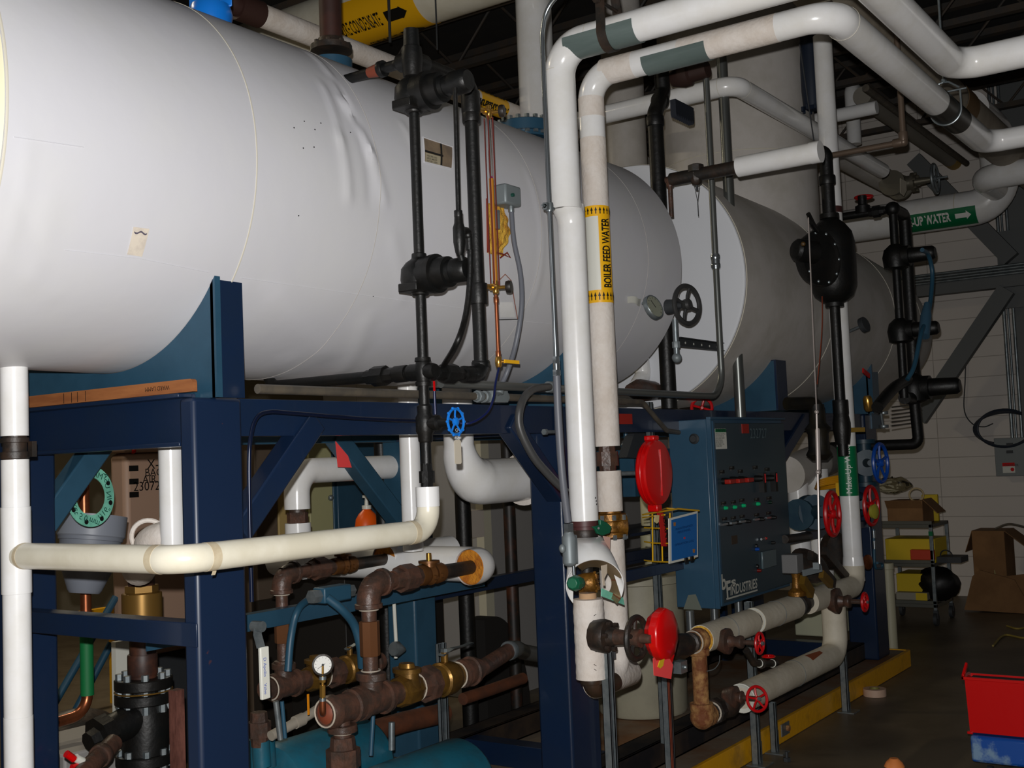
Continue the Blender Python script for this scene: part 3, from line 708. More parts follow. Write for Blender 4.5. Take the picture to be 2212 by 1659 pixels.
b.cyl(V((gx-.02,YG+.006,tpz.z)), V((gx-.02,YG+.006,btz.z)), .002, seg=8); build('guard_rod', b, M('red_brown_rod', (.45,.20,.18), .4, .4), gg)
for zc_, nm in ((G(243),'upper_cock'), (G(622),'lower_cock')):
    b = MB(); b.lathe(zc_-V((0,0,.022)), V((0,0,1)), [(0,.007),(.004,.011),(.016,.011),(.02,.014),(.03,.014),(.034,.009),(.046,.009)], 12); b.cyl(zc_, V((x2,YW,zc_.z)), .009); b.hexa(zc_-V((.012,0,0)), zc_-V((.026,0,0)), .013)
    e = zc_+V((0.012,-.035,0)); b.cyl(zc_, e, .006); o = build(nm, b, brass, gg)
    b = MB(); dd = (e-zc_).normalized(); b.lathe(e, dd, [(0,.008),(.002,.020),(.012,.022),(.02,.020),(.022,.008)], 20); build('knob', b, blackiron, o)
b = MB(); b.cyl(btz-V((0,0,.02)), G(770), sz(btz,4.2), seg=12); coll(b, G(648), (0,0,1), .009, .02); coll(b, G(765), (0,0,1), .009, .02); build('drain_tube', b, copper, gg)
c = G(782); b = MB(); b.lathe(c-V((0,0,.02)), V((0,0,1)), [(0,.007),(.005,.011),(.02,.013),(.035,.011),(.04,.007)], 12); b.cyl(c, c+V((0.01,-.02,0)), .006); o = build('drain_cock', b, brass, gg)
b = MB(); dx = on(c,'x',1108,782); b.obox((c+dx)/2+V((.004,-.022,0)), (dx-c)/2, V((0,.003,0)), V((0,0,.006))); build('lever', b, yel, o)
bt = T('blue_tubing', 'thin dark blue flexible tube curving down from the gauge glass drain', 'tube', G(800))
b = MB(); b.tube(spline([G(795), at(1070,830,Y=YG), at(1066,860,Y=YG-.01), at(1050,893,Y=YG), at(1010,915,Y=YG+.03), at(960,905,Y=YG+.1)]), .0042, 0, 10); build('tube', b, M('dark_blue_hose', (.10,.13,.28), .25), bt)
lv = at(938,835,Y=YW+.03); b = MB(); b.bar(lv+V((0,0,.02)), lv-V((0,0,.015)), .007, .003, V((1,0,0))); b.mi = 1; b.cyl(lv-V((0,0,.015)), lv-V((0,0,.09)), .004)
S('small_lever', b, [redp, bt.children[0].data.materials[0]], 'tiny red tipped blue lever beside the black column below the tank', 'lever')
# probe junction box and its flexible conduit
c0 = tp(*tk(1078,428)); c = c0+V((-.005,-.035,0)); w = sz(c,27); h = sz(c,22)
jb = T('junction_box', 'small grey cast junction box with hexagonal plug mounted on the big tank', 'junction box', c0)
b = MB(); b.obox(c, V((w*1.1,0,0)), V((0,.035,0)), V((0,0,h))); build('box', b, castgrey, jb, bevel=.008)
b = MB(); b.hexa(c+V((-w*.3,-.035,-h*.1)), c+V((-w*.3,-.045,-h*.1)), .007); build('plug', b, M('dark_green_plug', (.10,.28,.24), .4), jb)
b = MB(); e = at(1104,450,Y=c.y-.01); coll(b, e, (0,0,1), .011, .028, 12); b.cyl(at(1072,455,Y=c.y), at(1073,495,Y=c.y), .013); build('connector', b, galv, jb)
fy = c.y-.01; end = at(1080,838,Y=2.44)
b = MB(); b.tube(spline([e, at(1110,520,Y=fy-.01), at(1124,590,Y=fy-.03), at(1127,660,Y=fy-.04), at(1115,740,Y=fy-.02), at(1097,800,Y=2.42), end]), .0095, 0, 14)
S('flexible_conduit', b, greyflex, 'grey flexible conduit bowing from the tank junction box down to the long pipe', 'conduit')
# ================================================================ long conduits resting on the frame
YL = 2.5
a = at(526,839,Y=YL); zL = a.z; rL = sz(at(800,850,Y=YL), 9.5)
lcn = T('long_conduit', 'long dusty steel conduit lying on the navy beam under the big tank', 'conduit', a)
pL = lambda x, y=860: on(a,'x',x,y)
pe = pL(1350,868); yj = at(1452,933,Y=2.62)
b = MB(); b.tube([V((XA1+.005,YL,a.z)), pL(1350,868)], rL, 0, 16); b.tube([pL(1346), pL(1388,872), at(1418,905,Y=YL), at(1440,930,Y=2.52), at(1466,934,Y=2.56)], rL*.8, .08, 16); build('tube', b, dullconduit, lcn)
for x in (1043,):
    b = MB(); uni(b, pL(x-10,862), (1,0,0), rL*1.1, .05); c = pL(1068,862); b.obox(c, V((.05,0,0)), V((0,.028,0)), V((0,0,.022))); b.lathe(c-V((.07,0,0)), V((1,0,0)), [(0,.022),(.14,.022)], 16); b.cyl(c, at(1080,838,Y=2.44), .012); coll(b, at(1080,842,Y=2.44), at(1083,826,Y=2.44)-at(1080,842,Y=2.44), .015, .03, 12); build('conduit_body', b, castgrey, lcn, bevel=.004)
# conduit behind, turning up at the far tank
ya = 2.42; c1 = at(1333,846,Y=ya); xv = at(1557,780,Y=ya).x; cv = V((xv,ya,c1.z))
vcd = T('vertical_conduit', 'slim steel conduit standing before the second tank and bending left along the beam', 'conduit', cv)
b = MB(); b.tube([c1-V((1.2,0,0)), cv, on(cv,'z',1524,135)], sz(cv,7), .14, 14, True, 12); build('tube', b, M('weathered_conduit', (.46,.47,.46), .35, .7), vcd)
b = MB(); coll(b, on(cv,'z',1545,565), (0,0,1), sz(cv,9), .075); coll(b, on(cv,'z',1545,556), (0,0,1), sz(cv,10), .02); coll(b, on(cv,'z',1545,574), (0,0,1), sz(cv,10), .02); build('coupling', b, chrome, vcd)
# large conduit into the panel
yp = 2.5; b0 = at(1600,903,Y=yp); vc2 = T('panel_conduit', 'large vertical steel conduit entering the top of the blue control panel', 'conduit', b0)
tz = on(b0,'z',1555,100)
b = MB(); b.cyl(b0, tz, sz(b0,11.5)); build('tube', b, M('weathered_conduit2', (.44,.45,.44), .32, .75), vc2)
b = MB(); b.cyl(b0+V((.07,.03,0)), on(b0+V((.07,.03,0)),'z',1606,740), .018); build('tube', b, dullconduit, vc2)
# fixing strut across (1465..1610, 730..755)
p = at(1462,738,Y=2.5); q_ = V((at(1612,750,Y=2.5).x,2.5,p.z)); sb = T('strut_bracket', 'short perforated strut holding the conduits in front of the white tank end', 'bracket', p)
b = MB(); m_ = (p+q_)/2; hx = (q_-p)/2
b.obox(m_+V((0,.006,0)), hx, V((0,.002,0)), V((0,0,.022)))
for s in (-1,1): b.obox(m_+V((0,-.008,s*.02)), hx, V((0,.014,0)), V((0,0,.002)))
build('channel', b, darkgrey, sb)
b = MB()
for k in range(7): b.cyl(p+(q_-p)*(.12+.11*k)+V((0,.0035,0)), p+(q_-p)*(.12+.11*k)+V((0,.0028,0)), .006, seg=12)
build('slots', b, whiteplastic, sb)
# black flexible cable from beam fitting to the riser conduit
f0 = at(1187,836,Y=2.4)
fx = T('flexible_cable', 'dark thick flexible conduit looping left of the white risers under the tank', 'conduit', f0)
b = MB(); b.tube(spline([f0+V((.08,.1,0)), f0, at(1150,842,Y=2.33), at(1127,870,Y=2.3), at(1122,920,Y=2.3), at(1150,982,Y=2.28), at(1185,1025,Y=2.26), at(1222,1062,Y=2.24)]), .0145, 0, 16); build('tube', b, darkflex, fx)
b = MB(); d = V((1,-.2,0)); coll(b, f0+V((0,0,0)), d, .021, .025, 14); coll(b, f0+V((.03,0,0)), d, .024, .02, 6); build('connector', b, castgrey, fx)
# small grey line looping in front of the near beam and down behind the post
b = MB(); b.tube(spline([at(1010,912,Y=2.48), at(800,905,Y=2.5), at(640,893,Y=2.5), at(580,890,Y=2.5), at(553,905,Y=2.49), at(541,950,Y=2.48), at(538,1010,Y=2.48), at(540,1150,Y=2.48), at(544,1300,Y=2.48)]), .0062, 0, 10)
S('blue_conduit', b, M('dark_blue_tube', (.08,.11,.19), .25, .2), 'thin dark blue tube curving along the beam and down beside the front post', 'tube')
# ================================================================ two tall white risers and the pipes they feed overhead
Y1, Y2 = 2.21, 2.352
c = at(1257,1000,Y=Y1); xr1 = c.x; F1 = V((xr1,Y1,0)); z1 = lambda y: on(F1,'z',1250,y)
ra, rb_ = sz(c,30.5), sz(z1(300),33.5)
XU = xr1-.036; t1 = on(V((XU,Y1,0)),'z',1215,103); zt_ = t1.z
riser1 = T('insulated_riser', 'front white jacketed riser turning overhead, the left of the two tall pipes', 'pipe', V((xr1,Y1,z1(1125).z)))
kz = z1(455)
xc = on(V((XU,Y1,zt_)), 'y', 1850, -20)
cn = V((XU, xc.y, zt_)); cn2 = on(cn,'x',2078,128); cn3 = cn2+V((0,-1.6,0))
b = MB(); b.cyl(z1(1125), V((xr1,Y1,kz.z+.02)), ra, seg=32); build('lower_jacket', b, pvc, riser1)
b = MB(); b.tube([V((XU,Y1,kz.z)), V((XU,Y1,zt_)), cn, cn2, cn3], [rb_]*16+[rb_*(1+.006*k) for k in range(13)]+[rb_*1.08]*20, rb_*1.9, 32, True, 12); build('upper_jacket', b, pvc, riser1)
b = MB(); b.tube([V((xr1,Y1,kz.z-.05)), V((xr1-.004,Y1,kz.z-.02)), V((xr1-.018,Y1,kz.z+.004)), V((XU,Y1,kz.z+.03))], [ra*1.003,ra*1.03,ra*1.06,rb_*1.004], 0, 28, False); build('creased_cuff', b, pvc, riser1)
# grey wrap sheets
s0 = on(t1,'y',1236,110); s1_ = on(t1,'y',1385,70)
def halfwrap(th, name, p, q, r, mat, a0=-1.2, a1=1.9, ref=V((0,0,-1)), lift=.0015):
    d = (q-p); L = d.length; f = wrap(p, d, r, ref)
    b = MB(); b.grid(lambda u, v: f(L*u, (a0+(a1-a0)*v)*r, lift+.0025), 8, 26, .002); return build(name, b, mat, th)
halfwrap(riser1, 'grey_wrap', s0, s1_, rb_, greylab, -1.7, 1.5)
sleeve(riser1, 'joint_seam', t1, (0,-1,0), rb_*1.005, .14, .143, seam_m)
sleeve(riser1, 'joint_seam', V((XU,Y1,0)), (0,0,1), rb_*1.005, on(F1,'z',1212,162).z, on(F1,'z',1212,162).z+.003, seam_m)
b = MB(); f = wrap(F1, V((0,0,1)), ra, V((.55,-1,0)))
za = z1(1012).z; zb2 = z1(962).z; 
b.grid(lambda u, v: f(za+(zb2-.012-za)*v, .001+.002*u, .0006), 1, 6, .0004); b.add([f(zb2-.018,-.006,.0012), f(zb2-.018,.009,.0012), f(zb2,.0015,.0012)], [(0,1,2)])
for (u, v) in ((z1(1078).z,-.03),(z1(1085).z,-.026),(z1(1092).z,-.024)): b.grid(lambda a, c2: f(u+.006*a, v+.006*c2+.002*sin(7*a), .0006), 2, 2, .0003)
build('marking', b, ink, riser1, 'thin black flow arrow and smudges')
# strap hanger of the front pipe
hp = on(t1,'y',1314,60); hg = T('band_hanger', 'black steel band hanging the overhead white pipe near the top', 'hanger', hp)
b = MB(); f = wrap(hp, V((0,1,0)), rb_, V((0,0,-1))); b.grid(lambda u, v: f(.018-.036*u, (-1.75+3.5*v)*rb_, .005), 2, 24, .004)
for s in (-1,1):
    q1 = hp+V((s*(rb_+.004),0,0)); b.obox(q1+V((0,0,.055)), V((.0025,0,0)), V((0,.018,0)), V((0,0,.06))); b.bar(q1+V((0,0,.11)), hp+V((s*.02,0,.26)), .036, .005, V((0,1,0)))
b.cyl(hp+V((-rb_-.03,0,.1)), hp+V((rb_+.03,0,.1)), .007); b.hexa(hp+V((-rb_-.035,0,.1)), hp+V((-rb_-.02,0,.1)), .014); b.cyl(hp+V((0,0,.2)), V((hp.x,hp.y,ZT-.4)), .008)
build('band', b, blackiron, hg)
# second riser
c = at(1308,900,Y=Y2); xr2 = c.x; F2 = V((xr2,Y2,0)); z2 = lambda y: on(F2,'z',1290,y); rc = sz(c,28.3)
t2_ = on(F2,'z',1262,165); zt2 = t2_.z
riser2 = T('insulated_riser', 'second tall pipe with off-white canvas jacket and yellow boiler feed water label', 'pipe', V((xr2,Y2,z2(1480).z)))
c2 = on(V((xr2,Y2,zt2)),'y',1800,48); k2 = on(c2,'x',2112,325); k3 = k2+V((0,-1.6,0))
xs = on(c2,'x',2005,238); xe = on(c2,'x',2052,278)
b = MB(); b.tube([z2(965), V((xr2,Y2,zt2)), c2, xs], [rc]*15+[rc*(1+.016*k) for k in range(13)]+[rc*1.21]*4, rc*2.0, 32, True, 12); build('jacket', b, pvc, riser2)
sleeve(riser2, 'canvas_section', F2, (0,0,1), rc*1.012, z2(965).z, z2(300).z, canvas, 'rough off-white canvas section')
sleeve(riser2, 'canvas_band', F2, (0,0,1), rc*1.014, z2(255).z, z2(212).z, canvas)
yy = [on(t2_,'y',x,y).y for x, y in ((1302,150),(1372,133),(1530,85),(1680,52))]
sleeve(riser2, 'canvas_section', V((xr2,0,zt2)), (0,1,0), rc*1.012, yy[1], yy[0], canvas); sleeve(riser2, 'canvas_section', V((xr2,0,zt2)), (0,1,0), rc*1.012, yy[3], yy[2]+.12, canvas)
halfwrap(riser2, 'grey_wrap', on(t2_,'y',1396,125), on(t2_,'y',1532,92), rc*1.012, greylab, -1.6, 1.5)
f = wrap(on(t2_,'y',1452,112), V((0,-1,0)), rc*1.012, V((0,0,-1))); b = MB(); b.grid(lambda u, v: f(-.008+.016*u, (-1.6+3.1*v)*rc, .0035), 2, 24, .001); build('tape_strip', b, M('clear_tape', (.46,.51,.48), .2), riser2)
for y in (2,): sleeve(riser2, 'joint_seam', c2, (1,0,0), rc*1.215, .12, .123, seam_m)
b = MB(); b.tube([xe, k2, k3], [rc*1.21]*2+[rc*(1.2-.012*k) for k in range(13)]+[rc*1.05]*4, rc*2.0, 32, True, 12); build('jacket', b, pvc, riser2)
sleeve(riser2, 'metal_shield', xs, (1,0,0), rc*1.24, -.004, (xe-xs).length+.004, M('dark_metal_shield', (.20,.19,.16), .35, .6), seg=36)
# clevis hanger
hc = (xs+xe)/2-V((.02,0,0)); hg = T('clevis_hanger', 'thin steel clevis hanger ring around the shielded overhead pipe', 'hanger', hc)
b = MB(); rh = rc*1.32; f = wrap(hc, V((1,0,0)), rh, V((0,0,-1)))
b.tube([f(0,(-1.57+3.14*k/20)*rh) for k in range(21)], .005, 0, 8)
for s in (-1,1): b.tube([hc+V((0,s*rh,0)), hc+V((0,s*rh,rh*1.25))], .005, 0, 8); b.tube([hc+V((0,s*rh*.95,rh*1.4)), hc+V((0,s*rh*.3,rh*1.9)), hc+V((0,0,rh*1.95))], .005, .01, 8)
b.cyl(hc+V((0,-rh-.03,rh*1.25)), hc+V((0,rh+.03,rh*1.25)), .005); b.cyl(hc+V((0,0,rh*1.9)), V((hc.x,hc.y,ZT-.5)), .006); b.hexa(hc+V((0,0,rh*1.95)), hc+V((0,0,rh*2.15)), .013)
build('ring', b, galv, hg)
# feed water label
f = wrap(F2, V((0,0,1)), rc*1.012, V((-.88,-.48,0))); lab = [z2(y).z for y in (657,630,472,449)]
def arc(lo_, hi_, a0, a1, mat, nm, lift=.001):
    b = MB(); b.grid(lambda u, v: f(lo_+(hi_-lo_)*u, (a0+(a1-a0)*v)*rc, lift), 4, 40, .0005); return build(nm, b, mat, riser2)
l1 = arc(lab[0], lab[1], -3, 3, yel, 'arrow_band'); l2 = arc(lab[2], lab[3], -3, 3, yel, 'arrow_band'); l3 = arc(lab[1], lab[2], .15, 1.3, yel, 'label_strip', .0012)
arc(lab[1], lab[2], -1.4, .15, whiteplastic, 'label_back', .001)
for zz_, nm, par in ((lab[0], 'arrows', l1), (lab[2], 'arrows', l2)):
    b = MB(); w = .0055
    for k in range(-8, 9):
        u0 = k*.0165; h = lab[1]-lab[0] if par is l1 else lab[3]-lab[2]
        A = lambda u, v: f(zz_+h*v, u0+u, .0028)
        b.add([A(-w*.4,.2),A(w*.4,.2),A(w*.4,.5),A(w,.5),A(0,.85),A(-w,.5),A(-w*.4,.5)], [(0,1,2,6),(6,2,3,4,5)])
    build(nm, b, ink, par)
hL = lab[2]-lab[1]; b = MB()
s_ = hL*.95/ (len('BOILER FEED WATER')*.62)
textw(b, 'BOILER FEED WATER', lambda u, v: f(lab[1]+hL*.03+u, rc*.98-v, .0052), .047, hL*.94, bold=.0012); build('lettering', b, ink, l3)
# lower pieces of riser 2
b = MB(); uni(b, z2(992), (0,0,1), rc*.58, .13); b.cyl(z2(965), z2(1020), rc*.55); build('union', b, brown, riser2)
b = MB(); b.cyl(z2(1105), z2(1018), rc, seg=32); build('canvas_section', b, canvas, riser2)
z3 = z2(1462); b = MB(); F2b = V((xr2,Y2,0))
b.tube([z2(1165), z3+V((0,0,.02)), z3+V((-.18,0,0))], rc*1.0, rc*1.5, 32); build('canvas_section', b, canvas, riser2)
b = MB(); b.tube([z3+V((.11,0,0)), z3+V((.10,0,0)), z3-V((.178,0,0))], [rc*.9,rc*1.02,rc*1.02], 0, 32); build('canvas_tee', b, canvas, riser2)
b = MB(); bx = z3+V((-.179,0,0)); b.cyl(bx, bx-V((.003,0,0)), rc*.93); build('insulation_end', b, foam, riser2)
# brass flanged valve in riser 2
vc = z2(1136); fv = T('flanged_valve', 'amber tarnished brass flanged valve with bolts in the second riser', 'valve', vc)
b = MB(); R = rc*1.15; b.lathe(z2(1166), V((0,0,1)), [(0,R*.75),(.01,R),(.028,R*1.02),(.032,R*.8),(.07,R*.85),(.075,R*1.02),(.1,R),(.105,R*.75),(.13,R*.7)], 30)
b.lathe(vc, V((.7,-.7,0)), [(0,R*.8),(R*1.0,R*.8),(R*1.02,R*.3)], 20)
o = build('body', b, oldbrass, fv)
for k in range(8):
    A = k*.785; e = V((cos(A),sin(A),0))*R*1.03
    for h in (0, .078): b = MB(); b.hexa(z2(1166)+e+V((0,0,h)), z2(1166)+e+V((0,0,h+.02)), .009); build('bolt', b, galv, o)
# green lever handle
p = at(1296,1140,Y=2.16); b = MB(); pts = [at(x,y,Y=2.16) for x, y in ((1275,1138),(1292,1134),(1291,1122),(1305,1128),(1316,1138),(1312,1152),(1297,1157),(1286,1152),(1282,1143))]
gl = T('lever_valve', 'flat dark green lever handle beside the brass flanged valve', 'handle', p)
b.prism(pts, V((0,-.012,0))); o = build('lever', b, greentag, gl, bevel=.003); b = MB(); b.cyl(at(1293,1141,Y=2.15), at(1293,1141,Y=2.142), .004); b.cyl(p, V((p.x,Y1+.05,p.z)), .008); build('screw', b, blackiron, gl)
# pinkish paper tag
b = MB(); pts = [at(x,y,Y=2.13) for x, y in ((1302,1158),(1318,1160),(1317,1190),(1308,1176),(1306,1168))]; b.prism(pts, V((0,-.001,0))); S('paper_tag', b, M('faded_pink_paper', (.84,.66,.60), .7), 'faded pinkish paper tag hanging under the green lever', 'tag')
# lower part of riser 1: nipple, coupling, opened jacket, ball valve, fluffy jacket
b = MB(); b.cyl(z1(1152), z1(1120), ra*.86); coll(b, z1(1131), (0,0,1), ra*.9, .022); build('bare_nipple', b, M('purple_brown_primer', (.30,.18,.18), .5), riser1)
b = MB(); coll(b, z1(1155), (0,0,1), ra*.86, .035); b.cyl(z1(1290), z1(1150), ra*.42); b.hexa(z1(1175), z1(1163), ra*.9); build('black_coupling', b, blackiron, riser1)
b = MB(); b.cyl(z1(1215), z1(1141), .006); build('stud', b, galv, riser1)
# curled open jacket: a half sleeve pushed aside and flared
oj = T('opened_jacket', 'curled open white jacket sleeve pushed aside around the lower brass valve', 'pipe jacket', z1(1230))
Rm = at(1286,1266,Y=2.085); Rr_ = sz(Rm, 63); Tc = z1(1160)
FH = V((CF.x,CF.y,0)).normalized(); RH = V((sin(YAW),-cos(YAW),0)); RT = ra*1.12
def oja(v, A):
    a = radians(-28+246*A); rim = Rm+(RH*cos(a)*1.0+V((0,0,.92))*sin(a))*Rr_+FH*(.02*cos(2*a))
    rg = Tc+(RH*cos(a)-FH*sin(a))*RT
    m = rg.lerp(rim, v); return m-FH*(.022*sin(pi*v))+V((0,0,.014*sin(pi*v)))
b = MB(); b.grid(oja, 14, 44, .003); build('sleeve', b, pvc, oj)
bk = Rm+FH*.085
def lin(v, A):
    a = radians(-44+172*A); rim = Rm+(RH*cos(a)+V((0,0,.92))*sin(a))*Rr_*.985+FH*(.02*cos(2*a)+.003)
    return rim.lerp(bk+(RH*cos(a)+V((0,0,.92))*sin(a))*Rr_*.62, v)
b = MB(); b.grid(lin, 10, 40, .001); build('foil_lining', b, M('brown_foil_lining', (.50,.44,.34), .35, .45, col2=(.62,.52,.38), scale=12, amt=.7), oj)
b = MB(); b.grid(lambda u, v: lin(u, .06+.02*v)-FH*.002, 6, 2, .001); b.grid(lambda u, v: lin(u, .30+.02*v)-FH*.002, 6, 2, .001); build('rust_streak', b, M('rust_streak_m', (.42,.24,.14), .8), oj)
# round brass end seen in the opening
ve = at(1281,1258,Y=2.12); rv = sz(ve, 22)
bv = T('ball_valve', 'brass ball valve with green actuator stub inside the opened white jacket', 'valve', ve)
b = MB(); d = V((.35,-1,.1)).normalized(); b.lathe(ve+d*-.05, d, [(0,rv*.9),(.02,rv*1.0),(.055,rv*1.0),(.062,rv*.86),(.066,rv*.5),(.058,rv*.45)], 28); 
a1, b1 = frame(d)
for k in range(7): A = k*.9; b.bar(ve+d*.014+(a1*cos(A)+b1*sin(A))*rv*.2, ve+d*.016+(a1*cos(A+.5)+b1*sin(A+.5))*rv*.8, .006, .006, d)
b.bolts(ve+d*.008, d, rv*.93, 5, .006, .008); build('body', b, oldbrass, bv)
b = MB(); pts = [at(x,y,Y=2.05) for x, y in ((1298,1222),(1311,1219),(1311,1238),(1305,1250),(1307,1265),(1302,1265))]; b.prism(pts, V((0,-.001,0))); build('label_flap', b, M('beige_paper', (.80,.74,.66), .7), bv)
g0 = at(1238,1260,Y=2.06); g1 = at(1264,1258,Y=2.09); b = MB(); d = (g1-g0).normalized(); b.lathe(g0, d, [(-.0,.024),(.03,.028),(.031,.022),(.07,.021)], 8); b.lathe(g0-d*.012, d, [(0,.018),(.012,.024)], 8); build('actuator', b, greentag, bv, bevel=.002)
b = MB(); b.cyl(z1(1296), z1(1280), ra*.62); build('wrapped_stub', b, M('tan_wrap', (.72,.58,.44), .8), riser1)
# teal strap piece
b = MB(); P = [(1299,1271),(1344,1291),(1347,1307),(1298,1288)]
S('teal_strap', [b.prism([at(x,y,Y=2.07) for x, y in P], V((0,-.004,0))), b][1], gasketm, 'worn teal green strip under the opened white jacket', 'strip')
# fluffy bottom jacket
zt3, zb3 = z1(1293), z1(1466); b = MB()
R_ = sz(zt3, 33); prof = [(0,R_*.6),(.002,R_*.97)]+[((zt3.z-zb3.z)*k/24, R_*(1+.012*sin(k*2.1)+.01*sin(k*5.3))) for k in range(1,25)]
b.lathe(zt3, V((0,0,-1)), prof, 36); build('fluffy_jacket', b, canvas, riser1, 'ribbed white felt jacket section')
b = MB()
for y in (1330,1372,1405,1435,1445): q1 = at(1283,y,Y=Y1-R_); b.bar(q1, q1+V((.016,0,-.008 if y%2 else .003)), .0012, .0012)
build('staples', b, darkgrey, riser1)
zz4 = z1(1488); b = MB(); b.tube([zb3+V((0,0,.01)), zz4+V((0,0,-.005)), zz4+V((.16,0,-.005))], R_*.62, .04, 20); coll(b, zb3+V((0,0,-.004)), (0,0,1), R_*.72, .03); build('black_elbow', b, M('dark_brown_elbow', (.20,.16,.13), .4, col2=(.28,.20,.15), scale=12, amt=.6), riser1)
# ================================================================ conduit in front of riser 1
YK = 2.13; kb = at(1201,776,Y=YK); K = lambda x, y: on(kb,'z',x,y)
ek = T('front_conduit', 'shiny thin steel conduit running down in front of the left white riser', 'conduit', kb)
tk_ = K(1195,75)
b = MB(); b.tube([kb, tk_, tk_+V((.0,-.02,.09)) , tk_+V((0,-.5,.40))], .0085, .12, 14, True, 12); build('tube', b, chrome, ek)
b = MB(); c = K(1197,447); coll(b, c, (0,0,1), .013, .03, 12); b.obox(c+V((-.012,0,0)), V((.018,0,0)), V((0,.008,0)), V((0,0,.012))); b.cyl(c+V((-.045,0,.0)), c+V((.03,0,0)), .004); b.hexa(c+V((-.03,0,0)), c+V((-.022,0,0)), .008); build('clamp', b, galv, ek)
b = MB(); coll(b, K(1201,778), (0,0,1), .0125, .025, 6); b.cyl(K(1201,800), K(1201,776), .0115); coll(b, K(1201,806), (0,0,1), .014, .022, 6); build('coupling', b, chrome, ek)
b = MB(); b.tube(spline([K(1202,812), at(1206,900,Y=YK), at(1214,1020,Y=YK), at(1227,1128,Y=YK)]), .0135, 0, 14); build('flexible_section', b, greyflex, ek)
c = at(1228,1140,Y=YK); b = MB(); coll(b, c, (0,0,1), .018, .03, 6); coll(b, c+V((0,0,-.018)), (0,0,1), .016, .02, 14); build('connector', b, chrome, ek)
b = MB(); c1_ = at(1230,1185,Y=YK)
b.lathe(c1_-V((0,0,.062)), V((0,0,1)), [(0,.006),(.004,.017),(.012,.024),(.1,.025),(.112,.018),(.13,.014),(.14,.014)], 20); b.obox(c1_+V((.012,0,-.005)), V((.018,0,0)), V((0,.016,0)), V((0,0,.05))); b.ball(at(1215,1185,Y=YK), .012, 1, 1, 1.3, 12, 8); build('conduit_body', b, castgrey, ek, bevel=.003)
b = MB(); b.cyl(at(1240,1242,Y=YK), at(1239,1218,Y=YK), .006); build('stem', b, chrome, ek)
# ================================================================ overhead and background pipework
def pipe(name, label, pts, r, mat, bend=None, bands=(), seg=28, cat='pipe', group=None):
    t = T(name, label, cat, pts[0], group)
    b = MB(); b.tube(pts, r, bend if bend is not None else r*1.8, seg, True, 10); build('jacket' if r > .025 else 'tube', b, mat, t)
    for o, d, a, c in bands: sleeve(t, 'joint_seam', o, d, r*1.01, a, c, seam_m)
    return t
# A: warm white pipe along the room behind the tank
a = at(700,86,Y=3.9); rA = sz(a,24)
a0 = on(a,'x',515,20); a1 = on(a,'x',1135,230)
pa = pipe('overhead_pipe', 'speckled white pipe running behind the top of the first tank', [a0, a1+V((.6,0,0))], rA, canvas)
f = wrap(on(a,'x',1032,195), V((1,0,0)), rA, V((0,-1,-.2))); Lb = (on(a,'x',1092,215)-on(a,'x',1032,195)).length
b = MB(); b.grid(lambda u, v: f(Lb*u, (-3+6*v)*rA, .0015), 2, 40, .0008); lb = build('label_band', b, yel, pa)
b = MB(); text(b, 'LOW PRESSURE', lambda u, v: f(Lb*.97-u, .035-v, .004), Lb*.155, bold=.003); text(b, 'CONDENSATE', lambda u, v: f(Lb*.9-u, -.045-v, .004), Lb*.155, bold=.003); build('lettering', b, ink, lb)
b = MB(); b.tube([on(a,'x',515,20)+V((-.02,0,0)), on(a,'x',560,30)], rA*1.15, 0, 20); b.tube([a0-V((.0,0,0)), a0+V((-.1,0,0)), a0+V((-.1,-.1,.4))], rA*.9, .1, 16); build('rusty_elbow', b, M('dark_brown_elbow2', (.22,.14,.12), .6), pa)
# B: thick pipe crossing above with yellow label
XB = 5.6; lo_ = at(816,84,X=XB); hi_ = at(640,0,X=XB)
cB = at(820,15,X=XB); rB = sz(cB,66); zB = lo_.z+rB*1.0
cB = V((XB, lo_.y, zB))
pb = pipe('overhead_pipe', 'thick cream-white overhead pipe with big yellow condensate label and black arrow', [cB+V((0,3.2,0)), cB+V((0,-4.5,0))], rB, pvc_cream)
ya_, yb_ = on(cB-V((0,0,rB)),'y',745,105).y, on(cB-V((0,0,rB)),'y',930,48).y
f = wrap(V((XB,ya_,zB)), V((0,-1,0)), rB, V((-.5,0,-1))); Lb = ya_-yb_
b = MB(); b.grid(lambda u, v: f(Lb*u, (-1.15+3.2*v)*rB, .002), 4, 40, .001); lb = build('label_sheet', b, yel, pb)
TX = 1 if f(0,.05).z > f(0,-.05).z else -1
b = MB(); textw(b, 'LOW PRESSURE CONDENSATE', lambda u, v: f(-Lb*.12+u, TX*(v+rB*.1), .006), Lb*.17, Lb*.72, bold=.002)
textw(b, 'CONDENSATE RETURN', lambda u, v: f(Lb*.28+u, TX*(v-rB*.80), .006), Lb*.11, Lb*.40, bold=.003)
h = .075
A = lambda u, v: f(Lb*.76+u*1.2, TX*(v*1.25+rB*.22), .006)
build('lettering', b, ink, lb)
for v0 in (rB*.30, -rB*.62): b = MB(); arrow(b, lambda u, v: f(Lb*.66+u*Lb*.24, TX*(v*.085+v0), .007), .42, .5); build('arrow', b, ink, lb)
for x, y in ((841,40),(943,60)):
    p = at(x,y,X=XB-.3); b = MB(); bot = on(p,'z',x,92 if x < 900 else 108); b.cyl(bot, V((p.x,p.y,ZT-.3)), .009 if x < 900 else .005, seg=8)
    S('hanger_rod', b, darkgrey, 'thick beaded hanger rod in front of the yellow condensate label' if x < 900 else 'thin hanger rod right of the yellow condensate label', 'rod')
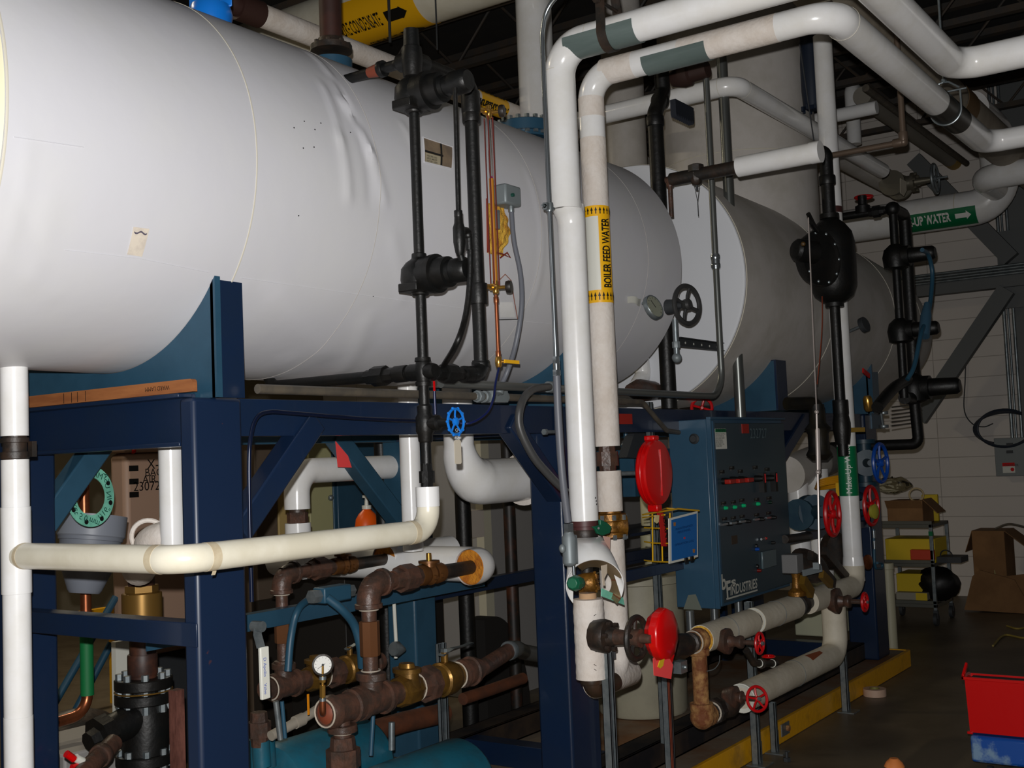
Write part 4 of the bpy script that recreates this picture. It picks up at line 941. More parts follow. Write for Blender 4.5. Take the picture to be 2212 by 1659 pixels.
# dim small pipe below A and grey structural steel beyond
a = at(800,138,Y=4.3); pipe('overhead_pipe', 'dim grey small pipe just below the speckled white pipe', [on(a,'x',600,60), on(a,'x',1000,220)], sz(a,9), dullconduit, 0)
st = T('building_column', 'grey structural steel column with crossing beams seen dimly behind the tanks', 'column', (at(1073,100,Y=8).x,8,0))
p = at(1073,100,Y=8); b = MB(); w = sz(p,15); b.box((p.x-w,8,0),(p.x+w,8.02,ZT-.06)); b.box((p.x-w,8.2,0),(p.x+w,8.22,ZT-.06)); b.box((p.x-.01,8,0),(p.x+.01,8.2,ZT-.06)); build('column_section', b, steelgrey, st)
p2 = at(1073,57,Y=7.9); b = MB(); b.box((p2.x-3,7.88,p2.z-.06),(p2.x+2.5,8.0,p2.z+.06)); build('beam', b, steelgrey, st)
p3 = at(625,85,Y=8); b = MB(); b.box((p3.x-.3,7.6,p3.z-.25),(p3.x+.35,11.99,p3.z+.3))
S('duct_section', b, M('grey_green_duct', (.42,.46,.46), .6), 'grey-green boxy duct glimpsed above the tank behind the speckled pipe', 'duct', bevel=.01)
# two white vertical stacks behind the first tank
for x, w, y0, yy, lab_ in ((1160,39,3.75,200,'white vertical stack rising behind the tank just left of the front conduit'), (1350,45,3.9,280,'white vertical stack rising behind the tank between the risers and the black pipe')):
    p = at(x,yy,Y=y0); t_ = pipe('vertical_stack', lab_, [V((p.x,p.y,2.0)), V((p.x,p.y,ZT-.02))], sz(p,w), jacket_grey if x > 1300 else pvc, 0)
# D: white pipe in front of the tower
YD = 2.42; c = at(1587,182,Y=YD); c = V((c.x,YD,c.z)); rD = sz(c,21)
pd_ = pipe('overhead_pipe', 'white pipe bending downhill across the front of the vertical tower', [V((c.x,3.6,c.z)), c, on(c,'x',1900,378)], rD, pvc, None, [(c,(1,0,0),.1,.103),(c,(0,1,0),.08,.083)])
# black pipe between the two tanks
p = at(1427,500,Y=2.6); b = MB(); tb = T('black_pipe', 'thick black vertical pipe standing between the first tank and the white tank end', 'pipe', V((p.x,2.6,1.81)))
r_ = sz(p,17); tt = on(p,'z',1420,245)
b.tube([V((p.x,2.6,1.81)), tt, at(1432,200,Y=2.62), at(1428,150,Y=2.62)], r_, .05, 20, True); coll(b, on(p,'z',1421,262), (0,0,1), r_*1.12, .05); b.ball(at(1426,218,Y=2.62), r_*1.25, seg=14, rg=8); build('pipe', b, black, tb)
tp_ = at(1430,150,Y=2.62); b = MB(); b.tube([tp_, tp_+V((0,0,.06)), tp_+V((0,-.9,.08))], r_*1.1, .05, 16); b.lathe(at(1490,160,Y=2.5), V((0,-1,.05)), [(-.1,.04),(-.04,.06),(.0,.06),(.01,.045),(.1,.045)], 16); build('header', b, M('dark_brown_header', (.20,.13,.11), .6), tb)
q = at(1480,243,Y=2.47); b = MB(); w = sz(q,44); h = sz(q,20); pts = [q+V((-w,0,h)), q+V((w,0,h))]; n = 10
for k in range(n*2+1): pts.append(q+V((w-2*w*k/(2*n),0,-h*(.9 if k%2 else .55))))
b.prism(pts, V((0,.03,0))); S('serrated_plate', b, M('dark_navy_plate', (.10,.12,.16), .6), 'dark plate with a toothed lower edge beneath the bent white pipe', 'plate')
# small rusty line with black strainer in front of the white tank end
YS = 2.35; v = at(1504,378,Y=YS); tv = T('strainer', 'small black fitting with hanging pull wire above the flat white tank end', 'valve', v)
b = MB(); b.lathe(v-V((0,0,.05)), V((0,0,1)), [(0,.012),(.01,.025),(.03,.032),(.06,.032),(.065,.04),(.095,.04),(.1,.03)], 8); b.lathe(v+V((0,.06,0)), V((0,-1,0)), [(0,.02),(.01,.028),(.11,.028),(.12,.02)], 12); build('body', b, blackiron, tv)
b = MB(); b.tube([v+V((-.03,.0,-.05)), v+V((0,0,-.13)), v+V((.03,0,-.05))], .0015, 0, 6); b.cyl(v+V((0,0,-.13)), v+V((0,0,-.2)), .002, seg=6); b.cyl(v-V((0,0,.05)), v-V((0,0,.075)), .006, seg=8); build('pull_wire', b, darkgrey, tv)
e = on(v,'y',1448,397); tl = T('rusty_line', 'thin rusty pipe turning down beside the thick black vertical pipe', 'pipe', e)
b = MB(); b.tube([v, e, on(e,'z',1450,470)], .0115, .02, 12); b.tube([v, v+V((.0,-.1,.0)), on(v,'y',1600,368)], .013, 0, 12); coll(b, e, (0,1,0), .018, .04, 10); coll(b, e-V((0,0,.02)), (0,0,1), .018, .03, 10); build('tube', b, brown, tl)
i0, i1 = on(v,'y',1597,378), on(v,'y',1770,355); b = MB(); b.cyl(i0-V((0,.0,0)), i0+V((0,.35,0)), .032, seg=20); build('black_section', b, blackiron, tl)
b = MB(); b.cyl(i0, i1, sz(i0,22), seg=28); build('white_jacket', b, pvc, tl); b = MB(); b.cyl(i1+V((0,.03,0)), i1-V((0,.015,0)), sz(i1,24)); build('jacket_end', b, pvc, tl)
# thin grey pipe under the overheads
yT = 2.1; a = at(1762,342,Y=2.25); w0 = on(a,'y',1952,310); u0 = on(w0,'z',1938,180); 
t_ = T('grey_pipe', 'thin grey pipe running level then turning up between the overhead white pipes', 'pipe', a)
b = MB(); b.tube([a, w0, V((w0.x,w0.y,w0.z+1.2))], .0165, .02, 14); coll(b, w0+V((0,.03,0)), (0,1,0), .024, .05, 14); coll(b, w0+V((0,0,.03)), (0,0,1), .024, .05, 14); b.ball(w0, .026, seg=12, rg=8); b.mi = 1; build('tube', b, [M('brown_grey_pipe', (.42,.36,.31), .4, .3), galv], t_)
b = MB(); c0 = at(1727,92,Y=2.3); c1 = at(1764,345,Y=2.3); b.cyl(c0, c1, .004, seg=6); S('pull_chain', b, darkgrey, 'thin dark chain line hanging down the right side of the tower', 'chain')
# dark valve body hanging at the right of the tower
yv = 2.44; p = at(1752,165,Y=yv); bk = T('dark_valve_body', 'dark navy cylindrical body hanging below the elbow of the white overhead pipe', 'valve', p)
b = MB(); r_ = sz(p,22); b.lathe(on(p,'z',1757,238), V((0,0,1)), [(0,r_*.5),(.02,r_*.9),(.12,r_),(.3,r_*1.0),(.42,r_*.85),(.6,r_*.85)], 20); b.bolts(on(p,'z',1757,240), V((0,0,1)), r_*1.0, 8, .01, .03); build('body', b, M('dark_navy_cast', (.10,.14,.20), .5), bk)
# C3: tan grey duct above, brown ring end
a = at(1950,130,Y=1.9); rC = sz(a,60); e = on(a,'x',2055,225); 
pc_ = pipe('overhead_pipe', 'wide tan-grey overhead pipe running between the two white ones with a brown band', [on(a,'x',1760,-40), V((11.8,a.y,a.z))], rC*.82, M('tan_grey_jacket', (.60,.56,.50), .6, col2=(.50,.46,.40), scale=5, amt=.6), 0)
sleeve(pc_, 'brown_band', e, (1,0,0), rC*.86, -.12, .18, M('brown_band_m', (.40,.30,.16), .6))
# smaller pipes at far top right
def P2(name, label, pix, Y, w, mat, bend=None):
    pts = [at(*pix[0], Y=Y)]
    for ax_, x, y in pix[1:]: pts.append(on(pts[-1], ax_, x, y))
    return pipe(name, label, pts, sz(pts[0], w), mat, bend)
P2('overhead_pipe', 'short white vertical pipe with a rounded lower end beyond the tower', [(1846,312),('z',1838,190),('x',1925,262)], 3.2, 15, pvc, .06)
P2('overhead_pipe', 'short level white pipe glimpsed between the tower and the white riser', [(1757,260),('y',1895,238)], 3.0, 14, pvc)
t_ = P2('overhead_pipe', 'dim grey diagonal pipe with a dull yellow band far under the ceiling', [(1862,207),('x',2085,388)], 2.9, 20, M('dim_grey_jacket', (.52,.50,.46), .6), 0)
q = on(V(t_.location),'x',2050,360); sleeve(t_, 'yellow_band', q, (1,0,0), sz(V(t_.location),20)*1.03, -.15, .25, M('dull_yellow_band', (.58,.46,.12), .6))
t_ = P2('overhead_pipe', 'grey-white insulated pipe end leading into the flanged valve at upper right', [(1790,320),('x',1912,400)], 2.9, 28, jacket_grey, 0)
P2('overhead_pipe', 'far thin grey pipe running down towards the back wall at upper right', [(1870,190),('x',2080,362)], 2.6, 8, dullconduit, 0)
# flanged gate valve with handwheel (1900..2000, 350..430)
v = at(1935,400,Y=2.75); gv2 = T('gate_valve', 'steel flanged gate valve with handwheel among the overhead pipes at upper right', 'valve', v)
b = MB(); d = V((1,0,-.0)); R = .085
b.lathe(v-d*.12, d, [(0,R*1.25),(.03,R*1.25),(.032,R*.8),(.09,R*.95),(.15,R*.95),(.208,R*.8),(.21,R*1.25),(.24,R*1.25)], 24); b.lathe(v, V((0,-1,0)), [(0,R*.8),(.13,R*.7),(.132,R*.95),(.16,R*.95),(.162,R*.4),(.3,R*.25)], 16); b.bolts(v-V((0,.16,0)), V((0,-1,0)), R*.8, 6, .012, .02); build('body', b, M('dull_steel_cast', (.45,.43,.38), .4, .6), gv2)
b = MB(); b.wheel(v-V((0,.32,0)), V((0,-1,0)), .12, .011, 5); b.cyl(v-V((0,.3,0)), v-V((0,.42,0)), .009); build('handwheel', b, galv, gv2)
p = at(1940,415,Y=2.45); b = MB(); b.prism([at(x,y,Y=2.45) for x, y in ((1944,385),(1957,392),(1958,412),(1952,424),(1944,417))], V((0,-.002,0))); S('paper_tag', b, canvas2, 'small beige tag hanging from the overhead gate valve', 'tag')
# right-hand branch and make-up water pipe near the wall
a = at(2120,385,Y=2.1); pipe('overhead_pipe', 'lower of the white pipes leaving the frame at upper right, with a rounded end', [a+V((.5,.0,.0)), a, a+V((0,-2.0,0))], sz(a,27), pvc, .15)
XM_ = 10.6; a = at(1850,487,X=XM_); b_ = on(a,'y',2165,448); rM = sz(a,36)
mk = pipe('makeup_water_pipe', 'fat white pipe with green make-up water label below the overhead pipes', [a+V((0,.5,0)), b_, b_+V((-.0,0,.6)), b_+V((-1.0,0,.6))], rM, pvc, rM*1.6, [(b_,(0,1,0),.36,.37)])
g0, g1 = on(a,'y',1950,478), on(a,'y',2116,455); f = wrap(g0, V((0,-1,0)), rM, V((-1,0,-.55))); Lb = (g1-g0).length
b = MB(); b.grid(lambda u, v: f(Lb*u, (-.45+1.2*v)*rM, .002), 3, 20, .001); lb = build('label_strip', b, greenlab, mk)
s2 = 1 if f(0,.05,0).z > f(0,-.05,0).z else -1
b = MB(); textw(b, 'MAKE-UP WATER', lambda u, v: f(-Lb*.06+u, s2*(v-.035), .006), .11, Lb*.74, bold=.004)
A = lambda u, v: f(Lb*.74+u*Lb*.2, s2*v*.07+.0, .006); build('lettering', b, whiteink, lb); b = MB(); arrow(b, A); build('arrow', b, whiteink, lb)
# row of slim roof bars and a ladder tray near the wall
lt = T('cable_tray', 'dark ladder cable tray hung under the roof near the far wall', 'tray', (9.3,.9,3.9))
b = MB()
for y in (.5,1.1): b.box((7.5,y,3.95),(12.2,y+.02,4.05))
for k in range(16): b.box((7.6+k*.3,.5,3.96),(7.64+k*.3,1.1,3.99))
build('tray_rungs', b, steelgrey, lt)
for x in (8.5,10.5):
    b = MB(); b.cyl(V((x,.49,4.0)), V((x,.49,ZT-.3)), .006, seg=8); build('hanger_rod', b, darkgrey, lt)
for i, y in enumerate((.62,.72,.82,.95)):
    b = MB(); b.cyl(V((7.4,y,4.03)), V((12.3,y,4.03)), .022, seg=10); build('cable', b, darkgrey if i % 2 else dullconduit, lt)
# ================================================================ pumps and rusty piping under the frame
YB = 2.78
def fit(name, mat, par, fn, label=None, bevel=0):
    b = MB(); fn(b); return build(name, b, mat, par, label, bevel=bevel)
def ring(b, p, d, r): b.torus(p, V(d), r, r*.07, 24, 8)
a = at(803,1512,Y=YB); ZP = a.z
# same level for the rear line
best = None
for k in range(300):
    y = 2.8+k*.005; z = at(612,1483,Y=y).z
    if best is None or abs(z-ZP) < best[0]: best = (abs(z-ZP), y)
YA = min(best[1], 3.3)
def line(Y, pv, px_v, y_low, y_el, x_end, y_end, w, label, xs):
    """pump discharge: vertical pump riser, level run with fittings, upper run into insulation"""
    c = at(px_v, y_low, Y=Y); r = sz(c, w)
    t = T('pump_piping', label, 'pipe assembly', c)
    up = on(c,'z',px_v,y_el); en = on(up,'x',x_end,y_end)
    fit('riser', brown, t, lambda b: b.cyl(c, up, r*.8))
    def seg(b):
        L = (up-c).length
        b.lathe(c+V((0,0,L*.38)), V((0,0,1)), [(0,r*.98),(.004,r*1.05),(L*.30,r*1.05),(L*.305,r*.9)], 8)
    fit('riser_coupling', M('bronze_brown', (.45,.30,.20), .4, .4), t, seg)
    fit('riser_collar', brown, t, lambda b: b.lathe(c, V((0,0,1)), [(0,r*1.2),((up-c).length*.22,r*1.2),((up-c).length*.225,r*.85)], 20))
    fit('elbow', brown, t, lambda b: (b.tube([up-V((0,0,r*2.2)), up, up+V((r*2.2,0,0))], r*1.25, r*1.7, 20), coll(b, up-V((0,0,r*2.2)), (0,0,1), r*1.4, r*.5), coll(b, up+V((r*2.2,0,0)), (1,0,0), r*1.4, r*.5)))
    L = (en-up).length
    fit('upper_union', brown, t, lambda b: uni(b, up+V((L*.35,0,0)), (1,0,0), r*1.0, r*4.2))
    fit('upper_pipe', brown, t, lambda b: b.cyl(up, up+V((L*.6,0,0)), r*.82))
    v = up+V((L*.58,0,0))
    fit('balancing_valve', M('bronze_brown_valve', (.42,.28,.16), .4, .5), t, lambda b: (b.lathe(v-V((r*2,0,0)), V((1,0,0)), [(0,r*1.1),(r*.9,r*1.2),(r*1.4,r*1.0),(r*2,r*1.25),(r*2.6,r*1.0),(r*3.1,r*1.2),(r*4,r*1.1)], 18), b.lathe(v, V((0,0,1)), [(0,r*.9),(r*1.2,r*.8),(r*1.25,r*1.2),(r*1.5,r*1.2)], 12), b.lathe(v+V((r*.8,-r*1.15,-r*.2)), V((0,-1,0)), [(0,r*.3),(r*.3,r*.25)], 8), b.lathe(v+V((-r*.4,-r*1.15,-r*.3)), V((0,-1,0)), [(0,r*.3),(r*.3,r*.25)], 8)))
    fit('valve_stem', brass, t, lambda b: b.cyl(v+V((0,0,r*1.4)), v+V((0,0,r*2.3)), r*.3))
    fit('black_pipe', blackiron, t, lambda b: b.cyl(v+V((r*1.6,0,0)), en+V((.02,0,0)), r*.8))
    return t, c, up, en, r
tB, cB_, upB, enB, rB_ = line(YB, 0, 803, 1512, 1262, 1012, 1217, 21, 'front rusty pump piping with bronze check valve, elbow and white thread paste', None)
tA, cA_, upA, enA, rA_ = line(YA, 0, 614, 1480, 1240, 828, 1204, 17, 'rear rusty pump piping rising to an elbow left of the front set', None)
# insulated ends and fat white elbow behind
for en, w, lab_, l in ((enB,39,'white jacketed pipe end with orange fibreglass ring, right of the pump piping', .13),(enA,33,'white jacketed pipe end with yellow fibreglass ring behind the pump piping', .45)):
    t = T('insulated_end', lab_, 'pipe', en); R = sz(en, w)
    if en is enB:
        fit('jacket', pvc, t, lambda b: b.tube([en, en+V((R*1.6,0,0)), en+V((R*1.6,1.2,0.0))], R, R*1.2, 30, False))
        e2 = en+V((R*1.6,1.2,0))
    else: fit('jacket', pvc, t, lambda b: b.tube([en, en+V((l,0,0))], R, 0, 30, False))
    fit('insulation_ring', foamo, t, lambda b: b.lathe(en+V((.012,0,0)), V((-1,0,0)), [(0,R*.97),(.004,R*.97),(.008,R*.9),(.002,R*.42)], 30))
# front low run of B
def run(t, c, r, pxs, Y, right):
    def fit(name, mat, par, fn, label=None, bevel=0, k=1.27):
        b = MB(); fn(b)
        b.v = [V((v.x, c.y+(v.y-c.y)*k, c.z+(v.z-c.z)*k)) if v.z < c.z+r*2.6 else V((v.x, v.y, v.z+r*.27)) if v.z < c.z+r*6 else v for v in b.v]
        return build(name, b, mat, par, label, bevel=bevel)
    p = lambda x: on(c,'x',x,c.z)
    X = lambda x: on(c,'x',x,1512 if t is tB else 1480)
    fit('tee', brown, t, lambda b: (b.lathe(c-V((r*2.2,0,0)), V((1,0,0)), [(0,r*1.35),(r*.6,r*1.4),(r*.65,r*1.15),(r*2.2,r*1.2),(r*3.75,r*1.15),(r*3.8,r*1.4),(r*4.4,r*1.35)], 22), coll(b, c+V((0,0,r*1.9)), (0,0,1), r*1.3, r*.6)))
    ck = c+V((r*4.9,0,0))
    fit('check_valve', bronze, t, lambda b: (b.lathe(ck-V((r*.9,0,0)), V((1,0,0)), [(0,r*1.2),(r*.5,r*1.3),(r*.6,r*1.35),(r*2.4,r*1.35),(r*3.0,r*1.2)], 8), b.ball(ck+V((r*.8,0,r*.2)), r*1.45, 1, .9, 1, 18, 12), b.lathe(ck+V((r*.8,0,0)), V((0,0,1)), [(0,r*1.2),(r*1.4,r*1.1),(r*1.45,r*1.35),(r*1.8,r*1.35),(r*1.85,r*.8),(r*2.2,r*.7)], 14)))
    u = ck+V((r*4.2,0,0))
    fit('union', brown, t, lambda b: uni(b, u, (1,0,0), r*1.05, r*2.6))
    bv_ = u+V((r*3.1,0,0))
    fit('ball_valve', bronze, t, lambda b: (b.lathe(bv_-V((r*1.8,0,0)), V((1,0,0)), [(0,r*1.2),(r*.6,r*1.3),(r*.8,r*1.5),(r*2.4,r*1.5),(r*3.2,r*1.3),(r*3.25,r*1.05),(r*3.9,r*1.05)], 20), b.cyl(bv_, bv_+V((0,0,r*2.3)), r*.35)))
    h0 = bv_+V((0,0,r*2.1))
    o = fit('lever_handle', galv, t, lambda b: (b.bar(h0-V((r*.6,0,0)), h0+V((r*1.0,-r*.2,r*.5)), r*.7, r*.16, V((0,1,0))), b.bar(h0+V((r*1.0,-r*.2,r*.5)), h0+V((r*4.6,-r*.4,r*.9)), r*.7, r*.16, V((0,1,0))), b.hexa(h0-V((0,0,.0)), h0+V((0,0,r*.5)), r*.35)))
    e = bv_+V((r*4.2,0,0))
    fit('coupling', brown, t, lambda b: (b.lathe(e-V((r*1.3,0,0)), V((1,0,0)), [(0,r*1.25),(r*.5,r*1.3),(r*.6,r*1.1),(r*1.6,r*1.15),(r*1.7,r*1.35),(r*2.2,r*1.3)], 20)))
    fit('pipe', brown, t, lambda b: b.cyl(c-V((r*3.5,0,0)), e+V((r*2,0,0)), r*.95))
    for q in (c-V((r*2.3,0,0)), c+V((r*2.35,0,0)), ck+V((r*2.3,0,0)), u+V((r*1.4,0,0)), bv_+V((r*2.2,0,0))): fit('thread_paste', dope, t, lambda b: ring(b, q, (1,0,0), r*1.12))
    for q in (c+V((0,0,r*3.0)), upB-V((0,0,r*2.6)) if t is tB else upA-V((0,0,r*2.6))): b = MB(); ring(b, q, (0,0,1), r*.98); build('thread_paste', b, dope, t)
    return e
eB = run(tB, cB_, rB_, None, YB, 1); eA = run(tA, cA_, rA_, None, YA, 1)
# left end of B: second tee, cap and gauge branch; pump union below
tl_ = on(cB_,'x',738,1530); r = rB_*1.2
fit('tee', brown, tB, lambda b: (b.lathe(tl_-V((r*2,0,0)), V((1,0,0)), [(0,r*1.15),(r*.3,r*1.35),(r*.9,r*1.4),(r*1.0,r*1.2),(r*3.0,r*1.2),(r*3.1,r*1.4),(r*3.8,r*1.35)], 22), coll(b, tl_-V((0,0,r*1.6)), (0,0,1), r*1.2, r*.6)))
fit('plug', M('rust_red_plug', (.50,.26,.18), .5), tB, lambda b: (b.lathe(tl_-V((r*2.3,0,0)), V((1,0,0)), [(0,r*.5),(r*.3,r*.9),(r*.5,r*.9)], 14)))
fit('thread_paste', dope, tB, lambda b: (ring(b, tl_-V((r*2,0,0)), (1,0,0), r*1.12), ring(b, tl_-V((0,0,r*2)), (0,0,1), r*.8), ring(b, tl_-V((0,0,r*5.2)), (0,0,1), r*.85), ring(b, tl_-V((0,0,r*2.6)), (0,0,1), r*.75)))
fit('pump_union', brown, tB, lambda b: (uni(b, tl_-V((0,0,r*4.0)), (0,0,1), r*.95, r*3.4), b.cyl(tl_, tl_-V((0,0,r*6.5)), r*.7)))
# pressure gauge
gx_ = on(tl_-V((r*2.4,0,0)),'y',697,1520); ge = at(697,1528,Y=YB-.05)
pg = T('pressure_gauge', 'round white-faced pressure gauge on a brass stem in front of the pump piping', 'gauge', ge)
gc = at(697,1436,Y=YB-.05); R = sz(gc, 21); ax = (V((-.62,-.78,0))).normalized()
fit('stem', brass, pg, lambda b: (b.cyl(ge, gc, .005, seg=10), b.hexa(at(697,1506,Y=YB-.05), at(697,1480,Y=YB-.05), .010), b.hexa(at(697,1474,Y=YB-.05), at(697,1466,Y=YB-.05), .011)))
fit('stem_coupling', galv, pg, lambda b: (b.cyl(at(697,1468,Y=YB-.05), at(697,1461,Y=YB-.05), .012), b.cyl(at(697,1516,Y=YB-.05), at(697,1508,Y=YB-.05), .0105)))
fit('copper_elbow', copper, pg, lambda b: b.tube([ge+V((0,0,.02)), ge-V((0,0,.018)), tl_-V((r*2.2,0,0))], .011, .015, 14))
cs = fit('case', blackiron, pg, lambda b: b.lathe(gc-ax*.022, ax, [(0,R*.8),(.003,R*1.0),(.018,R*1.0),(.019,R*1.1),(.028,R*1.1),(.029,R*.95),(.024,R*.9)], 32))
fit('dial', M('gauge_white', (.88,.88,.86), .4), cs, lambda b: b.cyl(gc+ax*.0025, gc+ax*.0035, R*.9, seg=32))
a1, b1 = frame(ax)
def dial(b):
    for k in range(11):
        A = -.75+k*.465; e = a1*cos(A)+b1*sin(A); b.bar(gc+ax*.004+e*R*.68, gc+ax*.004+e*R*.85, .002, .0006, ax)
    b.bar(gc+ax*.0046-(a1*.25-b1*.12)*R, gc+ax*.0046+(a1*.55-b1*.35)*R, .0034, .0008, ax); b.cyl(gc+ax*.004, gc+ax*.006, .004, seg=10)
fit('needle', ink, cs, dial)
# pumps
def pump(px, py, w, Y, label, right):
    c = at(px, py, Y=Y); R = sz(c, w); t = T('pump', label, 'pump', V((c.x,c.y,.12)))
    fit('casing', teal, t, lambda b: (b.lathe(c+V((-R*.8,0,0)), V((1,0,0)), [(0,R*.7),(.02,R*.95),(.05,R),(R*3.0,R),(R*3.1,R*.95),(R*3.3,R*.6),(R*3.35,.01)], 36)))
    fit('discharge', teal, t, lambda b: b.lathe(V((right,c.y,c.z+R*.6)), V((0,0,1)), [(0,R*.32),(R*.5,R*.3),(R*.62,R*.32)], 18))
    fit('foot', teal, t, lambda b: b.box((c.x-R*.5,c.y-R*.9,.237),(c.x+R*2.2,c.y+R*.9,c.z-R*.8)))
    return c, R
pump(860,1745,100,YB+.0,'teal pump casing at the bottom below the front rusty piping',tl_.x)
cP, RP = pump(640,1690,95,YA,'teal pump casing at the bottom just right of the front navy post',at(566,1655,Y=YA).x)
c = at(563,1600,Y=YA-.1); t = T('pump_fitting', 'rusty hex union standing on the left teal pump', 'fitting', c)
fit('union', brown, t, lambda b: (uni(b, at(560,1575,Y=YA-.1), (0,0,1), .028, .12), b.cyl(at(561,1540,Y=YA-.1), c, .02)))
fit('blue_elbow', teal, t, lambda b: b.cyl(c, at(566,1655,Y=YA-.1), .032))
# long-handled ball valve by the post
h0 = at(557,1353,Y=2.62); vt = T('ball_valve', 'long white-sleeved valve handle with blue handwriting hanging beside the navy post', 'valve handle', h0)
fit('lever', galv, vt, lambda b: (b.bar(h0, at(556,1372,Y=2.62), .03, .004, V((1,0,0))), b.bar(at(556,1370,Y=2.62), at(564,1400,Y=2.6), .03, .004, V((1,0,0))), b.cyl(h0+V((0,.02,0)), h0-V((0,.02,0)), .016)))
sl = fit('sleeve', whiteplastic, vt, lambda b: b.bar(at(569,1397,Y=2.6), at(573,1510,Y=2.6), .034, .012, V((1,0,0))), bevel=.003)
p = at(571,1420,Y=2.593)
fit('handwriting', M('blue_marker', (.20,.32,.70), .5), sl, lambda b: (text(b, 'D Apollo', lambda u, v: V((p.x-.006+v, 2.5935-.0005-(.006 if False else 0.003), p.z-u)), .015), text(b, 'Valve', lambda u, v: V((p.x-.006-.0+v, 2.590, p.z-.075-u)), .015)))
# painted flexible conduits and small box
jx = at(718,1282,Y=2.95); t = T('motor_conduit', 'blue painted junction box with two conduits arching behind the pump piping', 'conduit', jx)
fit('box', paintedflex, t, lambda b: b.obox(jx, V((.07,0,0)), V((0,.03,0)), V((0,0,.028))), bevel=.006)
fit('connector', galv, t, lambda b: (coll(b, jx+V((-.09,0,0)), (1,0,.0), .024, .04, 6), coll(b, jx+V((.09,0,0)), (1,0,0), .022, .03, 6)))
fit('conduit', paintedflex, t, lambda b: b.tube(spline([at(705,1290,Y=2.93), at(740,1318,Y=2.9), at(765,1350,Y=2.9), at(778,1395,Y=2.9), at(782,1440,Y=2.92)]), .016, 0, 14))
fit('conduit', paintedflex, t, lambda b: b.tube(spline([at(695,1287,Y=2.98), at(660,1300,Y=3.1), at(640,1325,Y=3.15), at(628,1380,Y=3.15), at(622,1450,Y=3.15)]), .014, 0, 14))
for (x0, y0, x1, y1, Y, w, lab_) in ((596,1515,606,1597,2.95,6.5,'straight galvanized conduit standing left of the pump gauge'),(609,1515,616,1594,2.9,4.5,'slim blue-grey conduit beside the galvanized one'),(806,1545,801,1632,2.9,5,'slim blue conduit dropping behind the front pump piping'),(846,1560,846,1620,3.1,7,'short galvanized pipe stub behind the front pump piping')):
    p = at(x0,y0,Y=Y); q = at(x1,y1,Y=Y); b = MB(); b.cyl(q, p, sz(p,w), seg=14); S('conduit', b, paintedflex if 'blue' in lab_ else galv, lab_, 'conduit')
b = MB(); b.tube([at(585,1590,Y=3.05), at(650,1555,Y=3.05), at(690,1530,Y=3.05)], .018, 0, 14); b.lathe(at(637,1561,Y=3.05), (at(650,1555,Y=3.05)-at(637,1561,Y=3.05)), [(0,.023),(.04,.023)], 14)
S('pvc_drain', b, M('grey_pvc', (.58,.55,.50), .5), 'grey plastic drain pipe slanting behind the gauge', 'pipe')
b = MB(); p = at(666,1525,Y=2.9); b.bar(p+V((0,0,.04)), p-V((0,0,.03)), .008, .003, V((1,0,0))); S('valve_lever', b, M('amber_lever', (.85,.52,.10), .4), 'small amber valve lever behind the gauge stem', 'lever')
# dark horizontal suction lines leading right
p = at(1030,1425,Y=YB+.05); t = T('suction_pipe', 'dark grey pipe running from the pump piping to the right behind the post', 'pipe', p)
q = on(p,'x',1100,1402)
fit('pipe', M('dark_rubber_pipe', (.27,.27,.26), .4), t, lambda b: b.tube([q, q+V((.05,0,0)), at(1130,1408,Y=3.0), at(1260,1432,Y=3.0)], sz(q,18), .06, 20))
fit('pipe', brown, t, lambda b: b.tube([eB, on(eB,'x',1040,1430), q], sz(q,17), .05, 20)); fit('collar', galv, t, lambda b: coll(b, q, (1,0,0), sz(q,20), .03, 24))
for (pts, Y, w, lab_) in (([(1000,1510),(1060,1490),(1130,1465)],3.3,13,'rusty pipe stub behind the dark suction pipe'),([(700,1610),(870,1560),(960,1540)],3.3,24,'large rusty header pipe low behind the pumps')):
    b = MB(); b.tube([at(x,y,Y=Y) for x, y in pts], sz(at(*pts[0],Y=Y),w), .05, 18); S('rusty_pipe', b, M('dark_rusty', (.30,.19,.14), .6, col2=(.42,.24,.15), scale=10, amt=.6), lab_, 'pipe')
# galvanized strut in the pump area
def strut(px0, py0, px1, py1, Y, w, label, foot=False, mat=galv, floor=False, horn=0):
    p = at(px0,py0,Y=Y); q = V((p.x,Y,0.0 if floor else .12)); W = sz(p, w); t = T('support_strut', label, 'strut', q)
    def ch(b):
        d = W*.75; th_ = .0025
        b.box((p.x-W,Y-th_,q.z),(p.x+W,Y,p.z)) if False else None
        b.box((p.x-W,Y+d-th_,q.z),(p.x+W,Y+d,p.z)); b.box((p.x-W,Y,q.z),(p.x-W+th_,Y+d,p.z)); b.box((p.x+W-th_,Y,q.z),(p.x+W,Y+d,p.z))
        b.box((p.x-W,Y,q.z),(p.x-W*.5,Y+th_,p.z)); b.box((p.x+W*.5,Y,q.z),(p.x+W,Y+th_,p.z))
        b.box((p.x-W*.5-th_,Y,q.z),(p.x-W*.5,Y+.007,p.z)); b.box((p.x+W*.5,Y,q.z),(p.x+W*.5+th_,Y+.007,p.z))
    fit('channel', mat, t, ch)
    if foot: fit('foot_plate', mat, t, lambda b: (b.box((p.x-W*2.2,Y-.04,.0005),(p.x+W*1.8,Y+.05,.006)), b.box((p.x-W*1.6,Y-.0,.006),(p.x-W*1.05,Y+.035,.1)), b.box((p.x+W*1.05,Y,.006),(p.x+W*1.4,Y+.035,.1))))
    return t
strut(956,1390,0,0,2.98,13,'galvanized strut behind the front pump piping under the tank')
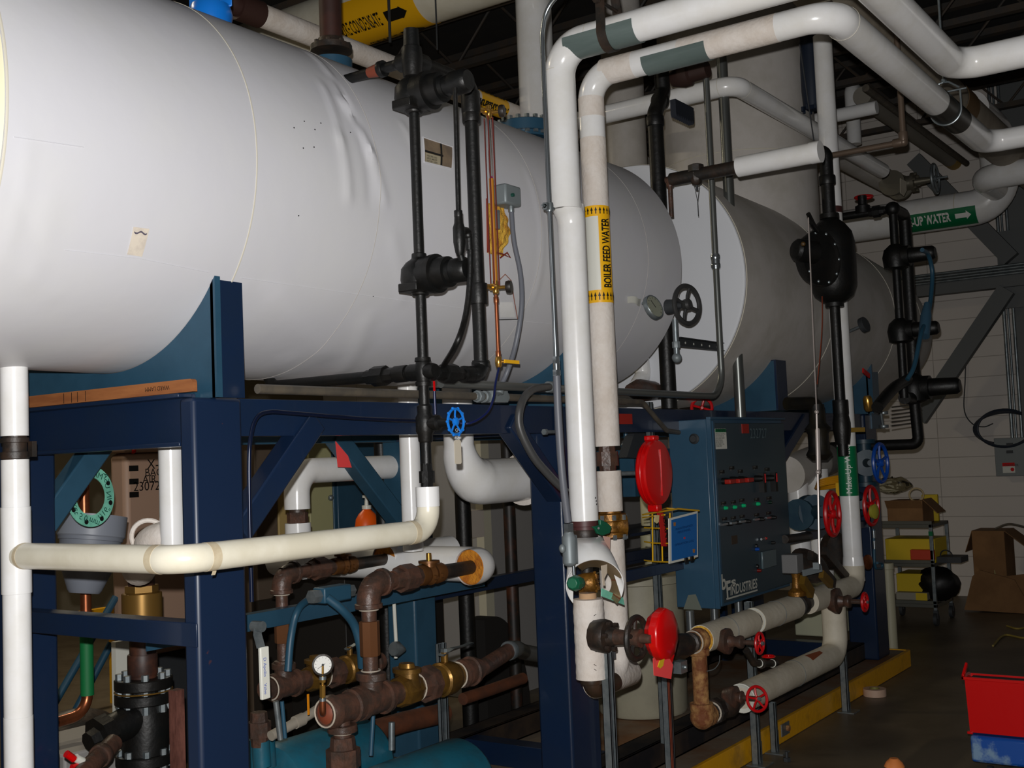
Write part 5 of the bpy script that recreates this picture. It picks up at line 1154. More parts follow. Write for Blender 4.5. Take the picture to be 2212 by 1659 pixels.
# ---------------------------------------------------------------- white vertical drops and elbows behind the near beam
def drop(px, y0, y1, w, Y, label, zt=None):
    p = at(px,y0,Y=Y); q = on(p,'z',px+(y1-y0)*.03,y1); return pipe('drop_pipe', label, [V((p.x,Y,zt or 1.9)), q], sz(p,w), pvc, 0)
p = at(369,1000,Y=3.03); q = on(p,'z',372,1165); w = sz(p,26)
t = pipe('drop_pipe', 'white jacketed drop behind the cross beam joining a crumpled jacketed elbow', [V((p.x,3.03,ZC-R1+.02)), q-V((0,0,.02))], w, pvc, 0)
c = at(335,1165,Y=3.1); fit('crumpled_elbow', canvas, t, lambda b: (b.tube([at(395,1160,Y=3.03), c, at(300,1230,Y=3.4)], w*1.5, .1, 24), b.torus(at(322,1160,Y=3.15), V((1,.8,.3)), w*1.45, .008, 28, 8)))
p = at(886,1000,Y=3.0); t = pipe('drop_pipe', 'white jacketed vertical drop left of the black column foot', [V((p.x,3.0,ZC-R1+.02)), on(p,'z',889,1190)], sz(p,22), pvc, 0)
# big elbow from tank bottom to the right
p = at(985,960,Y=3.0); w = sz(p,33); q = V((p.x,3.0,at(1050,1040,Y=3.0).z)); rq = sz(at(1100,1045,Y=3.0),52)
t = T('large_elbow', 'fat white elbow turning right under the tank into an open jacketed end', 'pipe', q)
e = at(1160,1045,Y=2.95)
fit('jacket', pvc, t, lambda b: (b.tube([V((p.x+.02,3.0,1.93)), V((p.x+.02,3.0,1.72))], w, 0, 30), b.tube([V((p.x+.02,3.0,1.76)), V((p.x+.02,3.0,q.z)), V((e.x,3.0,q.z))], [w]+[w+(rq*.92-w)*min(1,k/9) for k in range(13)]+[rq*.92]*3, rq*1.5, 32, True, 12)))
fit('end_jacket', canvas, t, lambda b: b.tube([V((e.x-.04,3.0,q.z)), V((e.x+.3,3.0,q.z+.0))], rq*1.12, 0, 32), 'rust-stained off-white end jacket')
# left white pipe with union
c = at(660,1030,Y=3.6); w = sz(c,30)
el = V((c.x,3.6,c.z+.02)); t = T('side_pipe', 'white jacketed pipe turning down behind the diagonal brace, above a rusty union', 'pipe', c)
el = at(640,1018,Y=3.6)
fit('jacket', pvc, t, lambda b: b.tube([on(el,'z',638,1100), el, on(el,'x',870,1012)], w*.92, w*1.6, 30))
fit('union', brown, t, lambda b: (uni(b, on(el,'z',637,1118), (0,0,1), w*.5, .10), b.cyl(on(el,'z',637,1098), on(el,'z',637,1140), w*.6)))
fit('jacket', pvc, t, lambda b: b.cyl(on(el,'z',637,1250), on(el,'z',637,1130), w*.92, seg=30))
b = MB(); b.prism([at(x,y,Y=3.4) for x, y in ((725,953),(752,985),(760,1010),(730,1009))], V((0,.002,0))); S('red_tag', b, pink, 'fluorescent red tag hanging behind the diagonal brace', 'tag')
# black verticals behind
for x, w, y0, y1, Y, lab_, m_ in ((822,15,950,1135,3.9,'black vertical pipe behind the soap bottle','b'),(1000,17,1105,1400,3.8,'black vertical pipe left of the grey enclosure','b'),(1100,13,1110,1440,3.9,'rusty black vertical pipe in front of the grey enclosure','r')):
    p = at(x,y0,Y=Y); b = MB(); b.cyl(V((p.x,Y,.13)), V((p.x,Y,1.9)), sz(p,w), seg=18)
    S('vertical_pipe', b, black if m_ == 'b' else M('rusty_black', (.13,.12,.11), .5, col2=(.34,.18,.10), scale=7, amt=.7, lo=.5, hi=.7), lab_, 'pipe')
b = MB(); p = at(844,950,Y=3.7); b.tube([p, at(846,1080,Y=3.7)], .008, 0, 8); c = at(842,992,Y=3.68); b.mi = 1; b.lathe(c-V((.025,0,0)), V((1,0,-.1)), [(0,.03),(.03,.034),(.06,.015)], 10)
S('hanging_rod', b, [whiteplastic, galv], 'thin white rod with a grey bell-shaped clamp near the blue column', 'rod')
b = MB(); p = at(851,1300,Y=3.3); b.tube([p, at(856,1395,Y=3.3)], .008, 0, 8); c = at(857,1400,Y=3.28); b.mi = 1; b.lathe(c-V((.02,0,0)), V((1,0,-.2)), [(0,.03),(.02,.034),(.07,.01)], 10); b.mi = 0; b.tube([at(855,1410,Y=3.3), at(855,1422,Y=3.3)], .008, 0, 8)
S('hanging_rod', b, [whiteplastic, galv], 'thin white rod with grey clamp hanging above the bronze check valve', 'rod')
# soap bottle on a far counter
ct = at(795,1190,Y=4.3); tb_ = T('soap_bottle', 'orange hand soap bottle with white pump top seen under the tank', 'bottle', V((ct.x,4.3,at(790,1150,Y=4.3).z)))
s_ = sz(ct, 29); zb = at(788,1185,Y=4.3).z; zs = at(788,1100,Y=4.3).z
c = V((ct.x,4.3,0)); hB = zs-zb
def bottle(b):
    R = []
    for t_, k in ((0,.95),(.02,1),(.55,1),(.75,.9),(.88,.66),(.96,.4),(1,.3)):
        R.append([V((c.x+s_*k*cos(A)*1.0, c.y+s_*.85*k*sin(A), zb+hB*t_)) for A in [2*pi*j/24 for j in range(24)]])
    b.rings(R)
fit('bottle_body', orange, tb_, bottle)
fit('pump_top', whiteplastic, tb_, lambda b: (b.lathe(V((c.x,c.y,zs)), V((0,0,1)), [(0,s_*.35),(.02,s_*.35),(.022,s_*.15),(.06,s_*.12),(.062,s_*.3),(.075,s_*.3)], 16), b.bar(V((c.x,c.y,zs+.07)), V((c.x+s_*1.3,c.y,zs+.065)), .012, .018)))
fit('label', M('dark_orange_label', (.80,.25,.05), .4), tb_, lambda b: b.grid(lambda u, v: V((c.x+s_*1.003*cos(-2.4+1.5*u), c.y+s_*.86*sin(-2.4+1.5*u), zb+hB*(.1+.4*v))), 12, 4, .001))
b = MB(); b.box((c.x-.35,4.15,zb-.03),(c.x+.5,4.6,zb)); b.mi = 1; b.box((c.x-.33,4.17,0.0),(c.x+.48,4.58,zb-.03)); S('counter', b, [steelgrey, M('dark_counter_body', (.13,.12,.11), .6)], 'narrow counter carrying the orange soap bottle', 'counter', bevel=.004)
b = MB(); p = at(845,1160,Y=4.25); b.box((p.x-.02,4.25,zb),(p.x+.03,4.3,zb+.14)); S('yellow_bottle', b, M('amber_yellow', (.85,.62,.08), .5), 'yellow container standing right of the orange soap bottle', 'container', bevel=.01)
# cabinets far behind
def cab(x0, x1, y0, Y, mat, label, name='cabinet', ybot=None, door=True):
    p = at(x0,y0,Y=Y); q = at(x1,y0,Y=Y); t = T(name, label, 'cabinet', V((p.x,Y,0)))
    fit('body', mat, t, lambda b: b.box((p.x,Y,0.0),(q.x,Y+.5,p.z)), bevel=.006)
    if door:
        fit('door', mat, t, lambda b: b.box((p.x+.02,Y-.018,.08),(q.x-.02,Y-.001,p.z-.04)), bevel=.004)
        fit('handle', galv, t, lambda b: b.ball(V((q.x-.05,Y-.03,at(x1,1075,Y=Y).z)), .018, seg=10, rg=6))
    return t
olive = M('olive_cream_cabinet', (.66,.65,.48), .55)
cab(655,715,935,4.9,olive,'olive-cream tall cabinet seen between the diagonal braces')
cab(716,810,935,4.9,blue,'blue tall cabinet beside the olive-cream one')
cab(548,595,935,5.0,M('brown_grey_box', (.36,.31,.26), .7),'brown-grey box cabinet left of the olive-cream one', door=False)
cab(597,653,935,5.0,M('tan_cabinet', (.70,.60,.38), .6),'tan yellow cabinet behind the diagonal brace', door=False)
b = MB(); p = at(560,1300,Y=4.7); q = at(858,1300,Y=4.7); b.box((p.x,4.7,0.0),(q.x,4.76,p.z)); S('dark_partition', b, M('dark_brown_panel', (.16,.14,.12), .6), 'low dark brown partition standing behind the pump piping', 'partition')
# grey enclosure and its cream edge
gm = M('light_grey_enclosure', (.56,.55,.54), .6)
p = at(1058,1100,Y=4.55); q = at(1235,1100,Y=4.55); t = T('grey_enclosure', 'large plain grey enclosure standing behind the frame', 'enclosure', V((p.x,4.55,0)))
fit('body', gm, t, lambda b: b.box((p.x,4.55,0.0),(q.x+1.6,5.6,1.85)), bevel=.006)
fit('edge_trim', M('cream_edge', (.72,.70,.62), .6), t, lambda b: b.box((p.x-.09,4.54,0.0),(p.x-.002,4.6,1.85)))
fit('notice', M('pale_notice', (.72,.68,.64), .6), t, lambda b: b.box((at(1000,1120,Y=4.5).x,4.50,at(1000,1165,Y=4.5).z),(at(1045,1120,Y=4.5).x,4.53,at(1000,1105,Y=4.5).z)))
# dark round screen in front of the enclosure
c = at(1075,1425,Y=4.1); R = sz(c,120)
pts = [V((c.x-R*.35,4.1,.002)), V((c.x-R*.35,4.1,c.z+R*.75))]+[V((c.x-R*.1+R*1.1*sin(pi/2*k/14), 4.1, .002+(c.z+R*.78-.002)*cos(pi/2*k/14))) for k in range(15)]
S('dark_guard', [b := MB(), b.prism(pts, V((0,.12,0)))][0], M('black_mesh_guard', (.12,.11,.10), .8), 'dark curved guard in front of the grey enclosure', 'guard')
# cream plastic drum
c = at(1418,1543,Z=.116); dR = .26; c = V((5.95,3.30,.12)); zt = at(1400,1250,Y=c.y-.2).z
t = T('plastic_drum', 'cream plastic drum standing on the pad behind the rusty globe valve', 'drum', c)
fit('body', creamplastic, t, lambda b: b.lathe(c, V((0,0,1)), [(0,dR*.96),(.02,dR),(.3,dR),(.31,dR*1.01),(.33,dR*1.01),(.34,dR),(zt-.12-.12,dR),(zt-.12-.03,dR)], 48))
fit('rim', creamplastic, t, lambda b: b.lathe(c+V((0,0,zt-.12-.05)), V((0,0,1)), [(0,dR),(.005,dR*1.05),(.045,dR*1.05),(.05,dR*1.0),(.05,dR*.9),(.0,dR*.9)], 48))
# white buckets behind the wire basket
for x, y0, y1, w, lab_ in ((1402,1055,1135,17,'white jug on the shelf behind the red cover'),(1402,1145,1190,18,'small white tub below the jug'),(1408,1195,1245,14,'white bottle with dark cap behind the wire basket')):
    p = at(x,y1,Y=3.7); q = at(x,y0,Y=3.7); b = MB(); R = sz(p,w); b.lathe(p, V((0,0,1)), [(0,R*.95),(.01,R),((q-p).length*.75,R),((q-p).length*.9,R*.7),((q-p).length,R*.6)], 20)
    S('jug', b, M('ivory_plastic', (.80,.77,.62), .5), lab_, 'container')
b = MB(); zz = [at(1402,y,Y=3.7).z for y in (1137,1192,1247)]
for z in zz: b.box((6.0,3.5,z-.02),(7.6,3.95,z-.002))
for x in (6.0,7.56):
    for y in (3.5,3.91): b.box((x,y,.12),(x+.04,y+.04,zz[0]-.02))
S('shelf_unit', b, navy, 'dark blue shelf unit behind the panel holding white containers', 'shelf')
# ================================================================ lower left: strainer, drum, gasket
YQ = 3.75
c = at(310,1560,Y=YQ); tS = T('y_strainer', 'black flanged Y strainer under the frame at lower left', 'strainer', c)
ft_, fb_ = at(310,1475,Y=YQ), at(312,1638,Y=YQ); Rf = sz(ft_,61)
xx = ft_.x; ft_, fb_ = V((xx,YQ,ft_.z)), V((xx,YQ,fb_.z))
fit('body', black, tS, lambda b: (b.tube([ft_, V((xx,YQ,ft_.z-.05)), V((xx+.01,YQ,(ft_.z+fb_.z)/2)), fb_], [Rf*.6,Rf*.66,Rf*.85,Rf*.8,Rf*.6], 0, 24), b.tube([V((xx,YQ,ft_.z-.12)), at(215,1590,Y=YQ)], [Rf*.62,Rf*.5], 0, 20)))
fit('strainer_cap', black, tS, lambda b: b.lathe(at(235,1580,Y=YQ), (at(205,1595,Y=YQ)-at(240,1576,Y=YQ)), [(0,Rf*.68),(.05,Rf*.7),(.055,Rf*.4),(.09,Rf*.35)], 8))
for z, n_ in ((ft_.z,1),(ft_.z-.055,0),(fb_.z,1),(fb_.z-.055,0)):
    fit('flange', black, tS, lambda b: b.lathe(V((xx,YQ,z-.02)), V((0,0,1)), [(0,Rf*.97),(.004,Rf),(.036,Rf),(.04,Rf*.97)], 36))
for za_, zb__ in ((ft_.z-.105,ft_.z+.042),(fb_.z-.105,fb_.z+.042)):
    for k in range(8): A = k*pi/4+.2; q = V((xx+Rf*.82*cos(A),YQ+Rf*.82*sin(A),0)); fit('bolt', galv, tS, lambda b: b.hexa(q+V((0,0,za_)), q+V((0,0,zb__)), .014))
fit('gasket_line', brass, tS, lambda b: b.torus(V((xx,YQ,ft_.z-.028)), V((0,0,1)), Rf*.985, .003, 36, 6))
tS2 = T('riser_pipe', 'dark rusty riser with a big brass coupling above the black strainer', 'pipe', ft_)
fit('pipe', M('dark_scaled_pipe', (.22,.15,.13), .5, col2=(.36,.22,.16), scale=12, amt=.7), tS2, lambda b: (b.cyl(ft_+V((0,0,.02)), V((xx,YQ,at(303,1236,Y=YQ).z)), Rf*.46, seg=24), coll(b, at(308,1435,Y=YQ)*1, (0,0,1), Rf*.5, .08)))
bc0, bc1 = at(303,1350,Y=YQ), at(303,1285,Y=YQ)
fit('brass_coupling', M('dull_gold_brass', (.55,.42,.22), .35, .6), tS2, lambda b: (b.lathe(V((xx,YQ,bc0.z-.02)), V((0,0,1)), [(0,Rf*.62),(.01,Rf*.70),(.14,Rf*.70),(.145,Rf*.6)], 24), b.lathe(V((xx,YQ,bc0.z+.12)), V((0,0,1)), [(0,Rf*.58),(.03,Rf*.58)], 6)))
# blow-off branch of the strainer
p = at(245,1605,Y=3.5); q = at(190,1659,Y=3.4); t = T('blowoff_pipe', 'rusty short pipe with red levers slanting down left of the black strainer', 'pipe', p)
fit('pipe', brown, t, lambda b: (b.tube([p, q, q+(q-p)*.6], .032, 0, 18), coll(b, (p+q)/2, q-p, .038, .03))); fit('red_lever', redp, t, lambda b: (b.tube([at(143,1628,Y=3.4), at(160,1640,Y=3.4)], .012, 0, 10), b.tube([at(155,1659,Y=3.4), at(172,1655,Y=3.4)], .012, 0, 10))); fit('white_tip', whiteplastic, t, lambda b: b.tube([at(163,1637,Y=3.4), at(178,1645,Y=3.4)], .014, 0, 10))
# green banded copper drain
p = at(183,1200,Y=4.2); t = T('copper_drain', 'copper drain pipe with a bright green sleeve and elbow at lower left', 'pipe', p)
z1_ = at(190,1540,Y=4.2).z; pc = V((at(187,1400,Y=4.2).x,4.2,0)); rr_ = sz(at(187,1400,Y=4.2),13)
fit('pipe', copper, t, lambda b: b.tube([V((pc.x,4.2,2.3)), V((pc.x,4.2,z1_)), V((pc.x-.35,4.2,z1_-.02))], rr_*.9, .08, 18))
fit('green_sleeve', M('green_wrap', (.06,.44,.24), .6), t, lambda b: b.cyl(V((pc.x,4.2,at(187,1502,Y=4.2).z)), V((pc.x,4.2,at(187,1370,Y=4.2).z)), rr_*1.08, seg=20))
# grey funnel drum and hanging gasket
c = at(200,1130,Y=3.95); t = T('grey_cone_drum', 'tilted grey plastic cone-bottomed tub behind the left frame post', 'tub', c)
ax = V((-.16,0,-1)).normalized(); R = sz(c, 68)
L1 = R*.55
fit('tub', M('grey_plastic_tub', (.46,.48,.52), .5), t, lambda b: b.lathe(c, ax, [(0,R),(.03,R*1.01),(L1,R*.98),(L1*1.02,R*.94),(R*1.35,R*.82),(R*2.1,R*.52),(R*2.2,R*.45)], 44))
fit('rim', M('grey_plastic_rim', (.50,.52,.56), .45), t, lambda b: b.lathe(c, ax, [(-.03,R*.98),(-.03,R*1.04),(.05,R*1.04),(.055,R*1.0)], 44))
g = at(195,1072,Y=3.6); gR, gr = sz(g,66), sz(g,41); ax = V((.15,-1,.05)).normalized()
t = T('gasket', 'large turquoise-green ring gasket with bolt holes and printed marks hanging at left', 'gasket', g)
def gk(b):
    a_, b_ = frame(ax); n = 64; P = lambda R_, k, o: g+(a_*cos(2*pi*k/n)+b_*sin(2*pi*k/n))*R_+ax*o
    b.lathe(g, ax, [(0,gr),(0,gR),(.004,gR),(.004,gr),(0,gr)], 64, False)
fit('ring', gasketm, t, gk)
a_, b_ = frame(ax)
fit('bolt_hole', ink, t, lambda b: [b.cyl(g+(a_*cos(k*pi/4+.3)+b_*sin(k*pi/4+.3))*(gR*.86)+ax*.0042, g+(a_*cos(k*pi/4+.3)+b_*sin(k*pi/4+.3))*(gR*.86)+ax*.0048, sz(g,5.5), seg=16) for k in range(8)])
def gtext(b):
    for k, s in enumerate(('1/16"','MADE','IN USA','1/16"','5.0 mm','gasket')):
        A = k*1.05+.9; e = a_*cos(A)+b_*sin(A); tt_ = ax.cross(e)
        text(b, s, lambda u, v: g+e*(gR*.66+v)+tt_*(u-.03)+ax*.0048, .032)
fit('printing', M('dark_green_print', (.10,.30,.26), .6), t, gtext)
# beige equipment body with stencilled text
p = at(270,985,Y=5.2); q = at(420,985,Y=5.2); bm = M('beige_pink_enamel', (.66,.54,.46), .5)
t = T('air_dryer', 'beige cylindrical air dryer housing with stencilled black lettering behind the beam', 'machine', V(((p.x+q.x)/2,5.4,0)))
RR = (q.x-p.x)*.62; cc = V((p.x+RR*.93,5.2+RR*.75,0)); hh_ = at(300,978,Y=5.2).z
fit('housing', bm, t, lambda b: b.box((p.x,5.2,.62),(q.x+.3,5.34,hh_)), bevel=.03); fit('lid', bm, t, lambda b: b.box((p.x-.01,5.19,hh_+.001),(q.x+.31,5.35,hh_+.05)), bevel=.01); fit('base', darkgrey, t, lambda b: b.box((p.x+.1,5.24,.001),(q.x+.28,5.33,.618)))
f = lambda u, v, lift=0: V(((p.x+q.x)/2+.12+v, 5.2-lift, u))
def st_(b):
    base = at(330,1040,Y=5.2).z; g_ = f(0,.01)-f(0,0); sgn = 1 if g_.dot(CR) > 0 else -1
    for s, x_, y_, size in (('X-927',318,1013,.075),('BACKUP',313,1029,.06),('AIR DRYER',308,1044,.06),('230726',288,1061,.07)):
        o_ = at(x_, y_, Y=5.197); text(b, s, lambda u, v: V((o_.x+u, 5.197, o_.z+v)), size)
    for k in range(3): b.add([f(base+.06-k*.07, sgn*(-.33), .003), f(base+.06-k*.07, sgn*(-.27), .003), f(base+.09-k*.07, sgn*(-.27), .003), f(base+.09-k*.07, sgn*(-.33), .003)], [(0,1,2,3)])
fit('lettering', ink, t, st_)
fit('red_mark', redp, t, lambda b: [b.ball(f(at(330,1040,Y=5.2).z+dz, o*(1 if (f(0,.01)-f(0,0)).dot(CR) > 0 else -1), 0), r_, seg=10, rg=6) for dz, o, r_ in ((.17,-.30,.018),(-.22,.13,.035))])
# rusty stanchion and floor clutter at the left
b = MB(); p = at(390,1500,Y=3.1); b.box((p.x-.02,3.1,.12),(p.x+.015,3.135,at(390,1490,Y=3.1).z)); S('rusted_post', b, M('peeling_rusty_post', (.42,.26,.22), .8, col2=(.24,.12,.09), scale=22, amt=.9, stretch=(1,1,.3)), 'peeling rusty short post just left of the front navy post', 'post')
b = MB(); p = at(262,1385,Y=4.4); b.box((p.x-.03,4.4,at(262,1465,Y=4.4).z-.4),(p.x+.04,4.43,at(262,1385,Y=4.4).z)); S('white_panel_strip', b, whiteplastic, 'narrow white upright strip behind the brass coupling', 'strip')
b = MB(); p = at(195,1455,Y=5.5)
for (x0,y0,x1,y1) in ((250,1290,175,1420),(330,1270,350,1340),(345,1265,365,1345),(240,1390,150,1560),(385,1415,400,1520)):
    b2 = MB(); P_, Q_ = at(x0,y0,Y=5.3), at(x1,y1,Y=5.3); Q_ = P_+(Q_-P_)*((P_.z-.002)/(P_.z-Q_.z)); b2.cyl(P_, Q_, .02, seg=10)
    S('stand_leg', b2, paintedflex, {250:'slanting blue stand leg behind the grey tub',330:'short slanting leg right of the brass coupling',345:'second short slanting leg right of the brass coupling',240:'lower slanting blue leg behind the black strainer',385:'thin leg behind the rusted post'}[x0], 'leg')
b = MB(); c = at(165,1580,Z=.25); c = V((c.x,min(c.y,4.6),.0)); b.ball(V((at(160,1580,Y=4.6).x,4.6,.3)), .3, 1, .7, .9, 20, 12); S('dark_bundle', b, blackiron, 'dark rounded equipment mass behind the lower left post', 'equipment')
b = MB(); p = at(260,1640,Y=4.0); b.box((p.x-.25,4.0,.0),(p.x+.12,4.4,at(260,1600,Y=4.0).z)); S('grey_box', b, gm, 'pale grey box behind the black strainer foot', 'box', bevel=.01)
b = MB(); p = at(345,1251,Y=6.0); b.box((p.x-.25,6.0,p.z-.02),(p.x+.45,6.05,p.z+.03)); b.box((p.x-.25,6.0,0.001),(p.x-.2,6.05,p.z-.02)); b.box((p.x+.4,6.0,0.001),(p.x+.45,6.05,p.z-.02)); S('yellow_bar', b, yelpaint, 'yellow painted bar far behind the brass coupling', 'bar')
b = MB(); p = at(150,1338,Y=7.0); b.box((p.x-.25,7.0,p.z-.03),(p.x+.4,7.06,p.z+.04)); b.box((p.x-.25,7.0,0.001),(p.x-.2,7.06,p.z-.03)); b.box((p.x+.35,7.0,0.001),(p.x+.4,7.06,p.z-.03)); S('yellow_bar', b, yelpaint, 'yellow painted bar on the floor far behind the left post', 'bar')
b = MB(); p = at(248,1335,Y=4.6); b.prism([at(x,y,Y=4.6) for x, y in ((240,1335),(262,1326),(262,1346),(246,1346))], V((0,.002,0))); S('paper_tag', b, M('pale_blue_paper', (.62,.76,.90), .6), 'pale blue paper scrap beside the brass coupling', 'tag')
# ================================================================ control panel
YP = 2.42
pA = at(1537,905,Y=YP); pB = at(1543,1318,Y=YP); pC = at(1697,1000,Y=YP)
xp0, xp1, zp1, zp0 = (pA.x+pB.x)/2, pC.x, pA.z, pB.z
yb = at(1452,1100,X=xp0).y
pan = T('control_cabinet', 'tall blue electrical control panel with knobs, green lamps and white maker lettering', 'control panel', (xp0,YP,zp0))
fit('enclosure', panelblue, pan, lambda b: b.box((xp0,YP+.012,zp0),(xp1,yb,zp1)), bevel=.004)
ds = fit('door', M('dusky_blue_door', (.20,.255,.285), .38), pan, lambda b: b.box((xp0+.05,YP-.006,zp0+.02),(xp1-.01,YP+.010,zp1-.02)), bevel=.003)
fit('door_flange', panelblue, pan, lambda b: (b.box((xp0,YP-.012,zp0),(xp0+.012,YP+.012,zp1)), b.box((xp0+.03,YP-.010,zp0+.01),(xp0+.05,YP+.008,zp1-.01)), b.box((xp0,YP-.012,zp1-.002),(xp1,YP+.012,zp1+.010))), bevel=.002)
D = lambda cx, cy, o=0: at(1360+cx*.3014, 830+cy*.3014, Y=YP-.007-o)
def plate(b, x0, y0, x1, y1, th=.002):
    p, q = D(x0,y1), D(x1,y0); b.box((p.x,YP-.006-th,p.z),(q.x,YP-.006,q.z))
lb = fit('warning_label', whiteplastic, ds, lambda b: plate(b,612,318,690,466))
def wl(b):
    p, q = D(612,466), D(690,318); w = q.x-p.x; h = q.z-p.z
    text(b, 'WARNING', lambda u, v: V((p.x+.1*w+u, YP-.0095, p.z+.84*h+v)), w*.19)
    for i, s in enumerate(('OPENING CONTROLS','WITH POWER ON','CAN CAUSE INJURY','READ MANUAL','BEFORE SERVICE','DISCONNECT ALL','POWER FIRST')): text(b, s, lambda u, v: V((p.x+.06*w+u, YP-.0095, p.z+(.70-.1*i)*h+v)), w*.085)
fit('lettering', ink, ds, wl)
fit('label_header', greenlab, ds, lambda b: plate(b,613,320,689,345,.0026))
fit('red_tag', M('dull_red_tag', (.60,.16,.12), .5), ds, lambda b: plate(b,806,285,850,352,.004))
def hand(b):
    p = D(862,388); text(b, '232727', lambda u, v: V((p.x+u, YP-.0085, p.z+v)), .075)
fit('handwriting', M('faint_chalk', (.34,.40,.42), .7), ds, hand)
def knob(cx, cy, r, mat, nm, lng=.03, lab=None):
    c = D(cx, cy); R = r*.3014*dep(c)/FPX
    k = fit(nm, mat, ds, lambda b: b.lathe(c, V((0,-1,0)), [(0,R),(lng*.5,R*.95),(lng,R*.7)], 20))
    return c, R, k
for cx, cy in ((665,690),(725,680),(785,678),(900,672),(985,668)): knob(cx, cy+5, 24, ink, 'selector_switch', .045)
for cx, cy in ((728,697),(793,692),(857,686)):
    c = D(cx,cy,.045); fit('red_button', M('dull_red_lens', (.60,.12,.08), .4), ds, lambda b: b.box((c.x-.035,c.y-.012,c.z-.011),(c.x+.035,c.y+.02,c.z+.011)), bevel=.003)
for cx, cy in ((952,705),(1035,700)):
    c = D(cx,cy,.03); fit('key_switch', ink, ds, lambda b: (b.bar(c+V((0,0,.05)), c-V((0,0,.05)), .03, .03, V((1,0,0))))); fit('red_stripe', redw, ds, lambda b: b.bar(c+V((-.006,-.02,.045)), c+V((-.006,-.02,0)), .008, .004, V((1,0,0))))
led = M('green_indicator', (.02,.50,.30), .3); n_ = led.node_tree.nodes['Principled BSDF']; n_.inputs['Emission Color'].default_value = (.0,.5,.2,1); n_.inputs['Emission Strength'].default_value = .12
for i, (cx, cy) in enumerate(((680,887),(745,881),(808,870),(912,858),(1000,846))): knob(cx, cy, 13, led if i < 4 else M('dark_green_lens', (.05,.16,.12), .3), 'indicator_lamp', .018)
for cx, cy in ((690,1002),(755,992),(822,982),(920,967),(1005,955)):
    c, R, k = knob(cx+8, cy, 15, ink, 'rotary_switch', .03)
    c2 = D(cx-12,cy+2,.03); fit('bright_lever', chrome, ds, lambda b: b.box((c2.x-.03,c2.y-.006,c2.z-.005),(c2.x+.03,c2.y+.006,c2.z+.005)))
lp = [(660,628),(730,600),(792,624),(898,596),(983,610),(672,852),(742,845),(803,832),(909,826),(997,816),(678,965),(742,958),(805,948),(909,936),(995,924)]
for cx, cy in lp: fit('legend_plate', ink, ds, lambda b: plate(b,cx-18,cy-13,cx+18,cy+13,.003))
fit('legend_lettering', M('grey_ink', (.48,.48,.46), .6), ds, lambda b: [text(b, 'PUMP\nON', lambda u, v: V((D(cx-15,cy+2).x+u, YP-.0098, D(cx,cy+2).z+v)), .012) for cx, cy in lp])
fit('grey_window', M('grey_meter_window', (.30,.36,.38), .25), ds, lambda b: plate(b,945,1180,1035,1325,.012), bevel=.003)
fit('brown_stain', M('brown_glue', (.24,.20,.16), .7), ds, lambda b: plate(b,733,1080,772,1150,.001))
knob(905,1182,14,M('blue_button', (.05,.25,.55), .3),'push_button',.02); knob(918,1335,14,M('dark_red_button', (.40,.08,.06), .3),'push_button',.02); knob(905,1160,16,ink,'push_button',.01); knob(912,1305,16,ink,'push_button',.01); knob(1018,1136,12,ink,'push_button',.02)
c = D(960,1108,.01); fit('toggle', chrome, ds, lambda b: b.cyl(c-V((.03,0,0)), c+V((.02,0,0)), .006)); fit('toggle_tip', redp, ds, lambda b: b.cyl(c+V((.02,0,0)), c+V((.035,0,0)), .007))
def logo(b):
    y = YP-.0112
    def tx(s_, x0, y0, x1, h, **k):
        o = D(x0, y0); q = D(x1, y0); textw(b, s_, lambda u, v: V((o.x+u, y, o.z+v*h*.3014*dep(o)/FPX/.70)), 1, q.x-o.x, **k)
    tx('b', 657, 1473, 688, 109, bold=.02); tx('F', 692, 1534, 724, 122, bold=.02); tx('s', 724, 1450, 758, 66, bold=.03)
    tx('INDUSTRIES', 718, 1512, 915, 68, shear=.15, bold=.02)
    o, q = D(690,1546), D(915,1546); b.box((o.x,y-.0004,o.z),(q.x,y+.0004,o.z+.008))
fit('maker_lettering', M('silver_white_letters', (.72,.72,.68), .5), ds, logo)
sp = at(1500,948,X=xp0); fit('hub_plug', darkgrey, pan, lambda b: (b.lathe(sp, V((-1,0,0)), [(0,.026),(.006,.026),(.012,.018),(.018,.016)], 16)))
sp2 = at(1496,1308,X=xp0-.0006); fit('scrape', M('bare_scrape', (.40,.42,.38), .6), pan, lambda b: b.prism([sp2+V((0,.05,-.02)), sp2+V((0,.02,.05)), sp2+V((0,-.02,.055)), sp2+V((0,-.05,-.02))], V((-.0006,0,0))))
for x in (1490,1543,1596):
    p = at(x,1322,Y=YP+.1); b = MB(); b.cyl(V((p.x,YP+.1,zp0)), V((p.x,YP+.1,zp0-.13)), .02, seg=14)
    S('conduit_nipple', b, chrome, {1490:'leftmost of three shiny conduit stubs under the control panel',1543:'middle of three shiny conduit stubs under the control panel',1596:'rightmost of three shiny conduit stubs under the control panel'}[x], 'conduit')
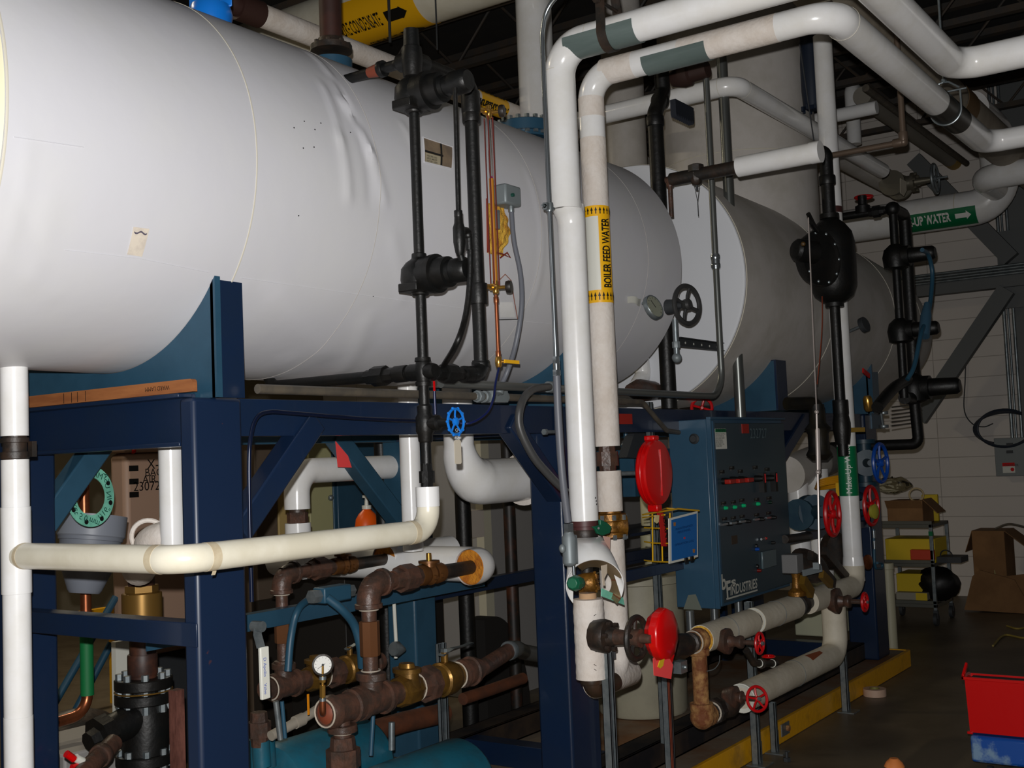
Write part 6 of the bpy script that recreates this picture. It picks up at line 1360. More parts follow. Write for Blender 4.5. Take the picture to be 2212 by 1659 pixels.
# struts by the panel
def strut2(xa, ya, xb_, yb_, Y, w, label, mat=galv, floor=None, foot=False, front=None):
    """vertical strut between two photographed heights"""
    p = at(xb_,yb_,Y=Y); top = on(p,'z',xa,ya); z0 = p.z if floor is None else floor
    W = sz(p,w); d = W*1.5; t = T('support_strut', label, 'strut', V((p.x,Y,z0))); th_ = .0025
    fit('channel', mat, t, lambda b: (b.box((p.x-W,Y+d-th_,z0),(p.x+W,Y+d,top.z)), b.box((p.x-W,Y,z0),(p.x-W+th_,Y+d,top.z)), b.box((p.x+W-th_,Y,z0),(p.x+W,Y+d,top.z)), b.box((p.x-W,Y,z0),(p.x-W*.45,Y+th_,top.z)), b.box((p.x+W*.45,Y,z0),(p.x+W,Y+th_,top.z)), b.box((p.x-W*.45-th_,Y,z0),(p.x-W*.45,Y+.008,top.z)), b.box((p.x+W*.45,Y,z0),(p.x+W*.45+th_,Y+.008,top.z))))
    if front: fit('rusty_face', front, t, lambda b: b.box((p.x-W*.99,Y-.0035,z0+.01),(p.x-W*.2,Y-.0005,top.z-.01)))
    if foot: fit('foot_plate', mat, t, lambda b: (b.box((p.x-W*2.6,Y-.05,z0+.0006),(p.x+W*2.2,Y+.05,z0+.006)), b.box((p.x+W*1.02,Y,z0+.006),(p.x+W*1.35,Y+.035,z0+.11))))
    return t
strut2(1414,868,1440,1560,2.6,8.5,'slim vertical strut behind the red discs, left of the control panel',floor=.236)
strut2(1318,1410,1330,1655,2.14,12.5,'galvanized strut in front of the second riser carrying the rusty valve',floor=0)
strut2(1447,1462,1455,1655,2.36,10,'strut with a rusty face below the fluorescent tag',floor=0,front=M('rust_brown_face', (.50,.24,.16), .7, col2=(.36,.16,.10), scale=10, amt=.6))
strut2(1632,1300,1642,1640,2.43,10,'long galvanized strut behind the lower pipes with red handwheels',floor=0,foot=True)
strut2(1675,1518,1680,1630,2.44,8,'short galvanized strut stub bolted to the yellow kerb',floor=0,foot=True)
strut2(1826,1310,1833,1520,2.42,8.5,'galvanized strut right of the lower white elbow standing by the kerb',floor=0,foot=True)
# red clam-shell covers with tags
def disc(b, c, d, R, th, dome, n=44):
    b.lathe(c-V(d)*th/2, V(d), [(-dome,R*.3),(-dome*.7,R*.7),(0,R*.96),(th*.15,R),(th*.85,R),(th,R*.96),(th+dome*.7,R*.7),(th+dome,R*.3)], n)
c = at(1413,1021,Y=2.36); R = sz(c,71)
t = T('valve_lockout', 'large oval red plastic lockout cover hanging left of the control panel', 'lockout cover', c)
fit('shell', redp, t, lambda b: disc(b, c, (-.05,1,0), R, R*.34, R*.07)); fit('seam_ridge', redp, t, lambda b: (b.torus(c, V((-.05,1,0)), R, .003, 44, 6), b.obox(c+V((.0,-R*.235,0)), V((.0015,0,0)), V((0,.004,0)), V((0,0,R*.7)))))
fit('lug', redp, t, lambda b: (b.box((c.x-.025,c.y-.02,c.z+R*.97),(c.x+.025,c.y+.03,c.z+R*1.13)), b.box((c.x-.022,c.y-.02,c.z-R*1.18),(c.x+.022,c.y+.03,c.z-R*.95))), bevel=.005)
fit('holder', galv, t, lambda b: b.cyl(c+V((0,.02,0)), V((c.x,2.62,c.z)), .01))
p = at(1420,1130,Y=2.33); b = MB()
P0 = [at(x,y,Y=2.33) for x, y in ((1418,1107),(1425,1135),(1428,1180),(1441,1180),(1438,1145),(1432,1108))]
tgd = T('danger_tag', 'long curled red danger tag hanging under the large red cover', 'tag', p)
b.prism(P0, V((0,-.002,0))); build('tag_sheet', b, M('danger_red', (.72,.14,.14), .5), tgd)
b = MB(); q = at(1432,1117,Y=2.327); text(b, 'DANGER', lambda u, v: V((q.x+v+.15*u, 2.326, q.z-u)), .042, bold=.001); build('lettering', b, ink, tgd)
b = MB(); b.prism([at(x,y,Y=2.325) for x, y in ((1414,1113),(1423,1113),(1422,1127),(1418,1131),(1413,1127))], V((0,-.003,0))); S('key_tag', b, M('cream_key_tag', (.86,.80,.58), .5), 'small cream key tag beside the red danger tag', 'tag')
# wire basket with laminated sign
t = T('wire_basket', 'yellow wire basket hooked on the side of the control panel', 'basket', at(1440,1210,Y=2.4))
def bw(*pts, r=.0035): b.tube([at(x,y,Y=Y) for x, y, Y in pts], r, 0, 6)
b = MB(); bw((1388,1112,2.5),(1436,1104,2.3),(1465,1099,2.3),(1510,1103,2.3),r=.004); bw((1388,1118,2.5),(1436,1112,2.3)); bw((1388,1112,2.5),(1440,1098,2.62),(1510,1103,2.42))
for x, Y in ((1409,2.42),(1447,2.3)): bw((x,1108,Y),(x+1,1214,Y))
for y in (1172,1212): bw((1392,y-2,2.5),(1410,y+1,2.42),(1448,y+2,2.3)); 
bw((1430,1170,2.35),(1431,1212,2.35)); bw((1448,1214,2.3),(1500,1206,2.3)); bw((1392,1140,2.5),(1448,1142,2.3))
build('wires', b, yelwire, t)
A4 = [at(x,y,Y=2.285) for x, y in ((1445,1120),(1507,1104),(1508,1203),(1446,1218))]
t = T('laminated_sign', 'blue laminated sign with white border clipped to the yellow basket', 'sign', (A4[0]+A4[2])/2)
fit('border', whiteplastic, t, lambda b: b.prism(A4, V((0,.004,0))))
L4 = lambda u, v, o=.001: (A4[0]*(1-u)+A4[1]*u)*(1-v)+(A4[3]*(1-u)+A4[2]*u)*v-V((0,o,0))
fit('blue_sheet', M('bright_blue_sheet', (.05,.38,.66), .35), t, lambda b: b.prism([L4(.07,.045), L4(.95,.045), L4(.95,.95), L4(.07,.95)], V((0,-.001,0))))
def sg(b):
    w = (A4[1]-A4[0]).length; 
    for s, r in (('MAINTENANCE',.30),('PERSONNEL',.38),('OPERATION LOG',.64)): 
        text(b, s, lambda u, v: L4(.5+u/w, r-v/w*.8, .0028), w*.085, align='CENTER')
fit('lettering', M('dark_blue_ink', (.05,.14,.34), .5), t, sg)
fit('sticker', M('orange_speck_sticker', (.62,.42,.22), .5), t, lambda b: [b.prism([L4(u-.04,v-.04,.0025), L4(u+.04,v-.03,.0025), L4(u+.03,v+.05,.0025), L4(u-.03,v+.04,.0025)], V((0,-.0006,0))) for u, v in ((.17,.15),(.83,.84))])
fit('sticker_red', redp, t, lambda b: b.prism([L4(.48,.49,.0025), L4(.53,.49,.0025), L4(.53,.53,.0025), L4(.48,.53,.0025)], V((0,-.0006,0))))
fit('clips', ink, t, lambda b: [b.obox(L4(.55+k*.2,1.0,.004), V((.012,0,0)), V((0,.004,0)), V((0,0,.01))) for k in (0,1)])
# red sign and bolts on the far beam behind the riser
p = at(1350,906,Y=2.62); t = T('red_notice', 'small red notice on the blue beam right of the second riser', 'sign', p)
fit('plate', M('brick_red_plate', (.62,.16,.12), .5), t, lambda b: b.box((at(1330,906,Y=2.545).x,2.545,at(1350,916,Y=2.545).z),(at(1366,906,Y=2.545).x,2.549,at(1350,894,Y=2.545).z)))
b = MB(); c = at(1186,933,Y=2.35); b.cyl(c-V((.03,0,0)), c+V((.08,0,0)), .006); b.hexa(c-V((.035,0,0)), c-V((.02,0,0)), .012); S('long_bolt', b, galv, 'horizontal bolt end sticking out left of the white riser', 'bolt')
# blue machinery seen between riser and red cover
p = at(1375,1020,Y=3.0); b = MB()
t = T('blue_machine', 'blue ribbed pump guard seen between the second riser and the red cover', 'machine', p)
fit('housing', blue, t, lambda b: (b.obox(p, V((.24,0,0)), V((0,.12,0)), V((0,0,.12))), b.lathe(p+V((-.2,-.12,-.02)), V((1,0,0)), [(0,.08),(.4,.08)], 20)))
fit('ribs', M('pale_blue_rib', (.20,.40,.50), .45), t, lambda b: [b.obox(p+V((0,-.2,.06-k*.055)), V((.22,0,0)), V((0,.01,0)), V((0,0,.009))) for k in range(3)])
b = MB(); q = at(1353,965,Y=2.8); b.cyl(q+V((0,0,.14)), q, .012); b.ball(q, .03, seg=12, rg=8); S('bleed_valve', b, blue, 'small blue stem and ball hanging right of the second riser union', 'valve')
b = MB(); b.prism([at(x,y,Y=2.75) for x, y in ((1373,928),(1412,928),(1394,990),(1354,988))], V((0,.05,0))); S('gusset', b, darkgrey, 'dark slanted gusset plate above the blue ribbed guard', 'plate')
# insulated drops seen around (1395,1060..): jacketed end
# ================================================================ rusty globe valve with red cover (axis towards the viewer)
YV = 2.24
c = at(1320,1374,Y=YV); R = sz(c,34); d = V((0,-1,0))
gv3 = T('globe_valve', 'big rusty black globe valve with dark handwheel in front of the felt jacket', 'valve', c)
c0 = at(1304,1374,Y=2.12)
ax = (V((.25,-1,0))).normalized()
ax = V((0,-1,0)); e1 = on(c0,'y',1402,1374)
fit('body', blackiron, gv3, lambda b: (b.ball(c0+V((0,.01,0)), R*.9, .9, .9, 1.0, 20, 14), b.lathe(c0-ax*.01, ax, [(-.03,R*.9),(0,R*1.0),(.02,R*1.02),(.03,R*.95),(.035,R*.6),(.06,R*.5)], 12), b.bolts(c0+ax*.025, ax, R*.8, 6, .009, .016)))
fit('bonnet', brown, gv3, lambda b: (b.lathe(c0+ax*.04, ax, [(0,R*.5),(.04,R*.42),(.08,R*.42),(.082,R*.55),(.11,R*.55),(.112,R*.3),(.15,R*.25)], 14), b.lathe(c0+ax*.1-V((0,0,.03)), V((0,0,1)), [(0,.012),(.06,.012)], 8)))
hwc = on(c0,'y',1375,1374)
fit('handwheel', blackiron, gv3, lambda b: b.wheel(hwc, ax, sz(hwc,44), .011, 5, .03))
fit('spindle', chrome, gv3, lambda b: b.cyl(c0+ax*.12, e1, .0065))
p = at(1316,1392,Y=2.19); fit('wire_tag', galv, gv3, lambda b: (b.tube(spline([at(1322,1365,Y=2.17), at(1326,1385,Y=2.15), at(1324,1397,Y=2.15)]), .0015, 0, 6), b.box((at(1322,1410,Y=2.15).x,2.148,at(1322,1424,Y=2.15).z),(at(1329,1410,Y=2.15).x,2.151,at(1322,1398,Y=2.15).z))))
c = V((e1.x,e1.y-.01,e1.z)); c = at(1427,1370,Y=c.y+.01); R = sz(c,57)
t = T('valve_lockout', 'smaller angular red plastic lockout cover above the fluorescent tag', 'lockout cover', c)
dd = (V((-.04,1,0))).normalized()
fit('shell', redp, t, lambda b: b.lathe(c-dd*R*.32, dd, [(-R*.06,R*.55),(0,R*.93),(R*.06,R),(R*.36,R*1.0),(R*.42,R*.95),(R*.64,R*.8),(R*.66,R*.3)], 10, True, .3), bevel=.004)
fit('lug', redp, t, lambda b: b.prism([c+V((-.03,-.02,-R*.85)), c+V((.06,-.02,-R*.85)), c+V((.03,-.02,-R*1.25)), c+V((-.0,-.02,-R*1.25))], V((0,.03,0))))
YT_ = c.y-.03; p = at(1431,1440,Y=YT_); t = T('fluorescent_tag', 'fluorescent red folded tag hanging from the smaller red cover', 'tag', p)
fit('sheet', pink, t, lambda b: b.prism([at(x,y,Y=YT_) for x, y in ((1410,1422),(1413,1420),(1417,1427),(1446,1423),(1453,1436),(1449,1467),(1412,1459))], V((0,-.0015,0))))
fit('key_tag', M('yellow_key_tag', (.86,.70,.16), .5), t, lambda b: b.prism([at(x,y,Y=YT_-.005) for x, y in ((1424,1427),(1434,1423),(1431,1438),(1425,1444),(1420,1440))], V((0,-.003,0))))
# ================================================================ lower right insulated pipes, valves and rusty drop
YR = 2.28
a = at(1500,1386,Y=YR); rw = sz(a,31)
L = lambda x, y=1340: on(a,'x',x,y)
t = T('insulated_pipe', 'beige jacketed level pipe in sections with yellow foam end and dark valve gaps', 'pipe', a)
e = L(1850,1275); up_ = on(e,'z',1778,78)
segs = [(1500,1618),(1628,1727),(1762,1846)]
for i, (x0, x1) in enumerate(segs[:2]):
    fit('jacket_section', canvas2, t, lambda b: b.cyl(L(x0), L(x1), rw, seg=32))
    fit('tie_wire', galv, t, lambda b: b.torus((L(x0)+L(x1))/2, V((1,0,0)), rw*1.005, .0018, 32, 6))
fit('jacket_section', canvas2, t, lambda b: b.tube([L(1762), e, e+V((0,0,.12))], rw, rw*1.3, 32))
fit('tie_wire', galv, t, lambda b: b.torus(L(1805), V((1,0,0)), rw*1.005, .0018, 32, 6))
fit('pipe_core', blackiron, t, lambda b: (b.cyl(L(1500), L(1846), rw*.6, seg=20), b.cyl(L(1619), L(1627), rw*.75), coll(b, L(1742), (1,0,0), rw*.85, .06, 24)))
fit('foam_end', foam, t, lambda b: b.lathe(L(1500)+V((.004,0,0)), V((-1,0,0)), [(0,rw*.96),(.006,rw*.94),(.008,rw*.5),(.0,rw*.5)], 30))
fit('foam_end', whiteplastic, t, lambda b: b.lathe(L(1628)+V((.004,0,0)), V((-1,0,0)), [(0,rw*.96),(.006,rw*.94),(.0,rw*.6)], 30))
wr = T('makeup_water_riser', 'white vertical pipe with green make-up water label at right of the panel', 'pipe', e)
rv_ = sz(on(e,'z',1840,1150), 20.5)
fit('jacket', pvc, wr, lambda b: b.cyl(e+V((0,0,.06)), up_, rv_, seg=32))
fit('elbow_cuff', pvc, wr, lambda b: b.lathe(e+V((0,0,.03)), V((0,0,1)), [(0,rw*1.0),(.05,rw*.98),(.09,rv_*1.1),(.14,rv_*1.02)], 32, False))
Zr = lambda y: on(e,'z',1830,y).z
ax_, = (V((e.x,e.y,0)),)
sleeve(wr, 'green_label', ax_, (0,0,1), rv_*1.012, Zr(1071), Zr(964), greenlab)
f = wrap(ax_, V((0,0,1)), rv_*1.012, V((-.95,-.31,0)))
sgn = 1
fit('lettering', whiteink, wr, lambda b: (text(b, 'Make-Up Water', lambda u, v: f(Zr(1066)+u, .018-v, .002), .046), None))
sleeve(wr, 'brown_band', ax_, (0,0,1), rv_*1.02, Zr(459), Zr(445), M('dark_brown_band', (.26,.14,.13), .6))
lvp = at(1868,928,Y=2.2); b = MB(); q0, q1 = at(1822,929,Y=2.16), at(1868,928,Y=2.16); b.bar(q0, q1, .026, .004, V((0,0,1))); b.bar(at(1820,912,Y=2.16), at(1822,928,Y=2.16), .02, .004, V((1,0,0))); S('yellow_lever', b, M('dull_yellow_lever', (.75,.58,.08), .4), 'yellow ball-valve lever strapped across the white riser above the green label', 'lever')
# small vent valve behind riser
# lower pipe 2
a2 = at(1603,1508,Y=YR); rw2 = sz(a2,31); e2 = on(a2,'x',1800,1400); u2_ = on(e2,'z',1797,1285)
t = T('insulated_pipe', 'lower beige jacketed pipe with white flared end, bending up behind the other', 'pipe', a2)
fit('jacket', canvas2, t, lambda b: b.tube([a2, e2, u2_], rw2, rw2*1.5, 32)); fit('tie_wire', galv, t, lambda b: b.torus(a2*.5+e2*.5, V((1,0,0)), rw2*1.005, .0018, 32, 6))
fit('white_end', whiteplastic, t, lambda b: b.lathe(a2+V((.006,0,0)), V((-1,0,0)), [(0,rw2*1.0),(.012,rw2*1.02),(.013,rw2*.95),(.0,rw2*.55)], 30))
fit('rust_stain', M('rust_stain_m', (.52,.26,.12), .8), t, lambda b: (lambda g_: b.grid(lambda u, v: g_((e2-a2).length*(.62+.14*u), (v-.5)*.05*(1-u*.6), .001), 6, 4, .0006))(wrap(a2, V((1,0,0)), rw2, V((0,-.5,1)))))
# rusty drop joining both
rr3 = sz(a,17)
s0 = at(1478,1408,Y=YR); t = T('rusty_drop', 'flaking rusty tee, vertical drop and elbow joining the two beige pipes', 'pipe', s0)
j = L(1512,1392); jd = on(j,'z',1517,1535); jr = on(jd,'x',1600,1508)
fit('tee', rust, t, lambda b: (b.tube([j+V((.05,0,0)), j-V((.05,0,0))], rr3*1.35, 0, 20), b.ball(j, rr3*1.6, seg=18, rg=10), coll(b, j-V((0,0,.05)), (0,0,1), rr3*1.3, .03)))
jd2 = V((j.x,j.y,a2.z))
fit('drop', rust, t, lambda b: b.cyl(j, jd2, rr3*1.0, seg=20)); fit('elbow', rust, t, lambda b: (b.tube([jd2+V((0,0,.06)), jd2, jd2+V((.06,0,0))], rr3*1.5, .05, 20), b.ball(jd2, rr3*1.55, seg=18, rg=10)))
fit('left_valve', blackiron, t, lambda b: (b.lathe(j-V((.06,0,0)), V((-1,0,0)), [(0,rr3*1.3),(.03,rr3*1.4),(.035,rr3*1.1),(.07,rr3*1.5),(.12,rr3*1.6),(.16,rr3*1.2),(.2,rr3*1.3),(.22,rr3*1.0)], 10)))
fit('union', blackiron, t, lambda b: (uni(b, jd2+V((.13,0,0)), (1,0,0), rr3*1.1, .1), b.lathe(jd2+V((.19,0,0)), V((1,0,0)), [(0,rr3*1.0),(.02,rr3*1.5),(.08,rr3*1.7),(.12,rr3*1.3),(.2,rr3*1.0)], 12))); fit('paste_line', dope, t, lambda b: (b.torus(jd2+V((.10,0,0)), V((1,0,0)), rr3*1.25, .004, 20, 6), b.torus(j-V((.055,0,0)), V((1,0,0)), rr3*1.4, .003, 20, 6)))
b = MB(); b.tube(spline([at(1555,1416,Y=2.2), at(1553,1432,Y=2.19), at(1543,1445,Y=2.2), at(1527,1450,Y=2.22)]), .002, 0, 6); S('loose_wire', b, galv, 'thin loose wire loop dangling under the foam pipe end', 'wire')
b = MB(); p = at(1478,1441,Y=2.3); b.box((p.x-.03,2.3,p.z-.025),(p.x+.03,2.34,p.z+.025)); b.ball(p+V((0,-.005,0)), .01, seg=8, rg=6); S('bracket', b, galv, 'small galvanized angle bracket beside the rusty drop', 'bracket')
# valve stems with red wheels
def stemvalve(px, py, Y0, wx, wy, wr_, label, stem_w=9, bon=28, tilt=None):
    c = at(px,py,Y=Y0); h = on(c,'y',wx,wy); d = (h-c).normalized(); t = T('gate_valve', label, 'valve', c); L_ = (h-c).length; r = sz(c,stem_w)
    fit('bonnet', brown, t, lambda b: (b.lathe(c+d*-.04, d, [(0,sz(c,bon)*.7),(.04,sz(c,bon)),(.055,sz(c,bon)),(.06,r*1.6),(L_*.55,r*1.2),(L_*.55+.02,r*1.6),(L_*.75,r*1.5),(L_*.8,r*.6),(L_+.04,r*.6)], 16)))
    w = tilt or d
    fit('handwheel', redw, t, lambda b: b.wheel(h, w, sz(h,wr_), sz(h,3.2), 5))
    fit('hub_nut', galv, t, lambda b: b.hexa(h+w*.008, h+w*.02, .009))
stemvalve(1568,1385,2.21,1641,1387,22,'rusty gate valve with red handwheel on the upper beige pipe, in front of the strut')
stemvalve(1806,1298,2.21,1868,1302,19,'rusty gate valve with red handwheel at the right end of the upper beige pipe')
stemvalve(1583,1505,2.24,1636,1489,26,'black rusted valve with tilted red handwheel on the lower beige pipe',9,24,V((-.55,-1,.25)).normalized())
b = MB(); p = at(1622,1430,Y=2.33); t = T('drain_valve', 'small dark hose valve with red handle below the upper red handwheel', 'valve', p)
fit('body', blackiron, t, lambda b: (b.tube([at(1612,1405,Y=2.33), at(1628,1432,Y=2.33), at(1676,1433,Y=2.33)], .018, .02, 14), uni(b, at(1645,1433,Y=2.33), (1,0,0), .018, .05)))
fit('handle', redp, t, lambda b: b.wheel(at(1660,1418,Y=2.33), V((0,0,1)), .03, .005, 4)); fit('thread_tape', whiteplastic, t, lambda b: (coll(b, at(1640,1433,Y=2.33), (1,0,0), .02, .006), coll(b, at(1668,1433,Y=2.33), (1,0,0), .02, .006)))
# kerb anchor bolts
b = MB(); p = at(1697,1573,Y=2.485); b.box((p.x-.06,2.482,p.z-.035),(p.x+.05,2.488,p.z+.03)); b.mi = 1; b.hexa(p+V((.01,-.004,0)), p+V((.01,-.02,0)), .016); S('anchor_plate', b, [galv, rust], 'galvanized bracket with rusty bolt fixed on the yellow kerb', 'bracket')
# ================================================================ black level control (egg-shaped) on the second tank
YE = 2.14
c = at(1797,560,Y=YE); t = T('level_control', 'black egg-shaped float control housing with ring of bolts before the second tank', 'float control', c)
hw_ = sz(c,50); 
top, bot = on(c,'z',1788,470), on(c,'z',1802,658)
L_ = (top-bot).length
fit('float_chamber', black, t, lambda b: b.lathe(bot, V((0,0,1)), [(0,hw_*.2),(L_*.03,hw_*.5),(L_*.10,hw_*.82),(L_*.22,hw_*.98),(L_*.4,hw_),(L_*.7,hw_),(L_*.82,hw_*.9),(L_*.92,hw_*.62),(L_*.98,hw_*.35),(L_,hw_*.2)], 32))
fc_ = at(1768,555,Y=YE-.1); fx_ = V((-.35,-1,0)).normalized()
fit('bolted_flange', black, t, lambda b: b.lathe(fc_+V((.06,.06,0)), fx_, [(0,hw_*1.0),(.05,hw_*1.15),(.07,hw_*1.15),(.072,hw_*1.0),(.10,hw_*.6)], 28))
a1, b1 = frame(fx_)
for k in range(10): q = fc_+V((.06,.06,0))+fx_*.07+(a1*cos(k*.628)+b1*sin(k*.628))*hw_*1.03; fit('bolt', galv, t, lambda b: b.ball(q, .009, seg=8, rg=6))
q0, q1 = at(1755,530,Y=2.0), at(1706,535,Y=2.0)
q0, q1 = at(1760,545,Y=2.04), at(1722,540,Y=2.10)
fit('switch_cover', black, t, lambda b: b.lathe(q0, (q1-q0), [(0,.06),((q1-q0).length,.058),((q1-q0).length+.015,.045),((q1-q0).length+.02,.01)], 20)); fit('cover_mark', M('dull_gold', (.30,.22,.10), .5), t, lambda b: b.ball(at(1735,527,Y=1.98), .012, seg=8, rg=6))
fit('pull_lever', black, t, lambda b: (b.tube([at(1760,490,Y=2.02), at(1746,462,Y=2.02)], .012, 0, 8), b.tube([at(1765,500,Y=2.02), at(1752,482,Y=2.02)], .01, 0, 8)))
t2 = T('control_riser', 'black vertical piping above and below the egg-shaped float control', 'pipe', bot)
zt = on(c,'z',1782,345)
fit('upper_pipe', black, t2, lambda b: (b.cyl(top-V((0,0,.02)), zt, sz(c,14)), coll(b, on(c,'z',1788,468), (0,0,1), sz(c,20), .03), b.tube([zt-V((0,0,.0)), zt+V((0,0,.05)), zt+V((0,.2,.05))], sz(c,15), .04, 16), coll(b, on(c,'z',1783,390), (0,0,1), sz(c,17), .05)))
zl = on(c,'z',1806,985)
fit('lower_pipe', black, t2, lambda b: (b.cyl(bot+V((0,0,.02)), zl, sz(c,11)), coll(b, bot, (0,0,1), sz(c,19), .03), coll(b, on(c,'z',1806,880), (0,0,1), sz(c,16), .08), b.lathe(on(c,'z',1806,960), V((0,0,1)), [(0,sz(c,15)),(.08,sz(c,19)),(.12,sz(c,19)),(.2,sz(c,13))], 14)))
fit('side_valve', M('dark_valve_cast', (.09,.085,.075), .5, col2=(.16,.14,.09), scale=14, amt=.6), t2, lambda b: (b.lathe(at(1768,950,Y=2.2)-V((0,0,.11)), V((0,0,1)), [(0,.04),(.03,.07),(.06,.055),(.14,.055),(.17,.07),(.2,.045),(.3,.04)], 18), b.tube([at(1768,905,Y=2.2), at(1768,870,Y=2.2), at(1700,872,Y=2.3)], .035, .05, 14)))
b = MB(); p0_, p1_ = at(1746,470,Y=2.0), at(1764,890,Y=2.0); b.cyl(p0_, p1_, .0035, seg=6)
p2_ = at(1770,1218,Y=2.0); b.cyl(p1_, p2_, .0055, seg=8); b.lathe(at(1766,925,Y=2.0), at(1768,1015,Y=2.0)-at(1766,925,Y=2.0), [(0,.008),(.01,.012),(.2,.012),(.21,.008)], 12); b.ball(at(1767,1020,Y=2.0), .014, seg=10, rg=8); b.ball(p1_, .011, seg=10, rg=8)
S('linkage_rod', b, M('pale_rod', (.72,.68,.66), .35, .4), 'long thin steel linkage rod dropping from the float control lever', 'rod')
b = MB(); b.tube(spline([at(1776,640,Y=2.1), at(1776,700,Y=2.1), at(1772,760,Y=2.1), at(1765,830,Y=2.12)]), .003, 0, 6); S('capillary', b, M('red_brown_capillary', (.45,.20,.12), .5), 'thin red-brown wire curving under the egg-shaped float control', 'wire')
# two grey drop pipes and valves behind the riser (1700..1840, 980..1350)
for x, y0, y1, w, Y, lab_ in ((1722,1035,1300,22,2.72,'left of two white jacketed drops behind the linkage rod'),(1765,1030,1300,24,2.66,'right of two white jacketed drops behind the linkage rod')):
    p = at(x,y0,Y=Y); q = on(p,'z',x,y1); pipe('drop_pipe', lab_, [p+V((0,0,.05)), V((p.x,p.y,.75))], sz(p,w), pvc, 0)
c = at(1760,1000,Y=2.75); pipe('large_elbow', 'dim grey-white jacketed pipe end above the twin drops right of the panel', [at(1700,1025,Y=2.75), c, at(1790,990,Y=2.9)], sz(c,38), jacket_grey, .1)
t = T('gate_valve', 'dark blue gate valve with large red handwheel behind the linkage rod', 'valve', at(1750,1095,Y=2.45))
vc = at(1748,1108,Y=2.45); bt_ = M('dark_teal_cast', (.12,.22,.28), .45, col2=(.18,.28,.32), scale=10, amt=.5)
ax = V((0,-1,0)); hx_ = at(1802,1102,Y=2.15)
fit('body', bt_, t, lambda b: (b.ball(vc, .105, 1, .9, 1, 20, 12), b.lathe(vc-V((.17,0,0)), V((1,0,0)), [(0,.09),(.03,.09),(.032,.055),(.3,.055),(.302,.09),(.33,.09)], 20), b.lathe(vc, (hx_-vc), [(0,.07),(.11,.07),(.112,.1),(.15,.1),(.152,.04),(.3,.03)], 16)))
fit('handwheel', redw, t, lambda b: b.wheel(at(1798,1110,Y=2.2), V((.02,-1,0)), sz(at(1798,1110,Y=2.2),46), .013, 6))
t = T('gate_valve', 'blue valve with tall bright blue handwheel right of the green labelled riser', 'valve', at(1900,1000,Y=2.4))
vc = at(1868,1000,Y=2.55)
fit('body', bt_, t, lambda b: (b.ball(vc, .1, seg=18, rg=10), b.lathe(vc-V((0,0,.16)), V((0,0,1)), [(0,.08),(.03,.08),(.032,.05),(.29,.05),(.292,.08),(.32,.08)], 18), b.lathe(vc, at(1902,1000,Y=2.2)-vc, [(0,.06),(.1,.06),(.102,.09),(.13,.09),(.132,.03),(.33,.02)], 14)))
fit('handwheel', M('deep_blue_wheel', (.08,.28,.62), .35), t, lambda b: b.wheel(at(1902,1000,Y=2.22), V((-.06,-1,0)), sz(at(1902,1000,Y=2.22),41), .012, 5))
t = T('gate_valve', 'valve with red handwheel showing just right of the green labelled riser', 'valve', at(1880,1090,Y=2.4))
vc = at(1850,1090,Y=2.6)
fit('body', bt_, t, lambda b: (b.ball(vc, .09, seg=18, rg=10), b.lathe(vc, at(1882,1092,Y=2.3)-vc, [(0,.05),(.3,.03)], 12)))
fit('handwheel', redw, t, lambda b: b.wheel(at(1882,1092,Y=2.28), V((-.04,-1,0)), sz(at(1882,1092,Y=2.28),41), .012, 5)); fit('yellow_disc', M('olive_yellow_disc', (.60,.58,.20), .6), t, lambda b: b.lathe(at(1884,1105,Y=2.2), V((-.2,-1,0)), [(0,.04),(.02,.045),(.03,.02)], 16))
b = MB(); cc_ = at(1800,1048,Y=2.5)
for k in range(4): b.torus(cc_+V((0,0,.012*k)), V((.1,.2,1)), .11-.005*k, .008, 28, 6)
S('yellow_coil', b, M('amber_hose', (.75,.52,.08), .4), 'coil of amber-yellow hose hanging beside the red handwheel', 'hose')
b = MB(); p = at(1808,1075,Y=2.45); b.box((p.x-.012,2.43,p.z-.09),(p.x+.012,2.45,p.z+.09)); b.box((p.x-.012,2.43,p.z-.02),(p.x+.07,2.45,p.z+.01)); S('yellow_bracket', b, yelwire, 'yellow bracket handle under the amber hose coil', 'handle')
b = MB(); b.tube([at(1695,1165,Y=2.4), at(1748,1158,Y=2.4)], sz(at(1720,1160,Y=2.4),9), 0, 16); S('pipe_stub', b, blackiron, 'short black pipe stub sticking out right of the panel', 'pipe')
# pressure switch box with linkage
t = T('actuator_box', 'plain grey square actuator box right of the control panel', 'box', at(1710,1220,Y=2.2))
p = at(1712,1217,Y=2.16); w = sz(p,19)
fit('box', M('flat_grey_box', (.40,.40,.40), .6), t, lambda b: b.obox(p, V((w,0,0)), V((0,.04,0)), V((0,0,w*1.05))), bevel=.004)
fit('bronze_body', oldbrass, t, lambda b: b.lathe(at(1722,1287,Y=2.2), V((0,0,1)), [(0,.045),(.02,.045),(.04,.025),(.09,.02),(.12,.028),(.14,.015)], 12))
fit('link_arm', castgrey, t, lambda b: (b.bar(at(1735,1238,Y=2.1), at(1774,1228,Y=2.05), .03, .012), b.box((at(1771,1215,Y=2.0).x-.015,2.0,at(1771,1230,Y=2.0).z),(at(1771,1215,Y=2.0).x+.015,2.03,at(1771,1215,Y=2.0).z))))
t = T('regulator_valve', 'black regulator valve with slanting spring arms beside the linkage rod foot', 'valve', at(1760,1230,Y=2.3))
